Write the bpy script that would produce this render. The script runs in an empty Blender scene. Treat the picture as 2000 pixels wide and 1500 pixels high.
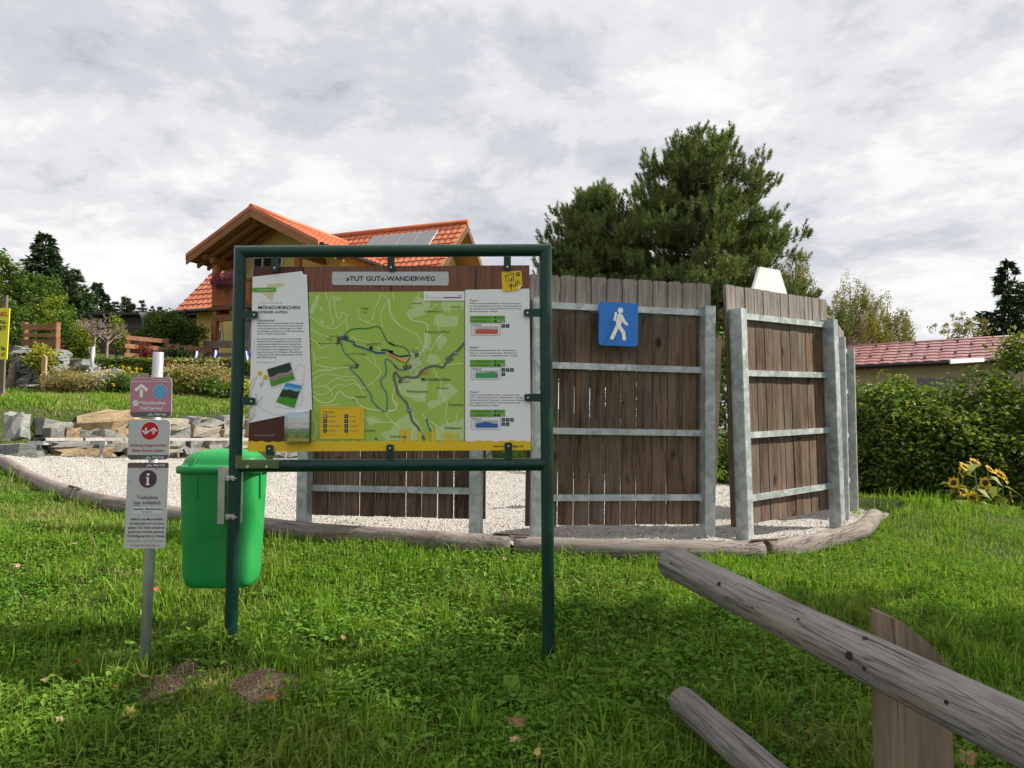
import bpy, math, random
import numpy as np
from mathutils import Vector, Matrix

# ------------------------------------------------------------------ camera, sky, sun, exposure
SC = bpy.context.scene
COL = SC.collection
E = 1.6                      # eye height above the path
F = 1530.0                   # focal length in pixels of a 2000 px wide picture
PITCH = math.atan(85 / F)
cam = bpy.data.cameras.new('camera')
cam_o = bpy.data.objects.new('camera', cam)
COL.objects.link(cam_o)
cam.sensor_width = 36.0
cam.lens = F / 2000 * 36.0
cam.clip_start = 0.05
cam.clip_end = 3000
cam_o.location = (0, 0, E)
cam_o.rotation_euler = (math.pi / 2 + PITCH, 0, 0)
SC.camera = cam_o

SUN_AZ = math.radians(8)     # measured from +X towards +Y: sun stands right, a little behind the boards
SUN_EL = math.radians(41)
sun_dir = Vector((math.cos(SUN_AZ) * math.cos(SUN_EL), math.sin(SUN_AZ) * math.cos(SUN_EL), math.sin(SUN_EL)))
sl = bpy.data.lights.new('sun', 'SUN')
sl.energy = 4.8
sl.angle = math.radians(0.6)
sl.color = (1.0, 0.93, 0.82)
so = bpy.data.objects.new('sun', sl)
COL.objects.link(so)
so.rotation_euler = (-sun_dir).to_track_quat('-Z', 'Y').to_euler()
so.location = (20, 5, 30)

SC.view_settings.view_transform = 'Standard'
SC.view_settings.look = 'None'
SC.view_settings.exposure = 0.72
SC.view_settings.gamma = 1.0
SC.view_settings.use_curve_mapping = False

W = bpy.data.worlds.new('World')
SC.world = W
W.use_nodes = True
wn, wl = W.node_tree.nodes, W.node_tree.links
wn.clear()
def wnode(t, **k):
    n = wn.new(t)
    for a, b in k.items():
        setattr(n, a, b)
    return n
w_out = wnode('ShaderNodeOutputWorld')
w_bg = wnode('ShaderNodeBackground')
w_bg.inputs['Strength'].default_value = 0.1
w_sky = wnode('ShaderNodeTexSky', sky_type='NISHITA', sun_disc=False)
w_sky.sun_elevation = SUN_EL
w_sky.sun_rotation = math.pi / 2 - SUN_AZ
w_sky.altitude = 900
w_tc = wnode('ShaderNodeTexCoord')
w_sep = wnode('ShaderNodeSeparateXYZ')
wl.new(w_tc.outputs['Generated'], w_sep.inputs[0])
def wmath(op, a, b=None, c=None):
    n = wnode('ShaderNodeMath', operation=op)
    for i, x in enumerate((a, b, c)):
        if x is None:
            continue
        if isinstance(x, (int, float)):
            n.inputs[i].default_value = x
        else:
            wl.new(x, n.inputs[i])
    return n.outputs[0]
zz = wmath('ADD', wmath('MAXIMUM', w_sep.outputs[2], 0.0), 0.22)
ux = wmath('DIVIDE', w_sep.outputs[0], zz)
uy = wmath('DIVIDE', w_sep.outputs[1], zz)
w_cmb = wnode('ShaderNodeCombineXYZ')
wl.new(ux, w_cmb.inputs[0]); wl.new(uy, w_cmb.inputs[1])
def wnoise(scale, detail, rough, dist, off):
    m = wnode('ShaderNodeMapping')
    m.inputs['Location'].default_value = off
    wl.new(w_cmb.outputs[0], m.inputs[0])
    n = wnode('ShaderNodeTexNoise')
    n.inputs['Scale'].default_value = scale
    n.inputs['Detail'].default_value = detail
    n.inputs['Roughness'].default_value = rough
    n.inputs['Distortion'].default_value = dist
    wl.new(m.outputs[0], n.inputs['Vector'])
    return n.outputs['Fac']
def wramp(src, stops):
    r = wnode('ShaderNodeValToRGB')
    cr = r.color_ramp
    cr.interpolation = 'EASE'
    while len(cr.elements) < len(stops):
        cr.elements.new(0.5)
    for e, (p, c) in zip(cr.elements, stops):
        e.position = p
        e.color = (*c, 1)
    wl.new(src, r.inputs[0])
    return r.outputs[0]
big = wnoise(0.8, 7, 0.55, 0.15, (3.1, 1.7, 0))
fine = wnoise(3.0, 12, 0.66, 0.2, (7.3, 4.4, 0))
comb = wmath('MULTIPLY_ADD', fine, 0.5, wmath('MULTIPLY', big, 0.5))
c_col = wramp(comb, [(0.36, (2.95, 3.1, 3.5)), (0.44, (4.0, 4.1, 4.42)), (0.50, (4.95, 4.97, 5.15)), (0.57, (5.9, 5.87, 5.92)), (0.66, (7.0, 6.97, 6.92))])
hole = wramp(wnoise(0.55, 5, 0.5, 0.5, (11.7, 5.2, 0)), [(0.60, (0, 0, 0)), (0.76, (0.6, 0.6, 0.6))])
w_mix = wnode('ShaderNodeMixRGB')
wl.new(hole, w_mix.inputs['Fac'])
wl.new(c_col, w_mix.inputs['Color1'])
wl.new(w_sky.outputs[0], w_mix.inputs['Color2'])
wl.new(w_mix.outputs[0], w_bg.inputs['Color'])
wl.new(w_bg.outputs[0], w_out.inputs[0])

# ------------------------------------------------------------------ helpers
_cp, _sp = math.cos(PITCH), math.sin(PITCH)
def ray(px, py):
    a, b = (px - 1000) / F, (750 - py) / F
    return Vector((a, _cp - b * _sp, _sp + b * _cp))
EYE = Vector((0, 0, E))
def P(px, py, Y):
    d = ray(px, py)
    return EYE + d * (Y / d.y)
def proj(p):
    p = Vector(p) - EYE
    f = p.y * _cp + p.z * _sp
    u = -p.y * _sp + p.z * _cp
    return 1000 + F * p.x / f, 750 - F * u / f
def catmull(pts, n=6):
    pts = [tuple(p) for p in pts]
    if len(pts) < 3:
        return pts
    q = [pts[0]] + pts + [pts[-1]]
    out = []
    for i in range(1, len(q) - 2):
        p0, p1, p2, p3 = (np.array(q[j], float) for j in (i - 1, i, i + 1, i + 2))
        for k in range(n):
            t = k / n
            out.append(tuple(0.5 * (2 * p1 + (p2 - p0) * t + (2 * p0 - 5 * p1 + 4 * p2 - p3) * t * t + (3 * p1 - p0 - 3 * p2 + p3) * t ** 3)))
    out.append(pts[-1])
    return out

def wloc(o):
    v = Vector((0, 0, 0))
    while o is not None:
        v += o.location
        o = o.parent
    return v
def tag(o, label=None, cat=None, group=None, kind=None):
    if label: o['label'] = label
    if cat: o['category'] = cat
    if group: o['group'] = group
    if kind: o['kind'] = kind
    return o
def thing(name, label, cat, loc, group=None):
    o = bpy.data.objects.new(name, None)
    o.empty_display_size = 0.1
    COL.objects.link(o)
    o.location = loc
    return tag(o, label, cat, group)
def link(name, me, parent=None, loc=None):
    o = bpy.data.objects.new(name, me)
    COL.objects.link(o)
    if parent is not None:
        o.parent = parent
    if loc is not None:
        o.location = loc
    return o
class MB:
    def __init__(s):
        s.v, s.f, s.m, s.sm = [], [], [], []
    def add(s, vs, fs, m=0, smooth=False):
        k = len(s.v)
        s.v.extend(tuple(v) for v in vs)
        for f in fs:
            s.f.append(tuple(i + k for i in f))
            s.m.append(m)
            s.sm.append(smooth)
        return s
    def box(s, c, size, R=None, m=0, ch=0.0):
        hx, hy, hz = (x / 2 for x in size)
        c = Vector(c)
        R = R or Matrix.Identity(3)
        if ch <= 0:
            vs = [c + R @ Vector((x * hx, y * hy, z * hz)) for x in (-1, 1) for y in (-1, 1) for z in (-1, 1)]
            s.add(vs, [(0, 1, 3, 2), (4, 6, 7, 5), (0, 4, 5, 1), (2, 3, 7, 6), (0, 2, 6, 4), (1, 5, 7, 3)], m)
        else:   # chamfered along z
            ring = [(hx - ch, -hy), (hx, -hy + ch), (hx, hy - ch), (hx - ch, hy), (-hx + ch, hy), (-hx, hy - ch), (-hx, -hy + ch), (-hx + ch, -hy)]
            vs = [c + R @ Vector((x, y, z)) for z in (-hz, hz) for x, y in ring]
            s.add(vs, [tuple(range(7, -1, -1)), tuple(range(8, 16))] + [(i, (i + 1) % 8, 8 + (i + 1) % 8, 8 + i) for i in range(8)], m)
        return s
    def tube(s, pts, rad, n=12, cap=True, m=0, smooth=True, squash=None):
        pts = [Vector(p) for p in pts]
        if isinstance(rad, (int, float)):
            rad = [rad] * len(pts)
        up = Vector((0, 0, 1))
        vs, N = [], len(pts)
        ref = None
        for i, p in enumerate(pts):
            t = (pts[min(i + 1, N - 1)] - pts[max(i - 1, 0)]).normalized()
            if ref is None:
                ref = t.cross(up)
                if ref.length < 1e-3:
                    ref = t.cross(Vector((1, 0, 0)))
            a = (ref - t * ref.dot(t)).normalized()
            ref = a
            b = t.cross(a)
            for k in range(n):
                w = 2 * math.pi * k / n
                vs.append(p + (a * math.cos(w) + b * math.sin(w)) * rad[i])
        fs = [(i * n + k, i * n + (k + 1) % n, (i + 1) * n + (k + 1) % n, (i + 1) * n + k) for i in range(N - 1) for k in range(n)]
        s.add(vs, fs, m, smooth)
        if cap:
            k0 = len(s.v) - len(vs)
            s.f.append(tuple(k0 + k for k in range(n - 1, -1, -1))); s.m.append(m); s.sm.append(False)
            s.f.append(tuple(k0 + (N - 1) * n + k for k in range(n))); s.m.append(m); s.sm.append(False)
        return s
    def extrude(s, poly, d, m=0):
        """poly: 3D points in a plane, extruded by the vector d"""
        poly = [Vector(p) for p in poly]
        n = len(poly)
        d = Vector(d)
        s.add(poly + [p + d for p in poly], [tuple(range(n)), tuple(range(2 * n - 1, n - 1, -1))] + [(i, n + i, n + (i + 1) % n, (i + 1) % n) for i in range(n)], m)
        return s
    def build(s, name, mats, parent=None, origin=None):
        me = bpy.data.meshes.new(name)
        o0 = wloc(parent) if parent is not None else Vector(origin if origin is not None else (0, 0, 0))
        me.from_pydata([(v[0] - o0.x, v[1] - o0.y, v[2] - o0.z) for v in s.v], [], s.f)
        if not isinstance(mats, (list, tuple)):
            mats = [mats]
        for mt in mats:
            me.materials.append(mt)
        me.polygons.foreach_set('material_index', s.m)
        me.polygons.foreach_set('use_smooth', s.sm)
        me.update()
        return link(name, me, parent, o0 if parent is None else None)
def fast(name, V, Fc, mats, parent=None, origin=None, smooth=False, midx=None):
    V = np.asarray(V, dtype=np.float64).reshape(-1, 3)
    Fc = np.asarray(Fc, dtype=np.int32)
    o0 = np.array(wloc(parent) if parent is not None else (origin if origin is not None else (0, 0, 0)), float)
    V = V - o0
    k = Fc.shape[1]
    me = bpy.data.meshes.new(name)
    me.vertices.add(len(V)); me.vertices.foreach_set('co', V.astype(np.float32).ravel())
    me.loops.add(Fc.size); me.loops.foreach_set('vertex_index', Fc.ravel())
    me.polygons.add(len(Fc)); me.polygons.foreach_set('loop_start', np.arange(0, Fc.size, k, dtype=np.int32))
    if not isinstance(mats, (list, tuple)):
        mats = [mats]
    for mt in mats:
        me.materials.append(mt)
    if midx is not None:
        me.polygons.foreach_set('material_index', np.asarray(midx, np.int32))
    me.polygons.foreach_set('use_smooth', np.full(len(Fc), smooth))
    me.update(calc_edges=True)
    return link(name, me, parent, Vector(o0) if parent is None else None)

# ------------------------------------------------------------------ materials
class NT:
    def __init__(s, name):
        s.mat = bpy.data.materials.new(name)
        s.mat.use_nodes = True
        s.n, s.l = s.mat.node_tree.nodes, s.mat.node_tree.links
        s.n.clear()
        s.out = s.n.new('ShaderNodeOutputMaterial')
    def node(s, t, ins=None, **k):
        n = s.n.new(t)
        for a, b in k.items():
            setattr(n, a, b)
        for a, b in (ins or {}).items():
            s.put(n.inputs[a], b)
        return n
    def put(s, sock, v):
        if isinstance(v, bpy.types.NodeSocket):
            s.l.new(v, sock)
        elif isinstance(v, (tuple, list)) and len(v) == 3 and sock.type == 'RGBA':
            sock.default_value = (*v, 1)
        else:
            sock.default_value = v
    def coord(s, scale=(1, 1, 1), rnd=True, kind='Object'):
        tc = s.node('ShaderNodeTexCoord').outputs[kind]
        if rnd:
            oi = s.node('ShaderNodeObjectInfo').outputs['Random']
            k = s.node('ShaderNodeMath', {0: oi, 1: 37.0}, operation='MULTIPLY').outputs[0]
            tc = s.node('ShaderNodeVectorMath', {0: tc, 1: k}, operation='ADD').outputs[0]
        return s.node('ShaderNodeMapping', {'Vector': tc, 'Scale': scale}).outputs[0]
    def noise(s, vec, scale, detail=4, rough=0.55, dist=0.0):
        return s.node('ShaderNodeTexNoise', {'Vector': vec, 'Scale': scale, 'Detail': detail, 'Roughness': rough, 'Distortion': dist}).outputs['Fac']
    def ramp(s, fac, stops, interp='LINEAR'):
        r = s.node('ShaderNodeValToRGB', {'Fac': fac})
        cr = r.color_ramp
        cr.interpolation = interp
        while len(cr.elements) < len(stops):
            cr.elements.new(0.5)
        for e, (p, c) in zip(cr.elements, stops):
            e.position = p
            e.color = (*c, 1) if isinstance(c, (tuple, list)) else (c, c, c, 1)
        return r.outputs[0]
    def mix(s, fac, a, b, mode='MIX'):
        n = s.node('ShaderNodeMixRGB', {'Fac': fac, 'Color1': a, 'Color2': b}, blend_type=mode)
        return n.outputs[0]
    def math(s, op, a, b=0.0):
        return s.node('ShaderNodeMath', {0: a, 1: b}, operation=op).outputs[0]
    def bump(s, h, strength=0.3, dist=0.01):
        return s.node('ShaderNodeBump', {'Height': h, 'Strength': strength, 'Distance': dist}).outputs[0]
    def bsdf(s, color, rough=0.6, metal=0.0, normal=None, spec=0.5, **k):
        ins = {'Base Color': color, 'Roughness': rough, 'Metallic': metal, 'Specular IOR Level': spec}
        ins.update(k)
        if normal is not None:
            ins['Normal'] = normal
        b = s.node('ShaderNodeBsdfPrincipled', ins)
        s.l.new(b.outputs[0], s.out.inputs[0])
        return s.mat
def sc(c, k):
    return tuple(min(1.0, x * k) for x in c)
def plain(name, c, rough=0.6, metal=0.0, var=0.12, scale=6.0, bump=0.0, bscale=40.0, spec=0.5):
    t = NT(name)
    v = t.coord()
    n = t.noise(v, scale, 5, 0.6)
    col = t.ramp(n, [(0.3, sc(c, 1 - var)), (0.7, sc(c, 1 + var))])
    nm = t.bump(t.noise(v, bscale, 4), bump, 0.01) if bump else None
    return t.bsdf(col, t.ramp(n, [(0.3, max(0, rough - 0.08)), (0.7, min(1, rough + 0.08))]), metal, nm, spec)
LEAFK = 1.3
def leafy(name, cols, trans=0.35, rough=0.5, patch=None, pscale=0.8, pval=0.5, gloss=0.06):
    """leaf or blade: colour differs per leaf (island); patch mixes in a second tint over larger areas"""
    t = NT(name)
    rp = t.node('ShaderNodeNewGeometry').outputs['Random Per Island']
    n = len(cols)
    gloss *= 0.3
    cols = [sc(c, LEAFK) for c in cols]
    col = t.ramp(rp, [(i / max(1, n - 1), c) for i, c in enumerate(cols)])
    if patch:
        v = t.coord(rnd=False)
        pf = t.ramp(t.noise(v, pscale, 4, 0.6), [(0.42, 0.0), (0.66, pval)])
        col = t.mix(pf, col, patch)
    d = t.node('ShaderNodeBsdfDiffuse', {'Color': col})
    tr = t.node('ShaderNodeBsdfTranslucent', {'Color': t.mix(1.0, col, (1.0, 1.0, 0.55), 'MULTIPLY')})
    m1 = t.node('ShaderNodeMixShader', {0: trans, 1: d.outputs[0], 2: tr.outputs[0]})
    g = t.node('ShaderNodeBsdfGlossy', {'Color': (1, 1, 1), 'Roughness': rough})
    m2 = t.node('ShaderNodeMixShader', {0: gloss, 1: m1.outputs[0], 2: g.outputs[0]})
    t.l.new(m2.outputs[0], t.out.inputs[0])
    return t.mat
def wood(name, c0, c1, axis='z', rough=0.75, knots=None, fine=30.0, bump=0.35, grey=None, contrast=(0.3, 0.7), cracks=None, silver=False):
    t = NT(name)
    st = {'x': (0.06, 1, 1), 'y': (1, 0.06, 1), 'z': (1, 1, 0.06)}[axis]
    v = t.coord(st)
    n1 = t.noise(v, fine, 6, 0.65, 0.4)
    n2 = t.noise(t.coord({'x': (0.3, 1, 1), 'y': (1, 0.3, 1), 'z': (1, 1, 0.3)}[axis]), fine * 0.14, 4, 0.6)
    f = t.math('ADD', t.math('MULTIPLY', n1, 0.6), t.math('MULTIPLY', n2, 0.4))
    col = t.ramp(f, [(contrast[0], c0), (contrast[1], c1)])
    oi = t.node('ShaderNodeObjectInfo').outputs['Random']
    col = t.mix(1.0, col, t.ramp(oi, [(0, 0.72), (1, 1.28)]), 'MULTIPLY')
    if grey:      # silvered weathering in patches along the grain
        gf = t.ramp(t.noise(t.coord({'x': (0.12, 1, 1), 'y': (1, 0.12, 1), 'z': (1, 1, 0.12)}[axis]), fine * 0.3, 5, 0.7), [(0.40, 0.0), (0.68, 0.75)])
        col = t.mix(gf, col, grey)
    if knots:
        vv = t.coord({'x': (0.55, 1, 1), 'y': (1, 0.55, 1), 'z': (1, 1, 0.55)}[axis])
        vo = t.node('ShaderNodeTexVoronoi', {'Vector': vv, 'Scale': knots}, feature='F1').outputs['Distance']
        col = t.mix(t.ramp(vo, [(0.055, 0.85), (0.13, 0.0)]), col, sc(c0, 0.35))
    if silver:    # ends above the top rail stand free in rain and sun and have gone silver
        oz = t.node('ShaderNodeSeparateXYZ', {0: t.node('ShaderNodeTexCoord').outputs['Object']}).outputs[2]
        zf = t.node('ShaderNodeMapRange', {'Value': oz, 'From Min': 1.55, 'From Max': 1.72, 'To Min': 0.0, 'To Max': 0.75}).outputs[0]
        col = t.mix(zf, col, t.ramp(n1, [(0.3, (0.15, 0.135, 0.125)), (0.7, (0.36, 0.33, 0.31))]))
    hgt = n1
    if cracks:
        cv = t.noise(t.coord({'x': (0.035, 1, 1), 'y': (1, 0.035, 1), 'z': (1, 1, 0.035)}[axis]), cracks, 3, 0.5, 0.25)
        cf = t.ramp(cv, [(0.475, 0.0), (0.497, 1.0), (0.503, 1.0), (0.525, 0.0)])
        cm = t.math('MULTIPLY', cf, t.ramp(t.noise(t.coord({'x': (0.2, 1, 1), 'y': (1, 0.2, 1), 'z': (1, 1, 0.2)}[axis]), 9, 3), [(0.42, 0.0), (0.6, 1.0)]))
        col = t.mix(t.math('MULTIPLY', cm, 0.6), col, sc(c0, 0.35))
        hgt = t.math('SUBTRACT', n1, cm)
    nm = t.bump(hgt, bump, 0.006)
    return t.bsdf(col, rough, 0.0, nm, 0.2)

M = {}
M['steel'] = plain('galvanised_tube', (0.42, 0.44, 0.46), 0.45, 0.55, 0.12, 14, 0.08, 60)
def galv():
    t = NT('galvanised_steel')
    v = t.coord()
    vo = t.node('ShaderNodeTexVoronoi', {'Vector': v, 'Scale': 22.0}, feature='F1').outputs['Color']
    g = t.node('ShaderNodeRGBToBW', {0: vo}).outputs[0]
    n = t.noise(v, 5, 6, 0.65, 0.6)
    f = t.math('ADD', t.math('MULTIPLY', g, 0.35), t.math('MULTIPLY', n, 0.65))
    col = t.ramp(f, [(0.3, (0.27, 0.31, 0.31)), (0.5, (0.40, 0.44, 0.44)), (0.72, (0.56, 0.59, 0.60))])
    st = t.ramp(t.noise(t.coord((3, 3, 0.35)), 3, 4, 0.7), [(0.55, 0.0), (0.75, 0.35)])
    col = t.mix(st, col, (0.55, 0.55, 0.52))
    return t.bsdf(col, t.ramp(f, [(0.3, 0.42), (0.7, 0.62)]), 0.45, t.bump(n, 0.08, 0.004), 0.5)
M['galv'] = galv()
def green_paint():
    t = NT('dark_green_paint')
    v = t.coord()
    n = t.noise(v, 7, 5, 0.6)
    col = t.ramp(n, [(0.3, (0.004, 0.030, 0.021)), (0.7, (0.007, 0.047, 0.032))])
    sp = t.node('ShaderNodeTexVoronoi', {'Vector': v, 'Scale': 42.0}, feature='F1').outputs['Distance']
    col = t.mix(t.ramp(sp, [(0.05, 0.5), (0.10, 0.0)]), col, (0.25, 0.28, 0.24))
    return t.bsdf(col, t.ramp(n, [(0.3, 0.26), (0.7, 0.4)]), 0.0, t.bump(t.noise(v, 90, 3), 0.04, 0.003), 0.32)
M['green'] = green_paint()
M['bolt'] = plain('bright_zinc', (0.55, 0.56, 0.57), 0.35, 0.9, 0.1, 30)
M['stainless'] = plain('stainless_strip', (0.5, 0.5, 0.49), 0.3, 0.9, 0.1, 20)
def bin_mat():
    t = NT('green_plastic')
    v = t.coord(rnd=False)
    n = t.noise(v, 5, 8, 0.7)
    col = t.ramp(n, [(0.3, (0.008, 0.235, 0.050)), (0.7, (0.012, 0.305, 0.068))])
    d = t.ramp(t.noise(t.coord((1, 1, 0.25), False), 9, 8, 0.75), [(0.52, 0.0), (0.78, 0.45)])
    col = t.mix(d, col, (0.10, 0.26, 0.10))
    vo = t.node('ShaderNodeTexVoronoi', {'Vector': v, 'Scale': 26.0}).outputs['Distance']
    col = t.mix(t.ramp(vo, [(0.03, 0.5), (0.07, 0.0)]), col, (0.35, 0.42, 0.33))
    return t.bsdf(col, t.ramp(n, [(0.3, 0.28), (0.7, 0.5)]), 0, t.bump(t.noise(v, 70, 4), 0.05, 0.004), 0.45)
M['bin'] = bin_mat()
M['plank'] = wood('weathered_larch_plank', (0.030, 0.020, 0.014), (0.215, 0.130, 0.078), 'z', 0.85, 3.6, 42, 0.8, (0.165, 0.142, 0.126), (0.34, 0.66), 34, True)
M['log'] = wood('grey_weathered_log', (0.09, 0.07, 0.058), (0.32, 0.27, 0.235), 'x', 0.85, 4.2, 50, 1.0, (0.30, 0.275, 0.26), (0.3, 0.68), 34)
M['fencelog'] = wood('silvered_rail_log', (0.11, 0.092, 0.078), (0.31, 0.275, 0.245), 'x', 0.85, None, 75, 1.0, (0.30, 0.285, 0.275), (0.3, 0.66), 48)
M['fencepost'] = wood('split_brown_post', (0.075, 0.050, 0.030), (0.30, 0.225, 0.145), 'z', 0.85, None, 34, 0.9, (0.22, 0.185, 0.14), (0.33, 0.64), 20)
M['balcony'] = wood('red_brown_stained_wood', (0.19, 0.055, 0.018), (0.36, 0.125, 0.04), 'z', 0.6, None, 8, 0.2)
M['darkwood'] = wood('dark_soffit_wood', (0.10, 0.045, 0.022), (0.20, 0.10, 0.05), 'x', 0.7, None, 6, 0.2)
M['gardenwood'] = wood('orange_brown_garden_wood', (0.17, 0.075, 0.035), (0.36, 0.19, 0.10), 'x', 0.75, None, 9, 0.3)
M['freshwood'] = wood('fresh_pale_wood', (0.38, 0.25, 0.14), (0.55, 0.40, 0.25), 'z', 0.7, None, 12, 0.2)
M['greywood'] = wood('old_grey_timber', (0.13, 0.10, 0.08), (0.28, 0.23, 0.18), 'x', 0.85, None, 10, 0.3)
M['barn'] = wood('dark_barn_boards', (0.045, 0.035, 0.032), (0.10, 0.08, 0.075), 'x', 0.85, None, 3, 0.3)
M['bark'] = wood('tree_bark', (0.05, 0.038, 0.028), (0.14, 0.11, 0.085), 'z', 0.9, None, 10, 0.8)
M['twig'] = plain('bare_twig', (0.26, 0.20, 0.16), 0.85, 0, 0.25, 8)
M['birchbark'] = plain('birch_bark', (0.5, 0.48, 0.44), 0.8, 0, 0.4, 6)
def buildl(mb, name, mats, parent, loc=(0, 0, 0)):
    """vertices already in the parent's own axes"""
    me = bpy.data.meshes.new(name)
    me.from_pydata([tuple(v) for v in mb.v], [], mb.f)
    for mt in (mats if isinstance(mats, (list, tuple)) else [mats]):
        me.materials.append(mt)
    me.polygons.foreach_set('material_index', mb.m)
    me.polygons.foreach_set('use_smooth', mb.sm)
    me.update()
    return link(name, me, parent, loc)

# ------------------------------------------------------------------ terrain
def tps(ctrl):
    C = np.array(ctrl, float)
    n = len(C)
    def U(r2):
        return np.where(r2 > 1e-12, r2 * np.log(np.maximum(r2, 1e-12)), 0.0)
    K = U(((C[:, None, :2] - C[None, :, :2]) ** 2).sum(-1)) + np.eye(n) * 0.02
    Q = np.c_[np.ones(n), C[:, :2]]
    A = np.r_[np.c_[K, Q], np.c_[Q.T, np.zeros((3, 3))]]
    w = np.linalg.solve(A, np.r_[C[:, 2], 0, 0, 0])
    def f(X, Y):
        X, Y = np.asarray(X, float).ravel(), np.asarray(Y, float).ravel()
        out = np.empty(len(X))
        for i in range(0, len(X), 20000):
            x, y = X[i:i + 20000], Y[i:i + 20000]
            r2 = (x[:, None] - C[None, :, 0]) ** 2 + (y[:, None] - C[None, :, 1]) ** 2
            out[i:i + 20000] = U(r2) @ w[:n] + w[n] + w[n + 1] * x + w[n + 2] * y
        return out
    return f
def px3(px, py, Y):
    p = P(px, py, Y)
    return (p.x, p.y, p.z)
def rel(x, y, z):
    return (x, y, z + E)
G_CTRL = [rel(-6, -3, -1.7), rel(0, -3, -1.75), rel(6, -3, -1.9), rel(-4, 0, -1.5), rel(0, 0, -1.6), rel(4, 0, -1.7), rel(9, 2, -1.7),
    px3(0, 1500, 2.9), px3(1000, 1500, 2.8), px3(2000, 1500, 2.75), px3(450, 1272, 3.8), px3(1072, 1306, 3.8), px3(283, 1314, 3.6), px3(0, 1200, 4.3), px3(-300, 1050, 5.5),
    px3(0, 1050, 5.5), px3(0, 985, 7.0), px3(150, 990, 7.25), px3(400, 1038, 6.25), px3(700, 1068, 5.55), px3(1000, 1090, 5.45), px3(1250, 1098, 5.4), px3(1490, 1100, 5.45),
    px3(1650, 1070, 6.4), px3(1735, 1032, 7.4), px3(2000, 1250, 4.5), px3(1900, 1110, 6.0), px3(1990, 1035, 7.5), px3(1850, 985, 8.6), rel(9, 8, -1.5), rel(8.5, 10.5, -1.75), rel(5.5, 11, -1.35), rel(7, 12, -1.7),
    px3(-100, 890, 9.0), px3(-300, 870, 10), px3(300, 822, 12.7), px3(80, 806, 11.6), px3(-100, 790, 11.5), px3(300, 768, 17), px3(50, 768, 16.5), px3(-150, 765, 16), px3(480, 795, 15.2), px3(560, 800, 16), px3(900, 840, 19.5),
    px3(1000, 884, 19.5), px3(1400, 935, 13), px3(300, 740, 19.5), px3(100, 705, 19.5), px3(-150, 700, 19.5), px3(700, 770, 20.5), px3(480, 738, 20), px3(900, 800, 22),
    rel(-10, 26, 2.1), rel(-3, 26, 1.9), rel(-4, 32, 2.4), rel(-14, 26, 2.4), rel(-20, 30, 3.0), rel(-14, 40, 3.2), rel(0, 34, 1.2), rel(3, 20, -0.9), rel(8, 20, -1.3), rel(14, 25, -1.6), rel(14, 12, -1.9), rel(8, 34, -0.9), rel(16, 40, -1.2), rel(0, 42, 1.6), rel(16, 2, -1.9)]
GR_CTRL = [px3(0, 905, 8.9), px3(300, 893, 12.3), px3(60, 890, 11.0), px3(560, 893, 15), px3(1000, 918, 17.5), px3(1400, 952, 11.5), px3(1040, 1054, 5.85), px3(612, 1030, 6.0), px3(930, 1052, 5.75), px3(1450, 1052, 6.15), px3(1640, 1030, 7.08), px3(1672, 1003, 8.56), px3(100, 950, 8.0), px3(250, 978, 7.1), px3(1250, 1058, 5.8), px3(1700, 1010, 8.0)]
_g, _gr = tps(G_CTRL), tps(GR_CTRL)
LOG_PX = [(-90, 868, 9.5), (0, 900, 8.7), (60, 935, 8.1), (150, 968, 7.4), (250, 990, 6.9), (400, 1015, 6.4), (600, 1040, 5.82), (800, 1054, 5.55), (1000, 1066, 5.5), (1250, 1074, 5.47), (1490, 1076, 5.6), (1610, 1057, 6.15), (1680, 1036, 6.7), (1708, 1008, 7.5)]
LOG_PTS = [P(*a) for a in LOG_PX]
EDGE = [(p.x, p.y) for p in LOG_PTS] + [(4.35, 8.6), (4.1, 9.8), (3.4, 11.2), (3.6, 12.6), (2.2, 16.5), (0.5, 18.6), (-2.2, 17.4)]
WALL_PX = [(40, 888, 10.9), (150, 893, 11.5), (300, 893, 12.2), (450, 893, 13.4), (590, 893, 14.8), (760, 900, 16.3), (930, 908, 17.6)]
WALL_XY = [(P(*a).x, P(*a).y) for a in WALL_PX]
EDGE += [(x, y) for x, y in reversed(WALL_XY)] + [(-7.4, 10.6)]
def inside(X, Y, poly):
    X, Y = np.asarray(X, float), np.asarray(Y, float)
    r = np.zeros(X.shape, bool)
    n = len(poly)
    for i in range(n):
        x1, y1 = poly[i]
        x2, y2 = poly[(i + 1) % n]
        c = ((y1 > Y) != (y2 > Y)) & (X < (x2 - x1) * (Y - y1) / (y2 - y1 + 1e-12) + x1)
        r ^= c
    return r
def edge_dist(X, Y, poly, closed=True):
    X, Y = np.asarray(X, float), np.asarray(Y, float)
    d = np.full(X.shape, 1e9)
    n = len(poly)
    for i in range(n if closed else n - 1):
        x1, y1 = poly[i]
        x2, y2 = poly[(i + 1) % n]
        dx, dy = x2 - x1, y2 - y1
        t = np.clip(((X - x1) * dx + (Y - y1) * dy) / (dx * dx + dy * dy + 1e-12), 0, 1)
        d = np.minimum(d, np.hypot(X - x1 - t * dx, Y - y1 - t * dy))
    return d
def lump(X, Y, k=1.0):
    return (np.sin(X * 2.1 * k + 1.3) * np.cos(Y * 1.7 * k + 0.4) + 0.6 * np.sin(X * 4.3 * k + Y * 3.1 * k) + 0.4 * np.cos(X * 7.9 * k - Y * 6.3 * k + 2))
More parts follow.
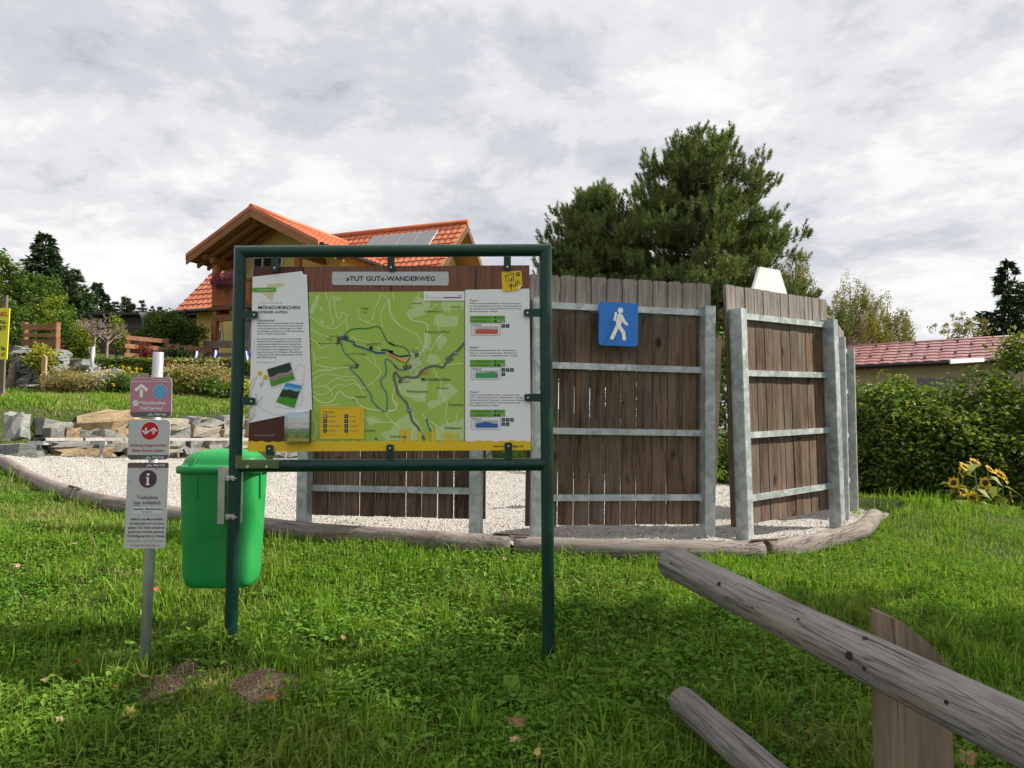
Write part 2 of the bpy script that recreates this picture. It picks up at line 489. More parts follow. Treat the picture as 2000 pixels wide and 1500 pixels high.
def ground_z(X, Y):
    X, Y = np.asarray(X, float), np.asarray(Y, float)
    sh = X.shape
    Xc, Yc = np.clip(X.ravel(), -22, 16), np.clip(Y.ravel(), -4, 42)
    z = _g(Xc, Yc) + 0.012 * lump(Xc, Yc, 1.5)
    ins = inside(Xc, Yc, EDGE)
    d = edge_dist(Xc, Yc, EDGE)
    zr = _gr(Xc, Yc)
    t = np.clip(d / 0.25, 0, 1)
    z = np.where(ins, z + (zr - 0.05 - z) * np.where(ins, np.maximum(t, 0.6), 0), z)
    dw = edge_dist(Xc, Yc, WALL_XY, False)
    tw = np.where(ins, 0, np.clip((dw - 0.5) / 0.4, 0, 1))
    z = np.where((dw < 0.95), np.minimum(z, zr - 0.06 + (z - zr + 0.06) * tw), z)
    return z.reshape(sh)
def gz(x, y):
    return float(ground_z(np.array([x]), np.array([y]))[0])
def grz(x, y):
    return float(_gr(np.array([x]), np.array([y]))[0])

def axis(lo, hi, step, far, k=1.35):
    a = list(np.arange(lo, hi + 1e-6, step))
    s, x = step, lo
    left = []
    while x > -far:
        s *= k; x -= s; left.append(x)
    s, x = step, a[-1]
    right = []
    while x < far:
        s *= k; x += s; right.append(x)
    return np.array(left[::-1] + a + right)
gx, gy = axis(-11, 9, 0.14, 900), axis(1.0, 20.0, 0.14, 1500)
GX, GY = np.meshgrid(gx, gy)
GZ = ground_z(GX, GY)
nx, ny = len(gx), len(gy)
idx = np.arange(nx * ny).reshape(ny, nx)
gf = np.stack([idx[:-1, :-1], idx[:-1, 1:], idx[1:, 1:], idx[1:, :-1]], -1).reshape(-1, 4)
def soil():
    t = NT('meadow_soil')
    v = t.coord(rnd=False)
    n = t.noise(v, 3.0, 7, 0.65)
    n2 = t.noise(v, 45.0, 5, 0.7)
    col = t.ramp(n, [(0.3, (0.030, 0.045, 0.012)), (0.5, (0.045, 0.065, 0.018)), (0.72, (0.085, 0.075, 0.035))])
    col = t.mix(t.ramp(n2, [(0.35, 0.0), (0.7, 0.45)]), col, (0.06, 0.10, 0.02))
    return t.bsdf(col, 0.95, 0, t.bump(n2, 0.7, 0.02), 0.1)
M['soil'] = soil()
g = fast('ground', np.stack([GX, GY, GZ], -1), gf, M['soil'], smooth=True)
tag(g, 'grassy ground sloping down to the right of the gravel yard', None, None, 'structure')

# gravel yard
def gravel_mat():
    t = NT('pale_gravel')
    v = t.coord(rnd=False)
    vo = t.node('ShaderNodeTexVoronoi', {'Vector': v, 'Scale': 55.0}, feature='F1')
    g1 = t.node('ShaderNodeRGBToBW', {0: vo.outputs['Color']}).outputs[0]
    n = t.noise(v, 2.0, 6, 0.6)
    col = t.ramp(g1, [(0.12, (0.33, 0.31, 0.28)), (0.45, (0.48, 0.455, 0.42)), (0.9, (0.59, 0.565, 0.525))])
    col = t.mix(t.ramp(n, [(0.35, 0.35), (0.65, 0.0)]), col, (0.45, 0.43, 0.39))
    col = t.mix(t.ramp(vo.outputs['Distance'], [(0.25, 0.0), (0.75, 0.55)]), col, (0.25, 0.235, 0.21))
    h = t.math('SUBTRACT', 1.0, vo.outputs['Distance'])
    return t.bsdf(col, 0.9, 0, t.bump(h, 0.9, 0.02), 0.15)
M['gravel'] = gravel_mat()
ax, ay = np.arange(-8, 4.6, 0.1), np.arange(5.0, 19.0, 0.1)
AX, AY = np.meshgrid(ax, ay)
ins = inside(AX, AY, EDGE) | (edge_dist(AX, AY, EDGE) < 0.04)
AZ = _gr(AX.ravel(), AY.ravel()).reshape(AX.shape) + 0.012 * lump(AX, AY, 2.3) + 0.006 * lump(AX, AY, 6.1)
ii = np.arange(AX.size).reshape(AX.shape)
q = np.stack([ii[:-1, :-1], ii[:-1, 1:], ii[1:, 1:], ii[1:, :-1]], -1).reshape(-1, 4)
okq = (ins[:-1, :-1] & ins[:-1, 1:] & ins[1:, 1:] & ins[1:, :-1]).ravel()
q = q[okq]
used = np.unique(q)
remap = np.zeros(AX.size, int); remap[used] = np.arange(len(used))
gv = np.stack([AX.ravel(), AY.ravel(), AZ.ravel()], -1)[used]
o = fast('gravel_yard', gv, remap[q], M['gravel'], smooth=True)
tag(o, 'pale crushed gravel yard behind the log edging', None, None, 'structure')
# loose stones lying on it
rng = np.random.default_rng(5)
n = 26000
u = rng.random(n)
gxx = rng.uniform(-7.5, 4.3, n); gyy = 5.3 + 9.0 * u ** 1.6
k = inside(gxx, gyy, EDGE)
gxx, gyy = gxx[k], gyy[k]
n = len(gxx)
r = rng.uniform(0.005, 0.012, n) * (0.7 + 0.05 * gyy)
zc = _gr(gxx, gyy) + 0.012 * lump(gxx, gyy, 2.3) + 0.006 * lump(gxx, gyy, 6.1) + r * 0.35
base = np.array([(1, 0, 0), (-.5, .86, 0), (-.5, -.86, 0), (0.1, 0, .8), (0, 0.1, -.6)])
jit = rng.normal(0, 0.25, (n, 5, 3))
ang = rng.uniform(0, 6.28, n)
bb = base[None] + jit
bx = bb[..., 0] * np.cos(ang)[:, None] - bb[..., 1] * np.sin(ang)[:, None]
by = bb[..., 0] * np.sin(ang)[:, None] + bb[..., 1] * np.cos(ang)[:, None]
V = np.stack([gxx[:, None] + bx * r[:, None], gyy[:, None] + by * r[:, None], zc[:, None] + bb[..., 2] * r[:, None]], -1)
tri = np.array([(0, 1, 3), (1, 2, 3), (2, 0, 3), (1, 0, 4), (2, 1, 4), (0, 2, 4)])
Fp = (np.arange(n)[:, None, None] * 5 + tri[None]).reshape(-1, 3)
M['pebble'] = leafy('pebble_stone', [(0.28, 0.265, 0.24), (0.42, 0.40, 0.37), (0.36, 0.345, 0.325), (0.48, 0.46, 0.43)], 0.0, 0.6, None, gloss=0.02)
tag(fast('loose_gravel', V.reshape(-1, 3), Fp, M['pebble']), 'loose pale crushed stones strewn over the gravel yard', 'gravel', None, 'stuff')

# ------------------------------------------------------------------ log edging
def log_obj(name, pts, rad, mat, seed=0, n=14, parent=None, sub=8, capslope=0.0):
    """round timber following pts; built along its own x axis so the grain runs with it"""
    pts = [Vector(p) for p in pts]
    p0, p1 = pts[0], pts[-1]
    d = (p1 - p0).normalized()
    side = Vector((0, 0, 1)).cross(d).normalized()
    up = d.cross(side)
    R = Matrix((d, side, up)).transposed()
    loc = [R.inverted() @ (p - p0) for p in pts]
    sm = catmull(loc, sub) if len(loc) > 2 else [tuple(loc[0].lerp(loc[-1], i / 24)) for i in range(25)]
    rr = random.Random(seed)
    ph = [rr.uniform(0, 6) for _ in range(4)]
    mb = MB()
    N = len(sm)
    rads = []
    for i in range(N):
        f = i / (N - 1)
        ra = rad if isinstance(rad, (int, float)) else rad[0] + (rad[1] - rad[0]) * f
        ra *= 1 + 0.03 * math.sin(f * 9 + ph[0]) + 0.02 * math.sin(f * 23 + ph[1])
        rads.append(ra)
    rads = [rads[0] * 0.86] + rads + [rads[-1] * 0.86]
    a, b = Vector(sm[0]), Vector(sm[-1])
    sm = [tuple(a + (a - Vector(sm[1])).normalized() * 0.012)] + list(sm) + [tuple(b + (b - Vector(sm[-2])).normalized() * 0.012)]
    mb.tube(sm, rads, n)
    # slightly out of round, with a drying crack
    for j in range(len(mb.v)):
        k, i = j % n, j // n
        x, y, z = mb.v[j]
        cx, cy, cz = sm[min(i, len(sm) - 1)]
        s = 1 + 0.025 * math.sin(k * 1.9 + ph[2] + i * 0.15)
        mb.v[j] = (x, cy + (y - cy) * s, cz + (z - cz) * s)
    me = bpy.data.meshes.new(name)
    me.from_pydata(mb.v, [], mb.f)
    me.materials.append(mat)
    me.polygons.foreach_set('use_smooth', mb.sm)
    me.update()
    ob = link(name, me, parent)
    ob.location = p0 - (wloc(parent) if parent else Vector((0, 0, 0)))
    ob.rotation_euler = R.to_euler()
    return ob
full = [Vector(p) for p in catmull([tuple(p) for p in LOG_PTS], 6)]
seams = [0, 3, 8, 10, 13]   # indices into LOG_PX where one log ends and the next begins
LOG_LABELS = ['grey edging log curving away at the far left of the gravel', 'long edging log running behind the green bin and below the map board', 'middle edging log in front of the wooden panel with the hiker sign', 'pale knotty edging log bending up at the right end of the gravel']
M['strap'] = plain('rusty_strap', (0.16, 0.075, 0.05), 0.7, 0.2, 0.25, 12)
for i in range(4):
    a, b = seams[i] * 6, seams[i + 1] * 6
    seg = full[a:b + 1:2]
    d0, d1 = (seg[1] - seg[0]).normalized(), (seg[-1] - seg[-2]).normalized()
    seg[0] = seg[0] + d0 * 0.025
    seg[-1] = seg[-1] - d1 * 0.025
    lo = log_obj('edging_log', seg, (0.07, 0.078) if i < 3 else (0.082, 0.075), M['log'], 10 + i, sub=3)
    tag(lo, LOG_LABELS[i], 'log', 'logs edging the gravel yard')
    if i < 3:
        e = full[b]
        t = (full[b + 1] - full[b - 1]).normalized()
        s = Vector((0, 0, 1)).cross(t).normalized()
        mb = MB()
        Rm = Matrix((t, s, t.cross(s))).transposed()
        mb.box(e + Vector((0, 0, 0.083)) - s * 0.02, (0.24, 0.022, 0.008), Rm)
        ob = mb.build('iron_strap', M['strap'], None, e)
        tag(ob, ['rusty iron strap across the seam of the far left edging logs', 'rusty iron strap on the log seam beside the right green post', 'rusty iron strap on the log seam below the right wooden panel'][i], 'strap', 'straps joining the edging logs')

# ------------------------------------------------------------------ wooden panels
def panel(label, pl, pr, tilt, planks=12, seed=1, hscale=1.0, sunk=0.35):
    rr = random.Random(seed)
    x0, y0 = pl
    x1, y1 = pr
    L = math.hypot(x1 - x0, y1 - y0)
    zb = grz((x0 + x1) / 2, (y0 + y1) / 2)
    root = thing('plank_screen', label, 'screen', (x0, y0, zb), 'free-standing wooden panels in an arc')
    root.rotation_euler = Matrix.Rotation(math.atan2(y1 - y0, x1 - x0), 3, 'Z').to_4x4().to_euler()
    root.rotation_euler = (Matrix.Rotation(math.atan2(y1 - y0, x1 - x0), 3, 'Z') @ Matrix.Rotation(tilt, 3, 'Y')).to_euler()
    ph = 1.81 * hscale
    pm = MB().box((0, 0, (ph - sunk) / 2), (0.085, 0.115, ph + sunk), None, 0, 0.006)
    me = buildl(pm, 'post', M['galv'], root).data
    link('post', me, root, (L, 0, 0))
    rail = None
    for z in (1.765, 1.31, 0.815, 0.315):
        if rail is None:
            rm = MB().box((L / 2, 0, 0), (L - 0.09, 0.034, 0.048))
            rm.box((L - 0.047, 0, 0), (0.008, 0.05, 0.062))
            rail = buildl(rm, 'rail', M['galv'], root, (0, 0.033, z * hscale)).data
        else:
            link('rail', rail, root, (0, 0.033, z * hscale))
    W0, W1 = -0.075, L + 0.06
    pitch = (W1 - W0) / planks
    w = pitch - 0.012
    H = 1.90 * hscale
    c = 0.012
    meshes = []
    for k in range(4):
        prof = [(-w / 2 + 0.003, 0), (w / 2 - 0.003, 0), (w / 2, 0.01), (w / 2, H - c * (1 + 0.4 * k)), (w / 2 - c, H), (-w / 2 + c, H), (-w / 2, H - c), (-w / 2, 0.01)]
        m = MB()
        m.extrude([(a, -0.014, b) for a, b in prof], (0, 0.028, 0))
        # edge wobble so that gaps are not ruler-straight
        ob = buildl(m, 'plank', M['plank'], root)
        meshes.append(ob.data)
        bpy.data.objects.remove(ob)
    for i in range(planks):
        ob = link('plank', meshes[rr.randrange(4)], root, (W0 + pitch * (i + 0.5) + rr.uniform(-0.0025, 0.0025), 0.066 + rr.uniform(-0.002, 0.003), 0.105 + rr.uniform(-0.003, 0.003)))
        ob.rotation_euler = (0, rr.uniform(-0.0025, 0.0025), 0)
    return root, L
X1 = lambda px, Y: (px - 1000) / F * Y
P1 = panel('weathered plank panel half hidden behind the map board', (X1(597, 6.1), 6.1), (X1(930, 5.85), 5.85), 0.006, 12, 1)
p2l, p2r = (X1(1047, 5.85), 5.85), (X1(1378, 6.13), 6.13)
P2 = panel('weathered plank panel carrying the blue hiker sign', p2l, p2r, 0.016, 12, 2)
p3l, p3r = (X1(1451, 6.15), 6.15), (X1(1630, 7.08), 7.08)
P3 = panel('sunlit plank panel turned to the right beside the hiker panel', p3l, p3r, -0.03, 12, 3)
P4 = panel('plank panel seen almost edge-on at the far right of the arc', (X1(1642, 7.75), 7.75), (X1(1661, 8.95), 8.95), -0.01, 12, 4)

# blue hiker sign on the second panel
M['blue'] = plain('blue_enamel', (0.004, 0.15, 0.56), 0.35, 0, 0.08, 3)
M['white_plate'] = plain('white_enamel', (0.80, 0.80, 0.80), 0.45, 0, 0.03, 3)
def rrect(w, h, r, n=5):
    out = []
    for cx, cy, a0 in ((w / 2 - r, h / 2 - r, 0), (-w / 2 + r, h / 2 - r, 90), (-w / 2 + r, -h / 2 + r, 180), (w / 2 - r, -h / 2 + r, 270)):
        for i in range(n + 1):
            a = math.radians(a0 + 90 * i / n)
            out.append((cx + r * math.cos(a), cy + r * math.sin(a)))
    return out
yaw2 = math.atan2(p2r[1] - p2l[1], p2r[0] - p2l[0])
hc = P(1208.5, 633, 5.93)
hs = thing('hiker_sign', 'square blue sign with white hiker pictogram on the wooden panel', 'sign', hc)
hs.rotation_euler = (Matrix.Rotation(yaw2, 3, 'Z') @ Matrix.Rotation(0.016, 3, 'Y')).to_euler()
S = 5.93 / F / 5.0      # metres per zoomed pixel of the sketch
m = MB().extrude([(a, 0, b) for a, b in rrect(0.312, 0.333, 0.024)], (0, 0.022, 0))
m.box((0, 0.03, 0.10), (0.05, 0.02, 0.03))
buildl(m, 'plate', M['blue'], hs)
m = MB()
def zz2(u, v):
    return ((u - 942) * S, -0.003, -(v - 664) * S)
def circ(cx, cy, r, n=20):
    return [(cx + r * math.cos(2 * math.pi * i / n), cy + r * math.sin(2 * math.pi * i / n)) for i in range(n)]
def flat(mb, pts, f, m=0):
    mb.add([f(*p) for p in pts], [tuple(range(len(pts)))], m)
def capsule(x0, y0, x1, y1, r, n=8):
    a = math.atan2(y1 - y0, x1 - x0)
    return [(x1 + r * math.cos(a - math.pi / 2 + math.pi * i / n), y1 + r * math.sin(a - math.pi / 2 + math.pi * i / n)) for i in range(n + 1)] + \
           [(x0 + r * math.cos(a + math.pi / 2 + math.pi * i / n), y0 + r * math.sin(a + math.pi / 2 + math.pi * i / n)) for i in range(n + 1)]
flat(m, circ(957, 529, 28), zz2)
flat(m, capsule(911, 557, 898, 625, 12), zz2)
off = lambda k: (lambda u, v: (zz2(u, v)[0], -0.003 - k * 0.0004, zz2(u, v)[2]))
flat(m, [(925, 572), (945, 558), (970, 565), (985, 590), (975, 640), (962, 680), (915, 700), (912, 650)], off(1))
flat(m, capsule(970, 585, 995, 637, 16), off(2))
flat(m, capsule(993, 635, 1022, 662, 15), off(3))
flat(m, capsule(930, 680, 872, 803, 19), off(4))
flat(m, capsule(938, 680, 988, 745, 19), off(5))
flat(m, capsule(988, 745, 997, 808, 18), off(6))
buildl(m, 'hiker_pictogram', M['white_plate'], hs)

# white trapezoid plate behind the third panel
tc = P(1505, 556, 8.3)
tz = thing('white_sign', 'blank white trapezoid sign rising behind the right wooden panel', 'sign', (tc.x, tc.y, grz(tc.x, tc.y)))
m = MB()
q4 = [P(1522, 521, 8.15) , P(1530 - 8, 521, 8.15)]
quad = [P(1484, 521, 8.2), P(1522, 528, 8.45), P(1542, 590, 8.45), P(1468, 574, 8.2)]
quad = [P(a, b, 8.2 + (a - 1469) / 74 * 0.42) for a, b in ((1485, 521), (1523, 528), (1545, 598), (1466, 583))]
m.extrude(quad, (-0.02, 0.025, 0))
m.build('plate', M['white_plate'], tz)
m = MB()
for f in (0.3, 0.7):
    b = quad[3].lerp(quad[2], f) + Vector((0, 0.05, 0))
    m.box((b.x, b.y, (b.z + 0.15 + tz.location.z - 0.2) / 2), (0.05, 0.05, b.z + 0.15 - tz.location.z + 0.2))
    m.build('support_post', M['galv'], tz)
    m = MB()
# ------------------------------------------------------------------ flat print helpers
_txt = {}
def text_geo(s, bold=0.0, shear=0.0, res=3, space=1.0):
    key = (s, bold, shear, res, space)
    if key not in _txt:
        cu = bpy.data.curves.new('t', 'FONT')
        cu.body = s
        cu.size = 1
        cu.offset = bold
        cu.shear = shear
        cu.resolution_u = res
        cu.space_character = space
        ob = bpy.data.objects.new('t', cu)
        me = bpy.data.meshes.new_from_object(ob)
        v = np.empty(len(me.vertices) * 3)
        me.vertices.foreach_get('co', v)
        f = [tuple(p.vertices) for p in me.polygons]
        _txt[key] = (v.reshape(-1, 3)[:, :2], f)
        bpy.data.objects.remove(ob); bpy.data.curves.remove(cu); bpy.data.meshes.remove(me)
    return _txt[key]
class Print:
    """a layer of flat print: shapes given in picture pixels, laid on a real plane by f(px, py, lift)"""
    def __init__(s, f, mats):
        s.f0, s.mats, s.mb, s.tick = f, mats, MB(), 0
        s.f = lambda a, b, l: s.f0(a, b, l + (s.tick % 40) * 1e-5)
        s.names = list(mats)
    def poly(s, pts, m, lift):
        s.tick += 1
        if len(pts) > 4 and True:
            from mathutils.geometry import tessellate_polygon
            tri = tessellate_polygon([[Vector((a, b, 0)) for a, b in pts]])
            s.mb.add([s.f(a, b, lift) for a, b in pts], tri, s.names.index(m))
        else:
            s.mb.add([s.f(a, b, lift) for a, b in pts], [tuple(range(len(pts)))], s.names.index(m))
    def rect(s, x0, y0, x1, y1, m, lift, r=0.0):
        if r:
            cx, cy = (x0 + x1) / 2, (y0 + y1) / 2
            s.poly([(cx + a, cy + b) for a, b in rrect(abs(x1 - x0), abs(y1 - y0), r, 4)], m, lift)
        else:
            s.poly([(x0, y0), (x1, y0), (x1, y1), (x0, y1)], m, lift)
    def line(s, pts, w, m, lift, smooth=4, closed=False):
        pts = catmull(pts, smooth) if smooth and len(pts) > 2 else pts
        L, Rr = [], []
        s.tick += 1
        for i, p in enumerate(pts):
            a, b = pts[max(i - 1, 0)], pts[min(i + 1, len(pts) - 1)]
            dx, dy = b[0] - a[0], b[1] - a[1]
            l = math.hypot(dx, dy) or 1
            nx_, ny_ = -dy / l * w / 2, dx / l * w / 2
            L.append((p[0] + nx_, p[1] + ny_)); Rr.append((p[0] - nx_, p[1] - ny_))
        k = len(pts)
        s.mb.add([s.f(a, b, lift) for a, b in L + Rr], [(i, i + 1, k + i + 1, k + i) for i in range(k - 1)], s.names.index(m))
    def dash(s, pts, w, m, lift, on=6, off=4):
        pts = catmull(pts, 14)
        acc, cur, draw = 0, [pts[0]], True
        for a, b in zip(pts, pts[1:]):
            acc += math.hypot(b[0] - a[0], b[1] - a[1])
            cur.append(b)
            if acc > (on if draw else off):
                if draw and len(cur) > 1:
                    s.line(cur, w, m, lift, 0)
                cur, acc, draw = [b], 0, not draw
    def text(s, t, x, y, cap, m, lift, width=None, align='l', bold=0.0, shear=0.0, res=3, space=1.0, rot=0.0):
        """baseline at y, capital height cap, optionally squeezed to width"""
        v, f = text_geo(t, bold, shear, res, space)
        if not len(v):
            return
        k = cap / 0.69
        x0, x1 = v[:, 0].min(), v[:, 0].max()
        kx = width / (x1 - x0) if width else k
        w = (x1 - x0) * kx
        ox = x - {'l': 0, 'c': w / 2, 'r': w}[align]
        cr, sr = math.cos(rot), math.sin(rot)
        pts = []
        for a, b in v:
            u, q = (a - x0) * kx + ox - x, -b * k
            pts.append(s.f(x + u * cr - q * sr, y + u * sr + q * cr, lift))
        s.mb.add(pts, f, s.names.index(m))
    def build(s, name, parent):
        return s.mb.build(name, [s.mats[k] for k in s.names], parent)
def ink(name, c, rough=0.5):
    t = NT(name)
    return t.bsdf(c, rough, 0.0, None, 0.4)
I = {k: ink('print_' + k, c) for k, c in {
    'white': (0.86, 0.86, 0.88), 'navy': (0.008, 0.010, 0.035), 'black': (0.012, 0.012, 0.014), 'grey': (0.30, 0.30, 0.31), 'lgrey': (0.50, 0.50, 0.48),
    'green': (0.12, 0.38, 0.015), 'map': (0.37, 0.54, 0.085), 'maplight': (0.52, 0.66, 0.27), 'road': (0.76, 0.84, 0.44), 'mainroad': (0.13, 0.14, 0.115),
    'rgreen': (0.008, 0.20, 0.025), 'rblue': (0.006, 0.14, 0.27), 'dteal': (0.006, 0.075, 0.045), 'red': (0.55, 0.02, 0.02), 'orange': (0.75, 0.42, 0.16),
    'yellow': (0.80, 0.52, 0.015), 'dyellow': (0.62, 0.36, 0.01), 'sky': (0.22, 0.50, 0.78), 'skydeep': (0.05, 0.28, 0.62), 'forest': (0.02, 0.035, 0.018), 'lawn': (0.06, 0.30, 0.015), 'roof': (0.30, 0.21, 0.15),
    'sand': (0.72, 0.64, 0.38), 'chartr': (0.62, 0.10, 0.08), 'chartg': (0.05, 0.35, 0.12), 'chartb': (0.03, 0.12, 0.42), 'cyan': (0.20, 0.62, 0.72)}.items()}
def woodprint():
    t = NT('printed_wood_boards')
    v = t.coord((1, 1, 0.05), rnd=False)
    n = t.noise(v, 70, 5, 0.6, 0.3)
    col = t.ramp(n, [(0.3, (0.10, 0.028, 0.012)), (0.7, (0.26, 0.085, 0.034))])
    return t.bsdf(col, 0.45)
I['wood'] = woodprint()
I['darkwood'] = ink('printed_dark_board', (0.075, 0.02, 0.01))

# ------------------------------------------------------------------ map board
BY = 3.8
def bp(px, py, lift=0.0):
    p = P(px, py, BY)
    return Vector((p.x, BY - lift, p.z))
bl, br = bp(450, 1258), bp(1072, 1290)
board = thing('map_board', 'green tubular steel frame holding a large hiking trail map', 'notice board', ((bl.x + br.x) / 2, BY, (bl.z + br.z) / 2))
RT = 0.0305
cTL, cTR = bp(470, 492), bp(1065, 488.5)
# posts and top bar, mitred at the corners
def mitre_tube(p0, p1, cut0, cut1, r, n=20):
    """tube from p0 to p1 in a plane facing the camera; cut: slope of the end cut"""
    p0, p1 = Vector(p0), Vector(p1)
    t = (p1 - p0).normalized()
    b = Vector((0, 1, 0))
    a = t.cross(b)
    mb = MB()
    vs = []
    for p, c in ((p0, cut0), (p1, cut1)):
        for k in range(n):
            w = 2 * math.pi * k / n
            vs.append(p + (a * math.cos(w) + b * math.sin(w)) * r + t * (c * r * math.cos(w)))
    mb.add(vs, [(k, (k + 1) % n, n + (k + 1) % n, n + k) for k in range(n)], 0, True)
    mb.add(vs, [tuple(range(n - 1, -1, -1)), tuple(range(n, 2 * n))])
    return mb
mitre_tube(bp(450, 1258) - Vector((0, 0, 0.25)), cTL, 0, 1, RT).build('post', M['green'], board)
mitre_tube(bp(1072, 1290) - Vector((0, 0, 0.25)), cTR, 0, -1, RT).build('post', M['green'], board)
mitre_tube(cTL, cTR, -1, 1, RT).build('crossbar', M['green'], board)
MB().tube([bp(461, 910), bp(1068, 907)], RT, 20, False).build('crossbar', M['green'], board)
bolts = [(539, 525, 'v', -1), (765, 524, 'v', -1), (991, 523, 'v', -1), (529, 876, 'v', 1), (763, 875, 'v', 1), (993, 871, 'v', 1),
         (499, 616, 'h', -1), (494, 784, 'h', -1), (1030, 612, 'h', 1), (1031, 777, 'h', 1)]
for bx_, by_, o_, sg in bolts:
    if o_ == 'v':
        far = 503 if sg < 0 else 897
        pts = [(bx_ - 7, by_ - sg * 5), (bx_ - 5, by_ - sg * 7), (bx_ + 5, by_ - sg * 7), (bx_ + 7, by_ - sg * 5), (bx_ + 7, far), (bx_ - 7, far)]
    else:
        far = 474 if sg < 0 else 1056
        pts = [(bx_ - sg * 5, by_ - 7), (bx_ - sg * 7, by_ - 5), (bx_ - sg * 7, by_ + 5), (bx_ - sg * 5, by_ + 7), (far, by_ + 8), (far, by_ - 8)]
    m = MB().extrude([bp(a, b, 0.022) for a, b in pts], (0, 0.005, 0))
    br_ = m.build('bracket', M['green'], board)
    m = MB()
    c = bp(bx_, by_, 0.0222)
    m.tube([c, c - Vector((0, 0.004, 0))], [0.0058, 0.0045], 12)
    m.build('bolt', M['bolt'], br_)
# the printed display panel
m = MB().extrude([bp(495, 521), bp(1034, 518), bp(1037, 879), bp(485, 882)], (0, 0.012, 0))
panel_o = m.build('display_panel', I['wood'], board)
PB = ['white', 'navy', 'black', 'grey', 'lgrey', 'green', 'yellow', 'sand', 'darkwood', 'wood', 'sky', 'skydeep', 'forest', 'lawn', 'roof', 'dyellow', 'red', 'rblue', 'chartr', 'chartg', 'chartb']
L1, L2, L3, L4, L5, L6 = 0.002, 0.0035, 0.005, 0.0065, 0.008, 0.0095
pr = Print(bp, {k: I[k] for k in PB})
pr.poly([(495, 522), (592, 521), (590, 548), (494, 552)], 'darkwood', 0.001)
pr.poly([(487, 815), (612, 795), (612, 864), (485, 864)], 'darkwood', 0.001)
for x in (592.5, 763, 929):
    pr.rect(x - 1.5, 521, x + 1.5, 572, 'black', 0.0014)
tag(pr.build('printed_boards', panel_o), None, None, None, 'stuff')
pr = Print(bp, {k: I[k] for k in PB})
wav = [(485, 882), (485, 863)] + [(485 + i * 6, 862.5 - 1.2 * math.sin(i * 1.7) - 0.8 * math.sin(i * 0.6) - 1.5 * i / 92) for i in range(1, 92)] + [(1037, 861), (1037, 879)]
pr.poly(wav, 'yellow', L5)
pr.build('yellow_band', panel_o)
pr = Print(bp, {k: I[k] for k in PB})
pr.text('www.noetutgut.at', 1022.5, 873.2, 4.6, 'black', L6, 60, 'r', 0.012)
pr.text('Noe Tut gut Gesundheitsvorsorge', 496, 851, 2.4, 'lgrey', 0.0016, 40)
tag(pr.build('web_address', panel_o), None, None, None, 'stuff')

# left sheet
ls = Print(bp, {k: I[k] for k in PB})
ls.poly([(494, 541), (590.5, 530), (593, 536), (600, 537), (610.5, 801), (487.5, 826)], 'white', L3)
ls.poly([(599.6, 537), (601.6, 537), (612, 801), (610.4, 801)], 'black', L2)
z1 = lambda u, v: (440 + u / 5.882, 470 + v / 5.882)
z2 = lambda u, v: (760 + u / 5.882, 470 + v / 5.882)
z3 = lambda u, v: (440 + u / 5.882, 690 + v / 5.882)
z4 = lambda u, v: (760 + u / 5.882, 690 + v / 5.882)
ls.poly([z1(*p) for p in [(490, 495), (560, 500), (640, 485), (685, 500), (670, 525), (610, 530), (580, 560), (555, 600), (560, 640), (540, 690), (500, 660), (450, 620), (430, 595), (480, 560)]], 'sand', L4)
ls.poly([z1(*p) for p in [(315, 545), (575, 540), (590, 552), (588, 580), (575, 592), (313, 592)]], 'green', L5)
ls.text('Niederösterreich', *z1(375, 577), 2.6, 'white', L6, 32)
ls.text('»TUT GUT«-WANDERWEG', *z1(383, 724), 2.3, 'grey', L4, 47, 'l')
ls.text('MÖNICHKIRCHEN', *z1(383, 788), 6.0, 'navy', L4, 82, 'l', 0.018)
ls.text('(WIENER ALPEN)', *z1(383, 835), 4.4, 'navy', L4, 57, 'l', 0.015)
ls.text('Charakteristik', *z1(375, 930), 4.4, 'black', L4, 34, 'l', 0.0, 0.35)
body1 = ['Mönichkirchen ist als Luftkurort bekannt. Das wohltuende', 'Klima fördert damit die Gesundheit mit jedem Atemzug', 'und das auf vielen schönen Wanderungen in den Wäld-', 'ern, Schwaigen und bei Almen und dem gleichnamigen', 'Höhen am Wechsel genannt werden.']
for i, t in enumerate(body1):
    ls.text(t, *z1(376 - i, 957 + i * 30), 2.55, 'black', L4, [90, 88, 87, 90, 58][i], 'l', 0.008, 0, 2)
body2 = ['Eine zusätzliche Attraktion bietet der Wasserpark Mön-', 'ichkirchen mit Wasserspielgerät am Bistro und an der', 'Sumpfwiesenlandschaft mit lehrreichen Spaß auf dem', 'Holzsteig, Bachlauf der Wasserteiche und Wassertal.', 'Der Wasserpark ist auch Ausgangspunkt des Themen-', 'wegs Sonnenpassage, des Rundwegs zur Mönichkirchner', 'Schwaig, der auf Schautafeln die Bedeutung der Lebens-', 'quelle Wald näherbringt.']
for i, t in enumerate(body2):
    ls.text(t, *z1(369 - i, 1137 + i * 30), 2.55, 'black', L4, [88, 87, 86, 89, 85, 90, 90, 40][i], 'l', 0.008, 0, 2)
ls.text('www.moenichkirchen.at', *z3(362, 111), 2.3, 'grey', L4, 38)
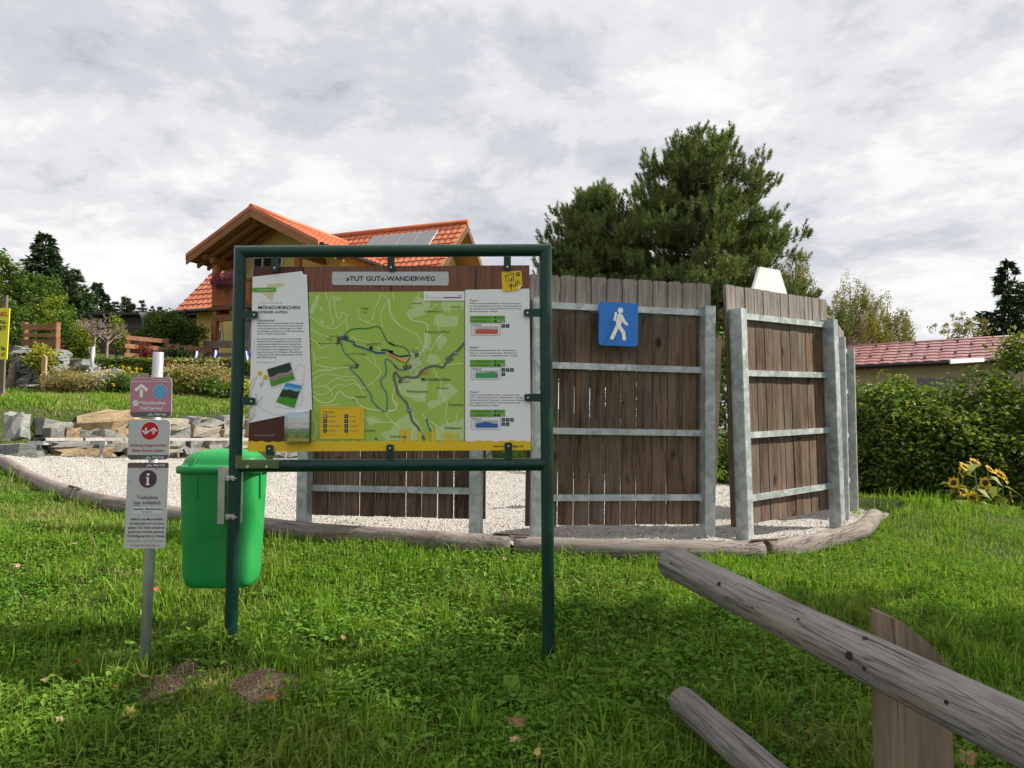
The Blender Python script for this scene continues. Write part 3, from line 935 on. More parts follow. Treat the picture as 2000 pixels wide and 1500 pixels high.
# two pasted photos
def photo(c, quad, inner, bands):
    ls.poly([z3(*p) for p in quad], 'lgrey', L4 - 0.0004)
    cx = sum(p[0] for p in quad) / 4; cy = sum(p[1] for p in quad) / 4
    ls.poly([z3(cx + (p[0] - cx) * 0.985, cy + (p[1] - cy) * 0.985) for p in quad], 'white', L4 + 0.0002)
    a, b, c_, d = inner
    for f0, f1, col, wob in bands:
        top = [(a[0] + (d[0] - a[0]) * (f0 + wob * math.sin(i * 2.1)) + (b[0] - a[0]) * i / 5 + ((c_[0] - d[0]) - (b[0] - a[0])) * i / 5 * f0, a[1] + (d[1] - a[1]) * (f0 + wob * math.sin(i * 2.1)) + (b[1] - a[1]) * i / 5) for i in range(6)]
        bot = [(d[0] * f1 + a[0] * (1 - f1) + (c_[0] * f1 + b[0] * (1 - f1) - d[0] * f1 - a[0] * (1 - f1)) * i / 5, d[1] * f1 + a[1] * (1 - f1) + (c_[1] * f1 + b[1] * (1 - f1) - d[1] * f1 - a[1] * (1 - f1)) * i / 5) for i in range(5, -1, -1)]
        ls.poly([z3(*p) for p in top + bot], col, L5 + 0.0003 * bands.index((f0, f1, col, wob)))
photo(0, [(478, 180), (755, 95), (822, 310), (520, 412)], [(486, 185), (748, 105), (805, 300), (535, 385)], [(0, 1, 'forest', 0), (0.45, 1, 'grey', 0.06), (0.55, 1, 'roof', 0.05), (0.72, 1, 'lawn', 0.05)])
photo(1, [(660, 345), (895, 350), (800, 660), (565, 605)], [(700, 340), (885, 370), (795, 630), (590, 560)], [(0, 1, 'skydeep', 0), (0.18, 1, 'sky', 0.01), (0.32, 1, 'forest', 0.04), (0.70, 1, 'lawn', 0.03)])
ls.dash([z3(*p) for p in [(808, 195), (840, 150), (885, 130), (908, 160), (905, 300), (885, 430), (885, 560), (830, 615)]], 0.8, 'grey', L4, 4, 3)
ls.dash([z3(*p) for p in [(350, 570), (430, 640), (530, 690), (690, 725)]], 0.8, 'grey', L4, 4, 3)
ls.dash([z1(*p) for p in [(300, 1340), (325, 1260), (340, 1160), (300, 1110)]], 0.7, 'grey', L4, 3, 2.4)
for a in [[(290, 780), (300, 600), (310, 420), (370, 270)], [(280, 470), (290, 380), (340, 280)], [(440, 490), (380, 560), (340, 600)], [(355, 590), (360, 480), (350, 460)], [(290, 790), (330, 690), (345, 640)], [(300, 770), (360, 700)], [(395, 340), (420, 390), (440, 330)], [(410, 380), (450, 300), (470, 290)]]:
    ls.line([z3(*p) for p in a], 0.8, 'grey', L4)
for cx, cy in ((402, 230), (470, 275)):
    for k in range(5):
        a = k * 1.257 + 0.4
        ls.poly([z3(cx + 17 * math.cos(a) + x, cy + 17 * math.sin(a) + y) for x, y in circ(0, 0, 15, 8)], 'yellow', L4 + 0.0002 * k)
    ls.poly([z3(x, y) for x, y in circ(cx, cy, 10, 8)], 'dyellow', L5)
ls.build('left_information_sheet', panel_o)

# metal name plate, yellow sticker
plate = MB().extrude([bp(649 + 3, 531, 0.004), bp(874, 531, 0.004), bp(876.5, 534, 0.004), bp(876.5, 555, 0.004), bp(874, 558, 0.004), bp(652, 557, 0.004), bp(649, 554, 0.004), bp(649, 534, 0.004)], (0, 0.0035, 0))
M['brushed'] = plain('brushed_aluminium', (0.40, 0.42, 0.42), 0.36, 0.75, 0.08, 4)
plate_o = plate.build('name_plate', M['brushed'], panel_o)
# (third level is the last: screws and letters of the plate hang on the panel as well)
tt = Print(bp, {k: I[k] for k in PB})
tt.text('»TUT GUT«-WANDERWEG', 676, 548.6, 8.6, 'navy', 0.0055, 174, 'l', 0.022)
tt.build('name_plate_lettering', panel_o)
m = MB()
for x in (657.5, 868):
    c = bp(x, 544, 0.004)
    MB().tube([c, c - Vector((0, 0.004, 0))], [0.0052, 0.004], 12).build('screw', M['bolt'], panel_o)
st = Print(bp, {k: I[k] for k in PB})
def rotp(pts, a):
    return [(1000 + x * math.cos(a) - y * math.sin(a), 549.5 + x * math.sin(a) + y * math.cos(a)) for x, y in pts]
st.poly(rotp([q for q in rrect(39.5, 38.5, 3.5, 3) if not (q[0] > 10 and q[1] > 10)][:0] + [(10, 19.2)] + [q for q in rrect(39.5, 38.5, 3.5, 3) if q[0] < 0 and q[1] > 0] + [q for q in rrect(39.5, 38.5, 3.5, 3) if q[0] < 0 and q[1] < 0] + [q for q in rrect(39.5, 38.5, 3.5, 3) if q[0] > 0 and q[1] < 0] + [(19.7, 10)], -0.06), 'yellow', L6)
st.poly(rotp([(19.6, 10), (10, 19.5), (12, 12)], -0.06), 'white', L6 + 0.001)
for pts in ([(-15, -10), (-5, -12), (4, -15)], [(-10, -11), (-12, -3), (-10, 1)], [(-5, -6), (-6, 0), (-2, 0), (0, -7), (0, 1)], [(4, -14), (3, -2), (5, 0)], [(-2, 8), (-5, 6), (-6, 11), (-2, 10), (-1, 5), (-3, 18)], [(2, 6), (2, 11), (6, 9), (7, 4), (7, 11)], [(10, -2), (10, 9)], [(7, 3), (13, 1)], [(15, 1), (15, 6)]):
    st.line(rotp(pts, -0.06), 1.25, 'black', L6 + 0.0006, 4)
st.poly(rotp([(9, -16), (16, -16), (16, -9), (9, -9)], -0.06), 'black', L6 + 0.0006)
st.poly(rotp([(10.5, -14), (12, -14), (12, -11), (10.5, -11)], -0.06), 'yellow', L6 + 0.0012)
st.poly(rotp([(13, -14), (14.5, -14), (14.5, -11), (13, -11)], -0.06), 'yellow', L6 + 0.0012)
st.build('yellow_sticker', panel_o)

# the map
MK = ['map', 'maplight', 'road', 'white', 'black', 'grey', 'mainroad', 'rgreen', 'rblue', 'dteal', 'red', 'orange', 'lgrey', 'yellow', 'dyellow', 'cyan', 'navy', 'skydeep']
mp = Print(bp, {k: I[k] for k in MK})
mp.poly([(601.5, 570.5), (907.5, 569), (908, 863), (606, 864)], 'map', L1)
for f, pts in ((z2, [(190, 860), (220, 800), (280, 780), (260, 730), (300, 640), (480, 690), (470, 780), (420, 840), (330, 880), (230, 890)]), (z2, [(510, 960), (530, 860), (600, 840), (660, 860), (800, 860), (790, 980), (660, 1000), (570, 990)]),
               (z2, [(540, 1100), (620, 1090), (670, 1130), (650, 1190), (600, 1210), (610, 1240), (570, 1260), (545, 1200)]), (z2, [(400, 1040), (480, 1080), (480, 1200), (440, 1280), (400, 1200)]), (z2, [(460, 1300), (540, 1310), (600, 1380), (520, 1440), (420, 1400)]),
               (z2, [(600, 700), (860, 700), (860, 780), (720, 800), (640, 820), (600, 780)]), (z4, [(100, 360), (160, 300), (300, 290), (450, 300), (420, 560), (330, 560), (210, 500), (140, 450)]), (z4, [(430, 580), (480, 540), (560, 530), (560, 400), (700, 340), (800, 440), (700, 520), (600, 590), (480, 650)]),
               (z4, [(100, 760), (200, 700), (320, 760), (400, 900), (380, 1000), (0, 1000), (0, 900)]), (z4, [(640, 800), (760, 790), (860, 740), (860, 1000), (500, 1000), (520, 880)]), (z1, [(960, 820), (1040, 640), (1090, 620), (1060, 740), (1000, 850)]),
               (z1, [(1250, 650), (1330, 640), (1320, 690), (1260, 700)]), (z1, [(1060, 880), (1130, 920), (1150, 960), (1100, 950)]), (z1, [(1070, 740), (1110, 770), (1140, 840), (1090, 790)]), (z3, [(1780, 920), (1830, 900), (1990, 860), (1990, 1000), (1850, 1000)]), (z3, [(1600, 740), (1720, 720), (1800, 790), (1660, 830)])):
    mp.poly([f(*p) for p in pts], 'maplight', L1 + 0.0004)
roads = [(z1, 1.3, [[(1155, 600), (1180, 680), (1205, 760), (1210, 860), (1250, 930), (1215, 975), (1150, 990), (1090, 960), (965, 860)], [(1230, 620), (1205, 700), (1195, 760)], [(1240, 640), (1265, 770), (1290, 890), (1335, 875), (1340, 820), (1400, 860), (1390, 900), (1310, 980), (1250, 1010), (1170, 1005)],
          [(1390, 900), (1400, 980), (1408, 1050)], [(1780, 600), (1760, 700), (1710, 800), (1690, 900), (1630, 940)], [(1535, 790), (1540, 890), (1630, 940), (1740, 985)], [(1880, 680), (1830, 750), (1790, 840), (1790, 920), (1810, 1000)], [(1790, 620), (1880, 680), (1890, 780), (1930, 880), (2000, 970)],
          [(970, 995), (1060, 1060), (1200, 1110)], [(970, 1120), (1050, 1170), (1110, 1240), (1160, 1210), (1280, 1190)], [(975, 1250), (1020, 1300), (1030, 1360), (1100, 1340), (1190, 1350)], [(1030, 1360), (1040, 1420), (1150, 1450), (1290, 1465), (1420, 1455)], [(1070, 1500), (1200, 1490), (1290, 1465)],
          [(1430, 1100), (1560, 1150), (1640, 1170), (1740, 1220), (1790, 1260)], [(1690, 1290), (1730, 1430), (1590, 1320)]]),
         (z3, 1.3, [[(995, 250), (1080, 200), (1160, 190), (1280, 180)], [(1000, 320), (1080, 260), (1170, 240), (1300, 260), (1500, 270)], [(1000, 390), (1150, 370), (1240, 310), (1290, 285), (1390, 320), (1440, 300), (1500, 330), (1560, 390), (1610, 400)], [(1000, 430), (1060, 470), (1150, 470), (1220, 420), (1300, 360), (1400, 380), (1450, 350), (1530, 370), (1590, 480)],
          [(1640, 370), (1740, 290), (1790, 210), (1730, 130)], [(1820, 660), (1900, 760), (1985, 850)], [(1600, 720), (1700, 780), (1800, 800), (1920, 790)], [(1005, 740), (1050, 820), (1040, 900), (1005, 1000)], [(1150, 380), (1220, 430), (1225, 500)], [(1180, 990), (1240, 970), (1300, 980), (1360, 1005)], [(1100, 600), (1200, 600), (1330, 580)]]),
         (z3, 1.9, [[(1005, 490), (1100, 560), (1180, 570), (1250, 530), (1290, 450), (1340, 450), (1400, 500), (1500, 520), (1530, 580), (1620, 630), (1800, 660), (1930, 660), (1970, 610), (1920, 510), (1950, 400), (1930, 330)]]),
         (z2, 1.4, [[(0, 690), (10, 840), (90, 950), (200, 1020), (320, 1080), (350, 1140), (400, 1230)], [(360, 600), (330, 650), (390, 690), (410, 760)], [(480, 800), (530, 740), (570, 730)], [(640, 1060), (540, 1150), (470, 1280)], [(690, 700), (690, 840)], [(540, 870), (560, 950), (570, 1030), (600, 1090)], [(560, 1440), (700, 1425), (850, 1410)], [(40, 600), (60, 700)]]),
         (z2, 2.0, [[(230, 890), (290, 920), (400, 940), (445, 980), (440, 1050), (420, 1150), (410, 1230), (370, 1290), (340, 1330)]]),
         (z4, 1.5, [[(510, 170), (560, 270), (600, 330), (590, 440), (640, 510), (665, 590), (650, 740), (690, 820)], [(770, 700), (770, 770), (690, 830)], [(460, 770), (540, 830), (640, 890)], [(540, 830), (550, 900), (585, 995)], [(60, 320), (70, 400), (40, 510), (90, 590), (70, 650), (0, 660)], [(110, 390), (180, 530), (230, 600), (270, 700), (290, 840), (250, 980)], [(0, 790), (60, 800), (130, 850)], [(190, 480), (300, 500), (400, 490)], [(380, 700), (430, 760), (500, 880), (560, 990)]])]
for f, w, ls_ in roads:
    for pts in ls_:
        mp.line([f(*p) for p in pts], w, 'road', L1 + 0.0009)
# village streets
rr = random.Random(3)
for k in range(26):
    a = (rr.gauss(310, 45), rr.gauss(130, 75))
    an = rr.uniform(0, 3.14)
    l = rr.uniform(20, 70)
    mp.line([z4(a[0] - l * math.cos(an), a[1] - l * math.sin(an)), z4(a[0] + l * math.cos(an), a[1] + l * math.sin(an))], 0.8, 'white', L1 + 0.0013, 0)
for k in range(40):
    a = (rr.gauss(310, 60), rr.gauss(120, 80))
    mp.rect(*z4(*a), *(z + 1.1 for z in z4(*a)), 'lgrey', L1 + 0.0016)
for c in ((590, 1100), (560, 830), (200, 730), (690, 800), (300, 660)):
    for k in range(9):
        a = (c[0] + rr.gauss(0, 25), c[1] + rr.gauss(0, 25))
        mp.rect(*(z2 if c[1] > 805 else z4)(*a), *(z + 0.9 for z in (z2 if c[1] > 805 else z4)(*a)), 'lgrey', L1 + 0.0016)
mp.line([z2(870, 1175), z2(820, 1230), z2(760, 1290), z2(650, 1365)], 5, 'mainroad', L1 + 0.0019)
mp.line([z2(650, 1365), z2(700, 1355), z2(735, 1368)], 5, 'mainroad', L1 + 0.002)
mp.line([z4(*p) for p in [(725, 72), (660, 110), (620, 160), (560, 150), (510, 145), (430, 170), (370, 210), (340, 260), (290, 280), (200, 270), (140, 290), (100, 250), (70, 220), (55, 270), (80, 380), (110, 470), (200, 570), (240, 680), (270, 780), (330, 850), (370, 920), (405, 998)]], 4.6, 'mainroad', L1 + 0.0019)
mp.poly([z1(1840, 1290), z1(1930, 1292), z1(2000, 1330), z2(120, 1345), z2(225, 1335), z2(190, 1405), z2(90, 1360), z2(0, 1310)], 'orange', L1 + 0.0017)
mp.line([z1(*p) for p in [(1370, 1090), (1430, 1030), (1530, 1010), (1630, 1010), (1740, 985), (1790, 1020), (1830, 1100), (1870, 1170), (1950, 1210)]] + [z2(*p) for p in [(0, 1165), (60, 1200), (170, 1225), (220, 1270), (245, 1330), (200, 1400), (205, 1440)]], 2.0, 'rgreen', L1 + 0.0023)
mp.line([z1(1790, 1265), z1(1830, 1255), z1(1930, 1280), z2(0, 1275), z2(60, 1310), z2(130, 1330), z2(235, 1320)], 3.6, 'dteal', L1 + 0.0025)
mp.line([z1(*p) for p in [(1340, 1130), (1480, 1170), (1480, 1200), (1600, 1240), (1740, 1290), (1840, 1290)]], 3.2, 'rblue', L1 + 0.0025)
mp.line([z1(*p) for p in [(1340, 1126), (1480, 1162), (1485, 1194), (1600, 1232), (1740, 1281), (1840, 1282)]], 1.2, 'dteal', L1 + 0.0028)
mp.line([z1(*p) for p in [(1330, 1160), (1350, 1240), (1380, 1300), (1460, 1370), (1520, 1420)]], 1.8, 'rblue', L1 + 0.0025)
mp.line([z3(*p) for p in [(1520, 172), (1430, 168), (1540, 280), (1620, 400), (1680, 490), (1685, 545), (1800, 655), (1855, 655), (1860, 560), (1850, 450), (1800, 380), (1790, 300), (1840, 250), (1850, 180), (1840, 120), (1845, 70), (1900, 90), (1990, 190)]] + [z4(*p) for p in [(60, 140), (120, 190), (220, 185)]], 1.9, 'rblue', L1 + 0.0025, 5)
mp.line([z2(0, 1310), z2(90, 1360), z2(190, 1410)], 1.4, 'red', L1 + 0.0028)
mp.line([z4(430, 750), z4(450, 820), z4(480, 900)], 2.6, 'rblue', L1 + 0.0025)
mp.poly([z3(*p) for p in [(1710, 980), (1740, 970), (1760, 995), (1730, 1000)]], 'rblue', L1 + 0.0025)
LT = L1 + 0.0034
for t, f, u, v, cap, w, sp in [('Kogel', z1, 1605, 787, 3.6, 13, 1), ('1146', z1, 1605, 832, 2.4, 6, 1), ('Lichtenegg', z1, 1512, 1308, 3.4, 36, 1.2), ('Unterhöfen', z2, 552, 1060, 4.4, 46, 1.2), ('Joglbauer', z2, 322, 727, 2.8, 21, 1), ('Buchwaldmühle', z2, 495, 822, 3.0, 28, 1), ('Zeilhofer', z2, 770, 770, 3.4, 20, 1),
                               ('Mönichkirchen', z4, 540, 315, 5.8, 57, 1), ('967', z4, 400, 332, 2.2, 6, 1), ('Pfeffergraben', z4, 325, 450, 4.2, 40, 1), ('Windbichl', z4, 610, 410, 3.6, 23, 1), ('Taschenberg', z4, 762, 602, 4.2, 29, 1), ('Feldbauern', z4, 742, 870, 4.6, 33, 1), ('Schaueregg', z4, 108, 967, 4.6, 31, 1),
                               ('Sackarl', z3, 1562, 510, 3.8, 20, 1), ('934', z3, 1478, 545, 2.2, 6, 1), ('Tauchengester', z3, 1652, 896, 3.8, 28, 1), ('Sonnenbahn', z1, 1545, 968 + 220, 0.1, 1, 1), ('Rabl Irrsee', z1, 1255, 1107, 2.6, 21, 1), ('Berg', z1, 1200, 1140, 2.6, 8, 1), ('Mönichkirchner Schwaig', z1, 1178, 1190, 2.6, 34, 1), ('Sonnenstein', z3, 1420, 143, 2.6, 21, 1), ('Familienbahnen', z1, 1712, 1190, 2.4, 27, 1), ('Mönichkirchen', z1, 1690, 1208, 2.4, 21, 1), ('Wasserpark', z2, 295, 1266, 2.4, 16, 1), ('1.000 m', z2, 295, 1288, 2.4, 13, 1), ('Schiwiese', z4, 205, 322, 2.2, 15, 1), ('Hasen', z4, 195, 342, 2.2, 10, 1)]:
    if cap > 0.5:
        mp.text(t, *f(u, v), cap, 'black', LT, w, 'c', 0.004, 0, 2, sp)
mp.text('Start', *z4(405, 232), 4.2, 'red', LT, 14, 'c')
for a, b in (((358, 205), (452, 205)), ((452, 205), (452, 240)), ((452, 240), (358, 240)), ((358, 240), (358, 205))):
    mp.line([z4(*a), z4(*b)], 0.6, 'red', LT, 0)
for f, u, v in ((z1, 1308, 1127), (z1, 1355, 1114), (z1, 1397, 1111), (z1, 1300, 1168), (z1, 1677, 1235), (z3, 1515, 142), (z2, 320, 1313), (z4, 185, 158), (z4, 233, 157), (z4, 132, 324)):
    x, y = f(u, v)
    mp.rect(x - 3.2, y - 3.2, x + 3.2, y + 3.2, 'black', LT + 0.0003, 0.8)
    mp.rect(x - 1.4, y - 1.2, x + 1.4, y + 1.2, 'grey', LT + 0.0006)
mp.poly(circ(*z1(1336, 1088), 2.6, 8), 'cyan', LT)
mp.text('P', *z4(233, 166), 3.6, 'orange', LT + 0.0008, 2.4, 'c', 0.02)
for f, u, v in ((z2, 765, 1291), (z4, 233, 650)):
    x, y = f(u, v)
    mp.rect(x - 4.2, y - 2.6, x + 4.2, y + 2.6, 'rblue', LT + 0.0003, 0.8)
    mp.text('54', x, y + 1.7, 3.2, 'white', LT + 0.0006, 5.6, 'c')
mp.rect(828, 569.5, 907.3, 587.5, 'white', L2 + 0.0022)
mp.rect(833, 581, 867.5, 582.4, 'lgrey', L3 + 0.0012)
mp.rect(867.5, 580.6, 901.5, 582.6, 'black', L3 + 0.0012)
mp.text('0', 833, 578.8, 2.8, 'black', L3 + 0.0012)
mp.text('1 km', 902, 578.8, 2.8, 'black', L3 + 0.0012, 7.5, 'r')
# legend card
mp.rect(625, 795, 712, 858, 'yellow', L4 + 0.001, 3)
mp.rect(624.8, 840, 626.2, 863, 'dyellow', L4 + 0.0012); mp.rect(709, 840, 711, 863, 'yellow', L4 + 0.0008)
for a, b in (((628, 797.5), (708, 797)), ((704.5, 800), (704, 846)), ((627, 800), (627, 848)), ((629, 849.5), (702, 849.5))):
    mp.dash([a, ((a[0] + b[0]) / 2, (a[1] + b[1]) / 2), b], 0.8, 'dyellow', L5, 26, 3)
mp.text('Piktogramme', 632, 806.5, 4.0, 'black', L5, 22, 'l', 0.0, 0.3)
for i, (a, b) in enumerate((('Parkplatz', 'Aussicht'), ('Restaurant', 'Spielplatz'), ('Themenweg Lebensspur', 'Wassererlebnis'), ('Sesselbahn', 'Wasserpark'))):
    y = 813 + i * 9.4
    for x, t, w in ((635.8, a, 24 if i == 2 else 14), (677, b, 16 if i > 1 else 12)):
        mp.rect(x - 3.7, y - 3.8, x + 3.7, y + 3.8, 'navy', L5, 0.9)
        mp.rect(x - 1.6, y - 1.6, x + 1.6, y + 1.4, 'grey', L5 + 0.0004)
        mp.text(t, x + 7.5, y + 1.2, 2.4, 'black', L5, w, 'l', 0.0, 0, 2)
mp.text('P', 635.8, 816, 5.2, 'white', L5 + 0.0008, 3.4, 'c', 0.03)
# walkers in yellow along the bottom edge
rr = random.Random(8)
for x, h in ((785, 27), (796.5, 29), (821, 22), (835.5, 17), (846, 26), (871.5, 20), (881, 20), (893, 18)):
    w = h * 0.2
    y = 863
    mp.poly([(x - w * 0.9, y), (x - w * 0.4, y - h * 0.5), (x - w, y - h * 0.62), (x - w * 0.7, y - h * 0.82), (x, y - h * 0.84), (x + w * 0.8, y - h * 0.78), (x + w * 0.95, y - h * 0.5), (x + w * 0.4, y - h * 0.48), (x + w, y)], 'dyellow' if False else 'yellow', LT)
    mp.poly(circ(x + w * 0.1, y - h * 0.91, h * 0.085, 8), 'yellow', LT + 0.0003)
mp.build('trail_map', panel_o)

# right sheet with the three routes
rs = Print(bp, {k: I[k] for k in PB})
rs.poly([(908.5, 566.5), (1034, 564), (1036.8, 862), (908.5, 863)], 'white', L3)
rs.poly([(907.3, 566.5), (908.5, 566.5), (908.5, 863), (907.3, 863)], 'black', L2)
routes = [(z2, 700, 'red', ['Parkplatz Sonnenbahn Mönichkirchen - Wasserpark mit Spielen-', 'um - Richtung Mönichkirchner Schwaig - nach dem Schwaben bei', 'der Kreuzung mit der Zubringerstraße auf dieser weiter Richtung', 'Mönichkirchen Hausfer - Parkplatz'], [100, 102, 100, 54], 865, 'chartr', 2, [0.55, 0.6, 0.62, 0.6, 0.57, 0.55]),
          (z2, 1238, 'black', ['Parkplatz Sonnenbahn Mönichkirchen - Wasserpark mit', 'Spielerium - Themenweg (Lebensspur) - Mönichkirchner', 'Schwaig - Dreh-Lucke - Richtung Mönichkirchen - Parkplatz'], [90, 93, 94], 1370, 'chartg', 4, [0.62, 0.66, 0.62, 0.7, 0.8, 0.78, 0.55]),
          (z4, 455, 'rblue', ['Parkplatz Sonnenbahn Mönichkirchen - Wasserpark mit Spie-', 'lerium - Themenweg (Lebensspur) - Mönichkirchner Schwaig', '(Einkehrmöglichkeiten/Wanderwirte) - Studentenkreuz - Richtung', 'Schaueregg/Tränkwirt/Funkenhof - retour Richtung Unterberg -', 'Richtung Mönichkirchen - Parkplatz'], [98, 101, 104, 100, 56], 648, 'chartb', 5, [0.55, 0.6, 0.68, 0.8, 0.76, 0.6, 0.52, 0.5])]
for n_, (f, v0, col, lines, wd, bar, cc, ni, prof) in enumerate(routes):
    rs.text('Route %d' % (n_ + 1), *f(930, v0), 4.0, col, L4, 16.5, 'l', 0.006, 0.3)
    for i, t in enumerate(lines):
        rs.text(t, *f(928, v0 + 30 + i * 30), 2.5, 'black', L4, wd[i], 'l', 0.006, 0, 2)
    x0, y0 = f(930, bar); x1, y1 = f(1332, bar + 79)
    rs.rect(x0, y0, x1, y1, 'green', L4)
    rs.rect(x0, (y0 + y1) / 2 - 0.3, x1, (y0 + y1) / 2 + 0.3, 'lgrey', L4 + 0.0006)
    rs.rect(x0 + 43, y0, x0 + 43.6, y1, 'lgrey', L4 + 0.0006)
    rs.text('Gesamtlänge Wegstrecke', x0 + 8, y0 + 4.9, 2.4, 'black', L4 + 0.0008, 32, 'l', 0, 0, 2)
    rs.text('ca. %d Stunden' % (n_ + 1), x0 + 8, y0 + 11.5, 2.4, 'black', L4 + 0.0008, 23, 'l', 0, 0, 2)
    rs.text(['3,2 km', '7,5 km', '9,8 km'][n_], x0 + 55, y0 + 4.9, 2.4, 'black', L4 + 0.0008, 9, 'l', 0, 0, 2)
    for k in range(3):
        rs.poly([(x0 + 47 + k * 7, y0 + 8.5), (x0 + 49 + k * 7, y0 + 8.5), (x0 + 52 + k * 7, y0 + 11), (x0 + 52 + k * 7, y0 + 12), (x0 + 47 + k * 7, y0 + 12)], 'black' if k <= n_ and k < 2 else 'lgrey', L4 + 0.0008)
    rs.poly([(x0 + 47, y0 + 1.8), (x0 + 49, y0 + 1.8), (x0 + 51.5, y0 + 4), (x0 + 51.5, y0 + 5), (x0 + 47, y0 + 5)], 'black', L4 + 0.0008)
    bx0, by0 = f(945, bar + 82); bx1, by1 = f(1275, bar + 225)
    for a, b in (((bx0, by0), (bx1, by0)), ((bx1, by0), (bx1, by1)), ((bx1, by1), (bx0, by1)), ((bx0, by1), (bx0, by0))):
        rs.line([a, b], 0.7, 'grey', L4, 0)
    rs.text('Höhenprofil', bx0 + 2.2, by0 + 5, 2.8, 'black', L4, 17, 'l', 0.012, 0, 2)
    cx0, cy0, cx1, cy1 = bx0 + 8.5, by0 + 6.6, bx1 - 4.2, by1 - 3.2
    rs.rect(cx0, cy0, cx1, cy1, 'lgrey', L4)
    rs.poly([(cx0, cy1)] + [(cx0 + (cx1 - cx0) * i / (len(prof) - 1), cy1 - (cy1 - cy0) * p) for i, p in enumerate(prof)] + [(cx1, cy1)], cc, L4 + 0.0008)
    for k in range(5):
        rs.text('%d' % (1200 - 100 * k), cx0 - 1.2, cy0 + 1 + k * (cy1 - cy0) / 4.2, 1.8, 'grey', L4, 4.6, 'r', 0, 0, 2)
    for k in range(ni):
        x, y = f(1312, bar + 116)
        x += (k % 3) * 8.4; y += (k // 3) * 8.4
        rs.rect(x - 3.4, y - 3.4, x + 3.4, y + 3.4, 'navy', L4, 0.7)
        rs.rect(x - 1.5, y - 1.3, x + 1.5, y + 1.3, 'grey', L4 + 0.0006)
rs.build('right_route_sheet', panel_o)

# clear leaflet box on the board, with leaflets
def glass(name, tint=(0.95, 0.97, 0.97), rough=0.05, fac=0.82):
    t = NT(name)
    tr = t.node('ShaderNodeBsdfTransparent', {'Color': tint})
    gl = t.node('ShaderNodeBsdfGlossy', {'Color': (1, 1, 1), 'Roughness': rough})
    lw = t.node('ShaderNodeLayerWeight', {'Blend': 0.25}).outputs['Fresnel']
    f = t.math('MAXIMUM', lw, 1 - fac)
    mx = t.node('ShaderNodeMixShader', {0: f, 1: tr.outputs[0], 2: gl.outputs[0]})
    t.l.new(mx.outputs[0], t.out.inputs[0])
    return t.mat
M['acrylic'] = glass('clear_acrylic')
def bb_box(mb, x0, y0, x1, y1, l0, l1):
    a, b = bp(x0, y1, l0), bp(x1, y0, l1)
    mb.box((a + b) / 2, (b.x - a.x, abs(b.y - a.y), b.z - a.z))
    return mb
m = MB()
bb_box(m, 561, 800, 610, 863, 0.050, 0.0525)
bb_box(m, 561, 800, 562, 863, 0.012, 0.0498)
bb_box(m, 609, 800, 610, 863, 0.012, 0.0498)
bb_box(m, 558, 863.2, 612, 864, 0.008, 0.054)
lb = m.build('leaflet_box', M['acrylic'], board)
lf = Print(lambda a, b, l: bp(a, b, l), {k: I[k] for k in PB})
lf.rect(565, 806, 607, 862, 'forest', 0.034)
lf.rect(566, 807, 606, 816, 'sky', 0.0345)
lf.rect(566, 816, 606, 822, 'grey', 0.0347)
lf.rect(567, 822, 592, 826, 'lawn', 0.0352)
lf.rect(595, 816, 606, 824, 'dyellow', 0.0354)
lf.poly([(566, 832), (585, 828), (606, 831), (606, 836), (566, 838)], 'lgrey', 0.0352)
lf.poly([(566, 842), (585, 838), (606, 842), (606, 850), (566, 853)], 'lawn', 0.0353)
lf.rect(565, 855, 607, 862, 'yellow', 0.0356)
for x in (570, 574, 578, 588, 592, 597):
    lf.poly([(x - 1.2, 856), (x - 1, 850), (x, 847.5), (x + 1, 850), (x + 1.2, 856)], 'yellow', 0.0357)
lf.build('leaflet', lb)
m = MB()
bb_box(m, 464, 889, 549, 914, 0.034, 0.036)
cp = m.build('clear_holder', M['acrylic'], board)
for x in (488.5, 525.5):
    c = bp(x, 911, 0.036)
    MB().tube([c, c - Vector((0, 0.005, 0))], [0.008, 0.006], 10).build('bolt', M['bolt'], cp)

# ------------------------------------------------------------------ litter bin hung on the left post
def superring(cx, cy, w, d, z, n=40, e=4.0, f=None):
    out = []
    for k in range(n):
        a = 2 * math.pi * k / n
        c, s = math.cos(a), math.sin(a)
        out.append((cx + math.copysign(abs(c) ** (2 / e), c) * w / 2, cy + math.copysign(abs(s) ** (2 / e), s) * d / 2, z))
    return out
def loft(mb, rings, cap0=True, cap1=True, m=0):
    n = len(rings[0])
    vs = [v for r in rings for v in r]
    mb.add(vs, [(i * n + k, i * n + (k + 1) % n, (i + 1) * n + (k + 1) % n, (i + 1) * n + k) for i in range(len(rings) - 1) for k in range(n)], m, True)
    k0 = len(mb.v) - len(vs)
    if cap0:
        mb.f.append(tuple(k0 + k for k in range(n - 1, -1, -1))); mb.m.append(m); mb.sm.append(True)
    if cap1:
        mb.f.append(tuple(k0 + len(vs) - n + k for k in range(n))); mb.m.append(m); mb.sm.append(True)
BINY = 4.06
c = P(437, 1010, BINY)
ppx = BINY / F
zb0, zr0 = P(437, 1141, BINY).z, P(437, 912, BINY).z
bcx = c.x
binr = thing('litter_bin', 'bright green plastic litter bin clamped to the left green post', 'bin', (bcx, BINY, zb0))
m = MB()
w0, w1, d0, d1 = 0.35, 0.395, 0.24, 0.285
rings = []
for z, k in ((0, 0.86), (0.008, 0.92), (0.025, 0.965), (0.05, 0.985), (0.09, 1.0)):
    rings.append(superring(bcx, BINY, w0 * k + 0.01 * (z / .09), d0 * k + 0.01 * (z / .09), zb0 + z, 48, 4.5))
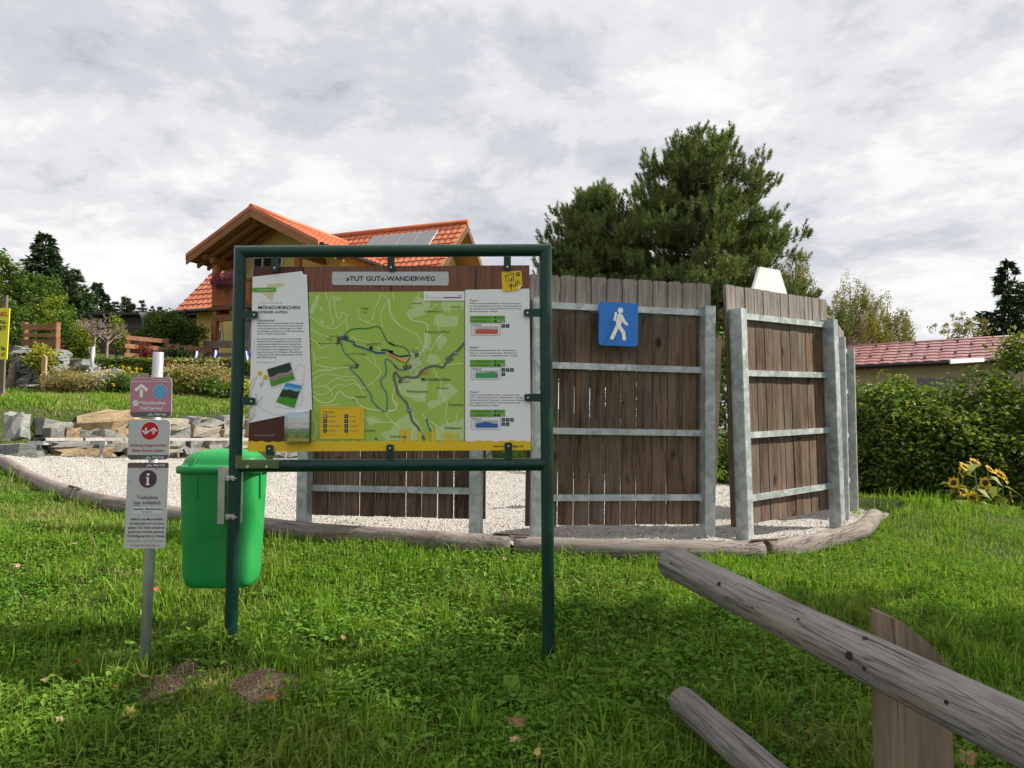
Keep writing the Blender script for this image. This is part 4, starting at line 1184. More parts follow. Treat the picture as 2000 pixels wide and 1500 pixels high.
for f in np.linspace(0.12, 1, 12):
    rings.append(superring(bcx, BINY, w0 + (w1 - w0) * (0.2 + 0.8 * f), d0 + (d1 - d0) * (0.2 + 0.8 * f), zb0 + 0.09 + (zr0 - zb0 - 0.09) * f, 48, 4.5))
loft(m, rings)
bin_body = m.build('body', M['bin'], binr)
m = MB()
lw, ld = 0.43, 0.315
zt = P(437, 877, BINY - 0.06).z
hr = zt - zr0
lid = [superring(bcx, BINY, lw - 0.012, ld - 0.012, zr0 - 0.028, 48, 4.5), superring(bcx, BINY, lw, ld, zr0 - 0.024, 48, 4.5), superring(bcx, BINY, lw, ld, zr0 + 0.006, 48, 4.5), superring(bcx, BINY, lw - 0.035, ld - 0.03, zr0 + 0.014, 48, 4.5)]
for a in np.linspace(0.05, 1.45, 10):
    k = math.cos(a) ** 0.55
    lid.append(superring(bcx, BINY + 0.02 * math.sin(a), (lw - 0.04) * max(k, 0.12), (ld - 0.035) * max(k, 0.12), zr0 + 0.014 + (hr - 0.014) * math.sin(a), 48, 3.2))
loft(m, lid)
lid_o = m.build('lid', M['bin'], binr)
for kk in (33, 40):
    MB().tube([Vector(rg[kk]) - Vector((0, 0.001, 0)) for rg in lid[3:12]], 0.0045, 8).build('seam', M['bin'], lid_o)
m = MB()   # raised seam of the lid and ribs
for px_ in (385, 508):
    a, b = P(px_, 917, BINY - 0.14), P(px_, 974, BINY - 0.135)
    m.box((a + b) / 2, (0.008, 0.012, abs(a.z - b.z)))
    m.build('rib', M['bin'], bin_body)
    m = MB()
for x0, x1 in ((430, 441), (465.5, 469.5)):
    a, b = P(x0, 911, 3.87), P(x1, 1022, 3.87)
    MB().box((a + b) / 2, (b.x - a.x, 0.05, a.z - b.z)).build('mounting_rail', M['stainless'], binr)
for y in (932, 1007):
    c = P(454, y, BY)
    m = MB()
    m.tube([c + Vector((0, 0, -0.011)), c + Vector((0, 0, 0.011))], RT + 0.0025, 20, False)
    m.box(c + Vector((-0.008, -0.038, 0)), (0.016, 0.012, 0.026))
    m.box(c + Vector((0.018, -0.036, -0.002)), (0.012, 0.014, 0.022))
    m.tube([c + Vector((-0.02, -0.044, 0.003)), c + Vector((0.036, -0.044, -0.004))], 0.0035, 8)
    m.build('hose_clamp', M['stainless'], binr)
for p in ((362, 941),):
    c = P(p[0], p[1], BINY - 0.05)
    MB().tube([c, c - Vector((0.012, 0, 0))], 0.006, 8).build('rivet', M['bolt'], binr)

# ------------------------------------------------------------------ trail sign post
TY = 3.6
pb, pt = P(283, 1297, TY), P(309.5, 688, TY)
tsp = thing('trail_sign_post', 'leaning galvanised pole with three stacked trail signs', 'sign post', pb)
m = MB()
dn = (pb - pt).normalized()
m.tube([pt, pb + dn * 0.25], 0.0235, 20)
m.build('pole', M['steel'], tsp)
lean = (309.5 - 283) / (1297 - 688.0)
TS = {'pink': ink('print_dusty_pink', (0.50, 0.22, 0.28)), 'plum': ink('print_plum_grey', (0.14, 0.085, 0.10)), 'purple': ink('print_purple', (0.085, 0.035, 0.065)), 'white': I['white'], 'dgrey': ink('print_dark_grey', (0.11, 0.105, 0.12)), 'red': ink('print_signal_red', (0.52, 0.006, 0.012)), 'dred': ink('print_dark_red', (0.42, 0.02, 0.03)), 'lblue': ink('print_sticker_blue', (0.045, 0.32, 0.62)), 'pblue': ink('print_pale_blue', (0.42, 0.66, 0.85)), 'black': I['black'], 'grey': I['grey'], 'plate': ink('print_sign_grey', (0.53, 0.53, 0.53)), 'pale': ink('print_pale_strip', (0.62, 0.63, 0.70))}
def sheared(cx, cy):
    def f(a, b, l=0.0):
        p = P(a + (cy - b) * lean * 0 , b, TY)
        return Vector((p.x, TY - 0.030 - l, p.z))
    return f
def sign(cx, cy, w, h, r, bg, slope):
    """plate centred at the pixel (cx, cy); u to the right, v down, leaning with the pole"""
    def f(u, v, l=0.0):
        p = P(cx + u - v * slope, cy + v, TY)
        return Vector((p.x, TY - 0.030 - l, p.z))
    m = MB()
    m.extrude([f(a, b) for a, b in rrect(w, h, r)], (0, 0.003, 0))
    ob = m.build('sign_plate', TS['plate'], tsp)
    m2 = MB()
    pc = P(cx, cy, TY)
    m2.tube([pc + Vector((0, 0, -0.012)) + dn * -0.0, pc + Vector((0, 0, 0.012))], 0.0265, 16, False)
    m2.build('clamp', M['steel'], ob)
    return f, ob
def logo(p, u, v, bgm):
    p.line([(u, v + 2.6), (u + 3.6, v - 0.6), (u + 5.4, v - 2.4), (u + 7.2, v - 0.6), (u + 11.4, v + 2.6)], 1.0, 'white', 0.002, 0)
    p.line([(u + 3.2, v + 2.6), (u + 5.4, v + 0.4), (u + 8, v + 2.4)], 0.9, 'white', 0.002, 0)
    p.text('Wexl Trails', u + 13.5, v + 1.7, 3.9, 'white', 0.002, 22.5, 'l', 0.02)
def arrow(p, x, y, h, w, t, m, up=1):
    p.poly([(x - t / 2, y + up * h / 2), (x + t / 2, y + up * h / 2), (x + t / 2, y - up * h * 0.12), (x - t / 2, y - up * h * 0.12)], m, 0.002)
    p.line([(x - w / 2, y - up * (h / 2 - w * 0.52)), (x, y - up * (h / 2 - t * 0.3)), (x + w / 2, y - up * (h / 2 - w * 0.52))], t * 1.05, m, 0.0022, 0)
# 1 pink
f, ob = sign(300.7, 776.5, 80.5, 78, 8.5, None, lean * 0.35)
p = Print(f, TS)
p.poly(rrect(78.5, 76, 7.5), 'pink', 0.0008)
bot = [(a, b) for a, b in rrect(78.5, 76, 7.5) if b > 26] 
p.poly([(-39.2, 28.5), (39.2, 28.5)] + sorted([q for q in bot if q[0] > 0], key=lambda q: q[1]) + sorted([q for q in bot if q[0] <= 0], key=lambda q: -q[1]), 'dgrey', 0.0014)
p.rect(-38, -31, 38, -30.3, 'white', 0.0014)
p.text('Wexl Trail mountainbike', 32, -33.5, 2.3, 'white', 0.0014, 33, 'r')
arrow(p, -18.5, -12.5, 25, 23, 6.2, 'white')
p.poly(circ(17.5, -11, 13.6, 28), 'pblue', 0.0014); p.poly(circ(17.5, -11, 12.8, 28), 'lblue', 0.0017)
p.poly(circ(17.5, -11, 8.7, 24), 'pblue', 0.0020); p.poly(circ(17.5, -11, 7.9, 24), 'lblue', 0.0023)
for k in range(9):
    a = k * 0.698
    p.poly(circ(17.5 + 10.8 * math.cos(a), -11 + 10.8 * math.sin(a), 0.9, 6), 'pblue', 0.0023)
p.line([(13, -8), (16, -14), (19, -9), (22, -14)], 1.0, 'pblue', 0.0026); p.line([(13, -6.5), (17, -6), (22, -7)], 0.9, 'pblue', 0.0026)
p.poly(circ(-29.3, 11.3, 5.8, 20), 'white', 0.0014)
p.text('17', -29.3, 14, 5.2, 'pink', 0.002, 6.2, 'c', 0.02)
p.text('Mönichkirchen', -21.7, 13.6, 6.2, 'white', 0.0014, 50.5, 'l', 0.018)
p.text('Trail bergauf', -21.2, 24, 6.2, 'white', 0.0014, 45, 'l', 0.018)
logo(p, -6, 33.2, 'dgrey')
p.build('lettering', ob)
# 2 two-way traffic
f, ob = sign(296.7, 858.5, 80.5, 77.5, 8.5, None, lean)
p = Print(f, TS)
bot = [(a, b) for a, b in rrect(80.3, 77.3, 8.5) if b > 26]
p.poly([(-40.1, 29.5), (40.1, 29.5)] + sorted([q for q in bot if q[0] > 0], key=lambda q: q[1]) + sorted([q for q in bot if q[0] <= 0], key=lambda q: -q[1]), 'dgrey', 0.0008)
p.poly(circ(1.4, -17, 18.2, 36), 'white', 0.0008); p.poly(circ(1.4, -17, 17.2, 36), 'red', 0.0012)
arrow(p, -6.2, -17, 12.5, 12.5, 3.1, 'white', -1); arrow(p, 8.8, -17, 12.5, 12.5, 3.1, 'white', 1)
p.text('Achtung Gegenverkehr', 0, 13.2, 5.6, 'dred', 0.0012, 72, 'c', 0.008)
p.text('Bitte Rechts halten', 0, 23.5, 5.6, 'dred', 0.0012, 61, 'c', 0.008)
logo(p, -5, 34.3, 'dgrey')
p.build('lettering', ob)
# 3 ticket information
f, ob = sign(292, 986, 80, 166, 3.5, None, lean)
p = Print(f, TS)
top = [(a, b) for a, b in rrect(79.8, 165.8, 3.4) if b < -79]
p.poly(sorted([q for q in top if q[0] < 0], key=lambda q: -q[1]) + sorted([q for q in top if q[0] >= 0], key=lambda q: q[1]) + [(39.8, -73), (-39.8, -73)], 'plum', 0.0008)
logo(p, -3, -78, 'plum')
for x, y in ((-14.5, -71.8), (16, -71.5), (-14.5, 62), (15.5, 61)):
    cc_ = f(x, y, 0.0)
    MB().tube([cc_, cc_ - Vector((0, 0.004, 0))], [0.0042, 0.003], 8).build('screw', M['bolt'], tsp)
p.poly(circ(0.8, -51.5, 17.2, 36), 'purple', 0.0008)
p.poly(circ(0.8, -60, 2.7, 16), 'white', 0.0014)
p.poly([(-2.7, -55), (2.7, -55), (2.7, -41.8), (4.6, -41.8), (4.6, -39.5), (-3, -39.5), (-3, -41.8), (-1.2, -41.8), (-1.2, -52.8), (-2.7, -52.8)], 'white', 0.0014)
p.text('Trailtickets', 1.0, -12.5, 6.6, 'black', 0.0008, 41.5, 'c', 0.006)
p.text('hier erhältlich', 1.0, -2.2, 6.6, 'black', 0.0008, 52, 'c', 0.006)
p.rect(-25, -0.4, -10.5, 0.3, 'black', 0.0008)
p.rect(-28, 2.5, 31, 16.5, 'pale', 0.0008)
p.text('Taststation Mönichkirchen', 1.8, 8.8, 4.3, 'black', 0.0014, 56.5, 'c', 0.014)
p.text('Bar Restaurant', 1.8, 13.2, 2.0, 'black', 0.0014, 19, 'c', 0.02)
for i, (t, w) in enumerate((('Befahren des Mountainbike', 61), ('Streckennetzes nur mit einem', 67), ('gültigen Trail Ticket und auf aus-', 73), ('gewiesenen Strecken gestattet.', 71), ('Nichtbefolgung führt zur Anzeige.', 74))):
    p.text(t, 2.2, 28.5 + i * 8.1, 4.3, 'black', 0.0008, w, 'c', 0.01)
p.text('Öffnungszeiten und Verkaufsstellen:', 1.5, 70.3, 3.9, 'grey', 0.0008, 73, 'c', 0.0)
p.text('www.wexltrails.at', 0.8, 79.4, 5.2, 'grey', 0.0008, 58, 'c', 0.012)
p.line([(-37, -47), (-34, -49.5), (-29, -50)], 0.8, 'grey', 0.0008)
p.build('lettering', ob)

# ------------------------------------------------------------------ log fence in the foreground
a0, a1 = P(1312, 1098, 3.4), P(2060, 1468, 1.78)
dirf = (a1 - a0)
fpost = P(1787, 1400, 2.42)
lf_root = thing('log_fence', 'rustic fence of two round grey rails and a split post in the foreground', 'fence', (fpost.x, fpost.y, gz(fpost.x, fpost.y)))
rail_o = log_obj('rail', [a0, a0 + dirf * 1.35], (0.066, 0.072), M['fencelog'], 51, 24, lf_root)
M['knot'] = plain('dark_knot', (0.02, 0.014, 0.010), 0.9, 0, 0.3, 60)
du = dirf.normalized()
for kx, ky, kr in ((1405, 1141, 0.0085), (1660, 1281, 0.0125), (1690, 1248, 0.008), (1689, 1305, 0.006), (1313, 1100, 0.004), (1470, 1187, 0.004), (1850, 1372, 0.006), (1560, 1210, 0.005)):
    d = ray(kx, ky)
    # point of the rail's surface that this spot shows
    best = None
    for i in range(900):
        q = EYE + d * (1.2 + i * 0.003) / d.y
        ax_ = (q - a0) - du * (q - a0).dot(du)
        if ax_.length <= 0.0665 + 0.006 * (q - a0).dot(du) / (dirf.length * 1.35):
            best = (q, ax_.normalized())
            break
    if best:
        q, nn_ = best
        s_ = du.cross(nn_)
        m = MB()
        ring = [q + nn_ * 0.0035 + du * kr * 1.2 * math.cos(2 * math.pi * k / 12) + s_ * kr * math.sin(2 * math.pi * k / 12) for k in range(12)]
        m.add(ring + [q + nn_ * 0.005], [(k, (k + 1) % 12, 12) for k in range(12)], 0, True)
        m.build('knot', M['knot'], lf_root)
b0 = P(1332, 1368, 3.02)
b1 = P(1520, 1530, 2.38)
log_obj('rail', [b0, b0 + (b1 - b0) * 2.0], (0.052, 0.06), M['fencelog'], 52, 20, lf_root)
# split half-round post: flat face to the path, rounded back, top cut in a slanting curve
topc = [(1708, 1195), (1722, 1199), (1745, 1208), (1772, 1222), (1798, 1242), (1822, 1263), (1842, 1284), (1853, 1302), (1857, 1316)]
def fp(px_, py_, back=0.0):
    p = P(px_, py_, 2.42)
    return Vector((p.x, p.y + back, p.z))
outline = [fp(*q) for q in topc] + [fp(1868, 1700), fp(1722, 1700)]
cxp = (outline[0].x + outline[8].x) / 2
hw = (outline[8].x - outline[0].x) / 2
m = MB()
nseg = 8
cols = []
us = np.linspace(0, 1, 15)
tz_ = np.interp(us, [(fp(*q).x - outline[0].x) / (2 * hw) for q in topc], [fp(*q).z for q in topc])
zbot = gz(fpost.x, fpost.y) - 0.2
for j, u_ in enumerate(us):
    x = outline[0].x + 2 * hw * u_
    dep = 0.025 + 0.085 * math.sqrt(max(0, 1 - (2 * u_ - 1) ** 2))
    cols.append([(x, 2.42, zbot), (x, 2.42, tz_[j]), (x, 2.42 + dep, tz_[j] + 0.004), (x, 2.42 + dep, zbot)])
vs = [v for c_ in cols for v in c_]
fs = []
for j in range(len(cols) - 1):
    for k in range(3):
        fs.append((j * 4 + k, j * 4 + k + 1, (j + 1) * 4 + k + 1, (j + 1) * 4 + k))
fs += [(0, 3, 2, 1), tuple((len(cols) - 1) * 4 + k for k in range(4))]
m.add(vs, fs)
m.build('post', M['fencepost'], lf_root)
# ------------------------------------------------------------------ stones
def rock_mesh(seed, box=0.55):
    """about 48 triangles: a 3x3x3 shell pushed towards a rounded, broken block"""
    rr = random.Random(seed)
    idx_, vs = {}, []
    for i in (-1, 0, 1):
        for j in (-1, 0, 1):
            for k in (-1, 0, 1):
                if (i, j, k) == (0, 0, 0):
                    continue
                v = Vector((i, j, k))
                n_ = v.normalized()
                v = v.lerp(n_, box) * (0.5 * rr.uniform(0.80, 1.1))
                v += Vector((rr.uniform(-.07, .07), rr.uniform(-.07, .07), rr.uniform(-.07, .07)))
                idx_[(i, j, k)] = len(vs)
                vs.append(v)
    fs = []
    for ax in range(3):
        for s in (-1, 1):
            a, b = [q for q in range(3) if q != ax]
            for p in (-1, 0):
                for q in (-1, 0):
                    c = []
                    for dp, dq in ((0, 0), (1, 0), (1, 1), (0, 1)):
                        key = [0, 0, 0]
                        key[ax], key[a], key[b] = s, p + dp, q + dq
                        c.append(idx_[tuple(key)])
                    if (s > 0) == (ax == 1):
                        c.reverse()
                    fs.append(tuple(c))
    return vs, fs
def stone_mat(name, cols):
    t = NT(name)
    v = t.coord()
    oi = t.node('ShaderNodeObjectInfo').outputs['Random']
    base_ = t.ramp(oi, [(i / (len(cols) - 1), c) for i, c in enumerate(cols)], 'CONSTANT')
    n1 = t.noise(v, 5, 8, 0.7, 0.5)
    n2 = t.noise(t.coord((1, 1, 4)), 9, 6, 0.7)
    col = t.mix(1.0, base_, t.ramp(n1, [(0.25, 0.5), (0.75, 1.3)]), 'MULTIPLY')
    col = t.mix(t.ramp(n2, [(0.56, 0.0), (0.72, 0.5)]), col, (0.42, 0.40, 0.34))
    return t.bsdf(col, 0.9, 0, t.bump(t.noise(v, 7, 10, 0.75), 1.0, 0.08), 0.2)
M['stone'] = stone_mat('field_stone', [(0.38, 0.375, 0.335), (0.50, 0.45, 0.36), (0.50, 0.37, 0.23), (0.33, 0.335, 0.31), (0.46, 0.41, 0.33), (0.55, 0.42, 0.27)])
M['greystone'] = stone_mat('grey_slab_stone', [(0.30, 0.325, 0.31), (0.40, 0.42, 0.40), (0.35, 0.365, 0.35), (0.47, 0.47, 0.44)])
ROCKS = []
for sd in range(10):
    vs, fs = rock_mesh(sd, 0.25 + 0.04 * sd)
    me = bpy.data.meshes.new('stone')
    me.from_pydata([tuple(v) for v in vs], [], fs)
    ROCKS.append(me)
def rock_meshes(mat, smooth=False):
    out = []
    for me in ROCKS:
        c = me.copy()
        c.materials.append(mat)
        c.polygons.foreach_set('use_smooth', [smooth] * len(c.polygons))
        out.append(c)
    return out
RS, RG = rock_meshes(M['stone']), rock_meshes(M['greystone'])
def stone(parent, meshes, c, size, rr, yaw=0.0, roll=None, name='stone'):
    o = link(name, rr.choice(meshes), parent)
    o.location = Vector(c) - wloc(parent) if parent else Vector(c)
    o.scale = size
    o.rotation_euler = (rr.uniform(-.06, .06), rr.uniform(-.07, .07) if roll is None else roll, yaw + rr.uniform(-.08, .08))
    return o
rr = random.Random(21)
wall = thing('boulder_wall', 'low dry wall of tan and grey boulders behind the gravel', 'wall', (WALL_XY[2][0], WALL_XY[2][1], grz(*WALL_XY[2])))
wpath = catmull(WALL_XY, 8)
def wall_at(px_):
    best = min(wpath, key=lambda q: abs(1000 + F * q[0] / q[1] - px_))
    return best
def wyaw(px_):
    a, b = wall_at(px_ - 30), wall_at(px_ + 30)
    return math.atan2(b[1] - a[1], b[0] - a[0])
hand = [(115, 838, 92, 30, 0.42, -0.13), (205, 823, 106, 33, 0.42, 0.1), (150, 872, 104, 20, 0.16, 0), (136, 890, 56, 24, 0.02, 0), (191, 889, 58, 26, 0.02, 0), (391, 844, 74, 21, 0.3, -0.08), (401, 825, 50, 16, 0.42, 0), (354, 828, 42, 18, 0.42, 0.05)]
for row, py0 in enumerate((888, 868, 848, 829)):
    x = 84 + rr.uniform(0, 14) if row < 3 else 250
    while x < 612:
        w = rr.uniform(30, 68)
        h = rr.uniform(19, 28)
        cx_ = x + w / 2
        if all(abs(cx_ - q[0]) > q[2] * 0.48 or abs(py0 - q[1]) > 9 for q in hand[:8]):
            hand.append((cx_, py0 + rr.uniform(-3, 3), w, h, 0.04 + 0.10 * row + rr.uniform(-.03, .05), rr.uniform(-.08, .08)))
        x += w * 0.96
for px_, py_, w, h, back, roll in hand:
    x, y = wall_at(px_)
    Yc = y + 0.25 + back
    k = Yc / F
    c = P(px_, py_, Yc)
    stone(wall, RS, c, (w * k * 1.15, 0.5, h * k * 1.3), rr, wyaw(px_), -roll)
for i in range(46):        # the wall goes on behind the boards
    f = i / 45
    px_ = 610 + 330 * f + rr.uniform(-8, 8)
    x, y = wall_at(px_)
    lvl = i % 3
    w, h = rr.uniform(0.45, 0.8), rr.uniform(0.2, 0.28)
    stone(wall, RS, (x, y + 0.25 + 0.1 * lvl, grz(x, y) + 0.1 + 0.19 * lvl), (w, 0.5, h), rr, wyaw(px_))
for px_, py_, Y, w, h, lab in ((32, 832, 11.0, 38, 54, 'tall upright grey boulder left of the boulder wall'), (43, 882, 10.7, 76, 31, 'flat grey boulder lying at the left end of the gravel')):
    o = stone(None, RG, P(px_, py_, Y), (w * Y / F * 1.15, 0.45, h * Y / F * 1.15), rr, 0.2, name='boulder')
    tag(o, lab, 'boulder')

# low curved bench in front of the wall
bpts = [P(px_, 858, wall_at(px_)[1] - 0.35) for px_ in range(78, 640, 40)]
bench = thing('bench', 'long thin curved bench along the foot of the boulder wall', 'bench', bpts[6] - Vector((0, 0, 0.3)))
m = MB()
n_ = len(bpts)
for i in range(n_ - 1):
    a, b = bpts[i], bpts[i + 1]
    t = (b - a).normalized()
    s = Vector((-t.y, t.x, 0)).normalized()
    vs = [a - s * .13, b - s * .13, b + s * .13, a + s * .13]
    m.add([v + Vector((0, 0, .02)) for v in vs] + [v - Vector((0, 0, .02)) for v in vs], [(0, 1, 2, 3), (7, 6, 5, 4), (0, 4, 5, 1), (2, 6, 7, 3)])
M['benchwood'] = wood('silver_bench_slat', (0.30, 0.27, 0.25), (0.50, 0.47, 0.45), 'x', 0.8, None, 12, 0.2)
m.build('seat', M['benchwood'], bench)
for i in range(0, n_, 3):
    p = bpts[i]
    m = MB()
    zg = grz(p.x, p.y)
    m.box((p.x, p.y, (p.z - 0.02 + zg - .05) / 2), (0.035, 0.035, p.z - 0.02 - zg + .05))
    m.box((p.x, p.y, p.z - 0.05), (0.22, 0.2, 0.05))
    m.build('leg', M['galv'], bench)

# ------------------------------------------------------------------ foliage generators
def unit(r, n):
    v = r.normal(size=(n, 3))
    return v / np.linalg.norm(v, axis=1, keepdims=True)
def leaf_geo(C, r, L, Wd, up=0.3, nrm=None):
    """one pointed, slightly folded leaf (4 corners) at each centre"""
    n = len(C)
    L = L * r.uniform(0.7, 1.25, (n, 1)); Wd = Wd * r.uniform(0.75, 1.2, (n, 1))
    a = unit(r, n)
    if nrm is None:
        nn = unit(r, n); nn[:, 2] = np.abs(nn[:, 2]) * (1 + up) + up
    else:
        nn = nrm + 0.55 * unit(r, n)
    nn /= np.linalg.norm(nn, axis=1, keepdims=True)
    a -= nn * (a * nn).sum(1, keepdims=True)
    a /= np.linalg.norm(a, axis=1, keepdims=True) + 1e-9
    b = np.cross(nn, a)
    V = np.stack([C - a * L / 2, C + b * Wd / 2 + nn * Wd * 0.18, C + a * L / 2 - nn * L * 0.08, C - b * Wd / 2 + nn * Wd * 0.18], 1)
    return V.reshape(-1, 3), np.arange(n * 4).reshape(n, 4)
def clump_points(r, centers, per, rad):
    n = len(centers) * per
    c = np.repeat(centers, per, 0)
    rr_ = np.repeat(rad, per)[:, None] if np.ndim(rad) else rad
    d = unit(r, n) * (r.random((n, 1)) ** 0.5) * rr_
    return c + d
def ellipsoid(r, c, rad, n, inner=0.6, lumps=0.22, bottom=-1.0):
    d = unit(r, n * 2)
    d = d[d[:, 2] > bottom][:n]
    s = 1 + lumps * (np.sin(d[:, 0] * 5 + 1 + c[0]) * np.cos(d[:, 1] * 4 + c[1]) + 0.6 * np.sin(d[:, 2] * 7 + d[:, 0] * 3 + c[0] * 2))
    t = (inner ** 3 + (1 - inner ** 3) * r.random(len(d))) ** (1 / 3)
    return np.array(c) + d * np.array(rad) * (s * t)[:, None]
def limbs(mb, base_, tips, r0, rr_, n=6):
    b = Vector(base_)
    for t in tips:
        t = Vector(t)
        mid = b.lerp(t, 0.5) + Vector((rr_.uniform(-.08, .08), rr_.uniform(-.08, .08), 0.06)) * (t - b).length
        mb.tube([tuple(x) for x in catmull([tuple(b), tuple(mid), tuple(t)], 4)], [r0 * (1 - 0.85 * i / 8) for i in range(9)], n, False)
def broadleaf(name, label, cat, base_, c, rad, mat, seed, nclump=120, per=40, crad=0.28, L=0.10, Wd=0.06, trunk_r=0.08, inner=0.55, lumps=0.22, nlimb=9, group=None, bark='bark', parts=('trunk', 'crown'), bottom=-1.0):
    r = np.random.default_rng(seed); rr_ = random.Random(seed)
    root = thing(name, label, cat, base_, group)
    mb = MB()
    c = np.array(c, float)
    fork = Vector(base_).lerp(Vector(c), 0.45)
    mb.tube([Vector(base_) - Vector((0, 0, .2)), Vector(base_).lerp(fork, .5) + Vector((rr_.uniform(-.03, .03), 0, 0)), fork], [trunk_r * 1.15, trunk_r, trunk_r * .8], 8, False)
    tips = ellipsoid(r, c, np.array(rad) * 0.8, nlimb, 0.7, 0)
    limbs(mb, fork, tips, trunk_r * 0.6, rr_)
    mb.build(parts[0], M[bark], root)
    cen = ellipsoid(r, c, rad, nclump, inner, lumps, bottom)
    pts = clump_points(r, cen, per, crad * r.uniform(0.6, 1.3, len(cen)))
    V, Fc = leaf_geo(pts, r, L, Wd, 0.5)
    fast(parts[1], V, Fc, mat, root)
    return root
LF = {}
LF['hedge'] = leafy('hornbeam_leaf', [(0.032, 0.075, 0.013), (0.055, 0.115, 0.018), (0.09, 0.155, 0.025), (0.15, 0.20, 0.038), (0.24, 0.25, 0.055)], 0.42, 0.4, (0.14, 0.165, 0.035), 1.4, 0.4, gloss=0.08)
LF['bush'] = leafy('shrub_leaf', [(0.045, 0.085, 0.018), (0.08, 0.14, 0.025), (0.13, 0.19, 0.04)], 0.4, 0.45, gloss=0.07)
LF['lime'] = leafy('yellow_green_leaf', [(0.10, 0.16, 0.02), (0.18, 0.24, 0.03), (0.26, 0.29, 0.04)], 0.4, 0.5)
LF['pine'] = leafy('pine_needle', [(0.046, 0.080, 0.027), (0.088, 0.136, 0.043), (0.145, 0.198, 0.066), (0.22, 0.26, 0.09)], 0.25, 0.45, (0.15, 0.145, 0.05), 1.3, 0.6, gloss=0.05)
LF['spruce'] = leafy('spruce_needle', [(0.014, 0.030, 0.012), (0.026, 0.048, 0.018), (0.042, 0.068, 0.022)], 0.15, 0.5, gloss=0.04)
LF['spruce_light'] = leafy('young_spruce_needle', [(0.024, 0.05, 0.014), (0.045, 0.078, 0.02), (0.075, 0.105, 0.03)], 0.2, 0.5, gloss=0.04)
LF['far'] = leafy('distant_conifer_needle', [(0.035, 0.05, 0.03), (0.05, 0.07, 0.04), (0.075, 0.09, 0.045)], 0.2, 0.6, gloss=0.02)
LF['birch'] = leafy('birch_leaf', [(0.07, 0.095, 0.025), (0.11, 0.14, 0.035), (0.17, 0.17, 0.04), (0.30, 0.19, 0.045)], 0.4, 0.5, gloss=0.05)
LF['box'] = leafy('box_hedge_leaf', [(0.05, 0.085, 0.016), (0.10, 0.15, 0.025), (0.20, 0.24, 0.05)], 0.35, 0.45, gloss=0.08)
LF['thuja'] = leafy('thuja_spray', [(0.05, 0.10, 0.015), (0.09, 0.155, 0.02), (0.13, 0.19, 0.03)], 0.3, 0.6)
LF['gold'] = leafy('golden_cypress_spray', [(0.20, 0.24, 0.03), (0.30, 0.32, 0.05), (0.36, 0.34, 0.06)], 0.35, 0.6)
LF['dry'] = leafy('faded_stalk', [(0.22, 0.16, 0.09), (0.30, 0.24, 0.12), (0.20, 0.20, 0.07), (0.34, 0.28, 0.08)], 0.3, 0.7)
LF['whiteleaf'] = leafy('silver_leaf', [(0.45, 0.46, 0.44), (0.58, 0.58, 0.55), (0.30, 0.32, 0.28)], 0.3, 0.6)
LF['yellowflower'] = leafy('yellow_petal', [(0.62, 0.45, 0.01), (0.72, 0.55, 0.03)], 0.4, 0.5)
LF['redflower'] = leafy('red_petal', [(0.45, 0.05, 0.02), (0.55, 0.10, 0.03)], 0.4, 0.5)
LF['purpleflower'] = leafy('purple_petal', [(0.12, 0.02, 0.16), (0.32, 0.05, 0.28), (0.40, 0.10, 0.10), (0.05, 0.07, 0.02)], 0.3, 0.5)
LF['redleaf'] = leafy('dark_red_leaf', [(0.12, 0.02, 0.02), (0.20, 0.05, 0.04)], 0.3, 0.5)

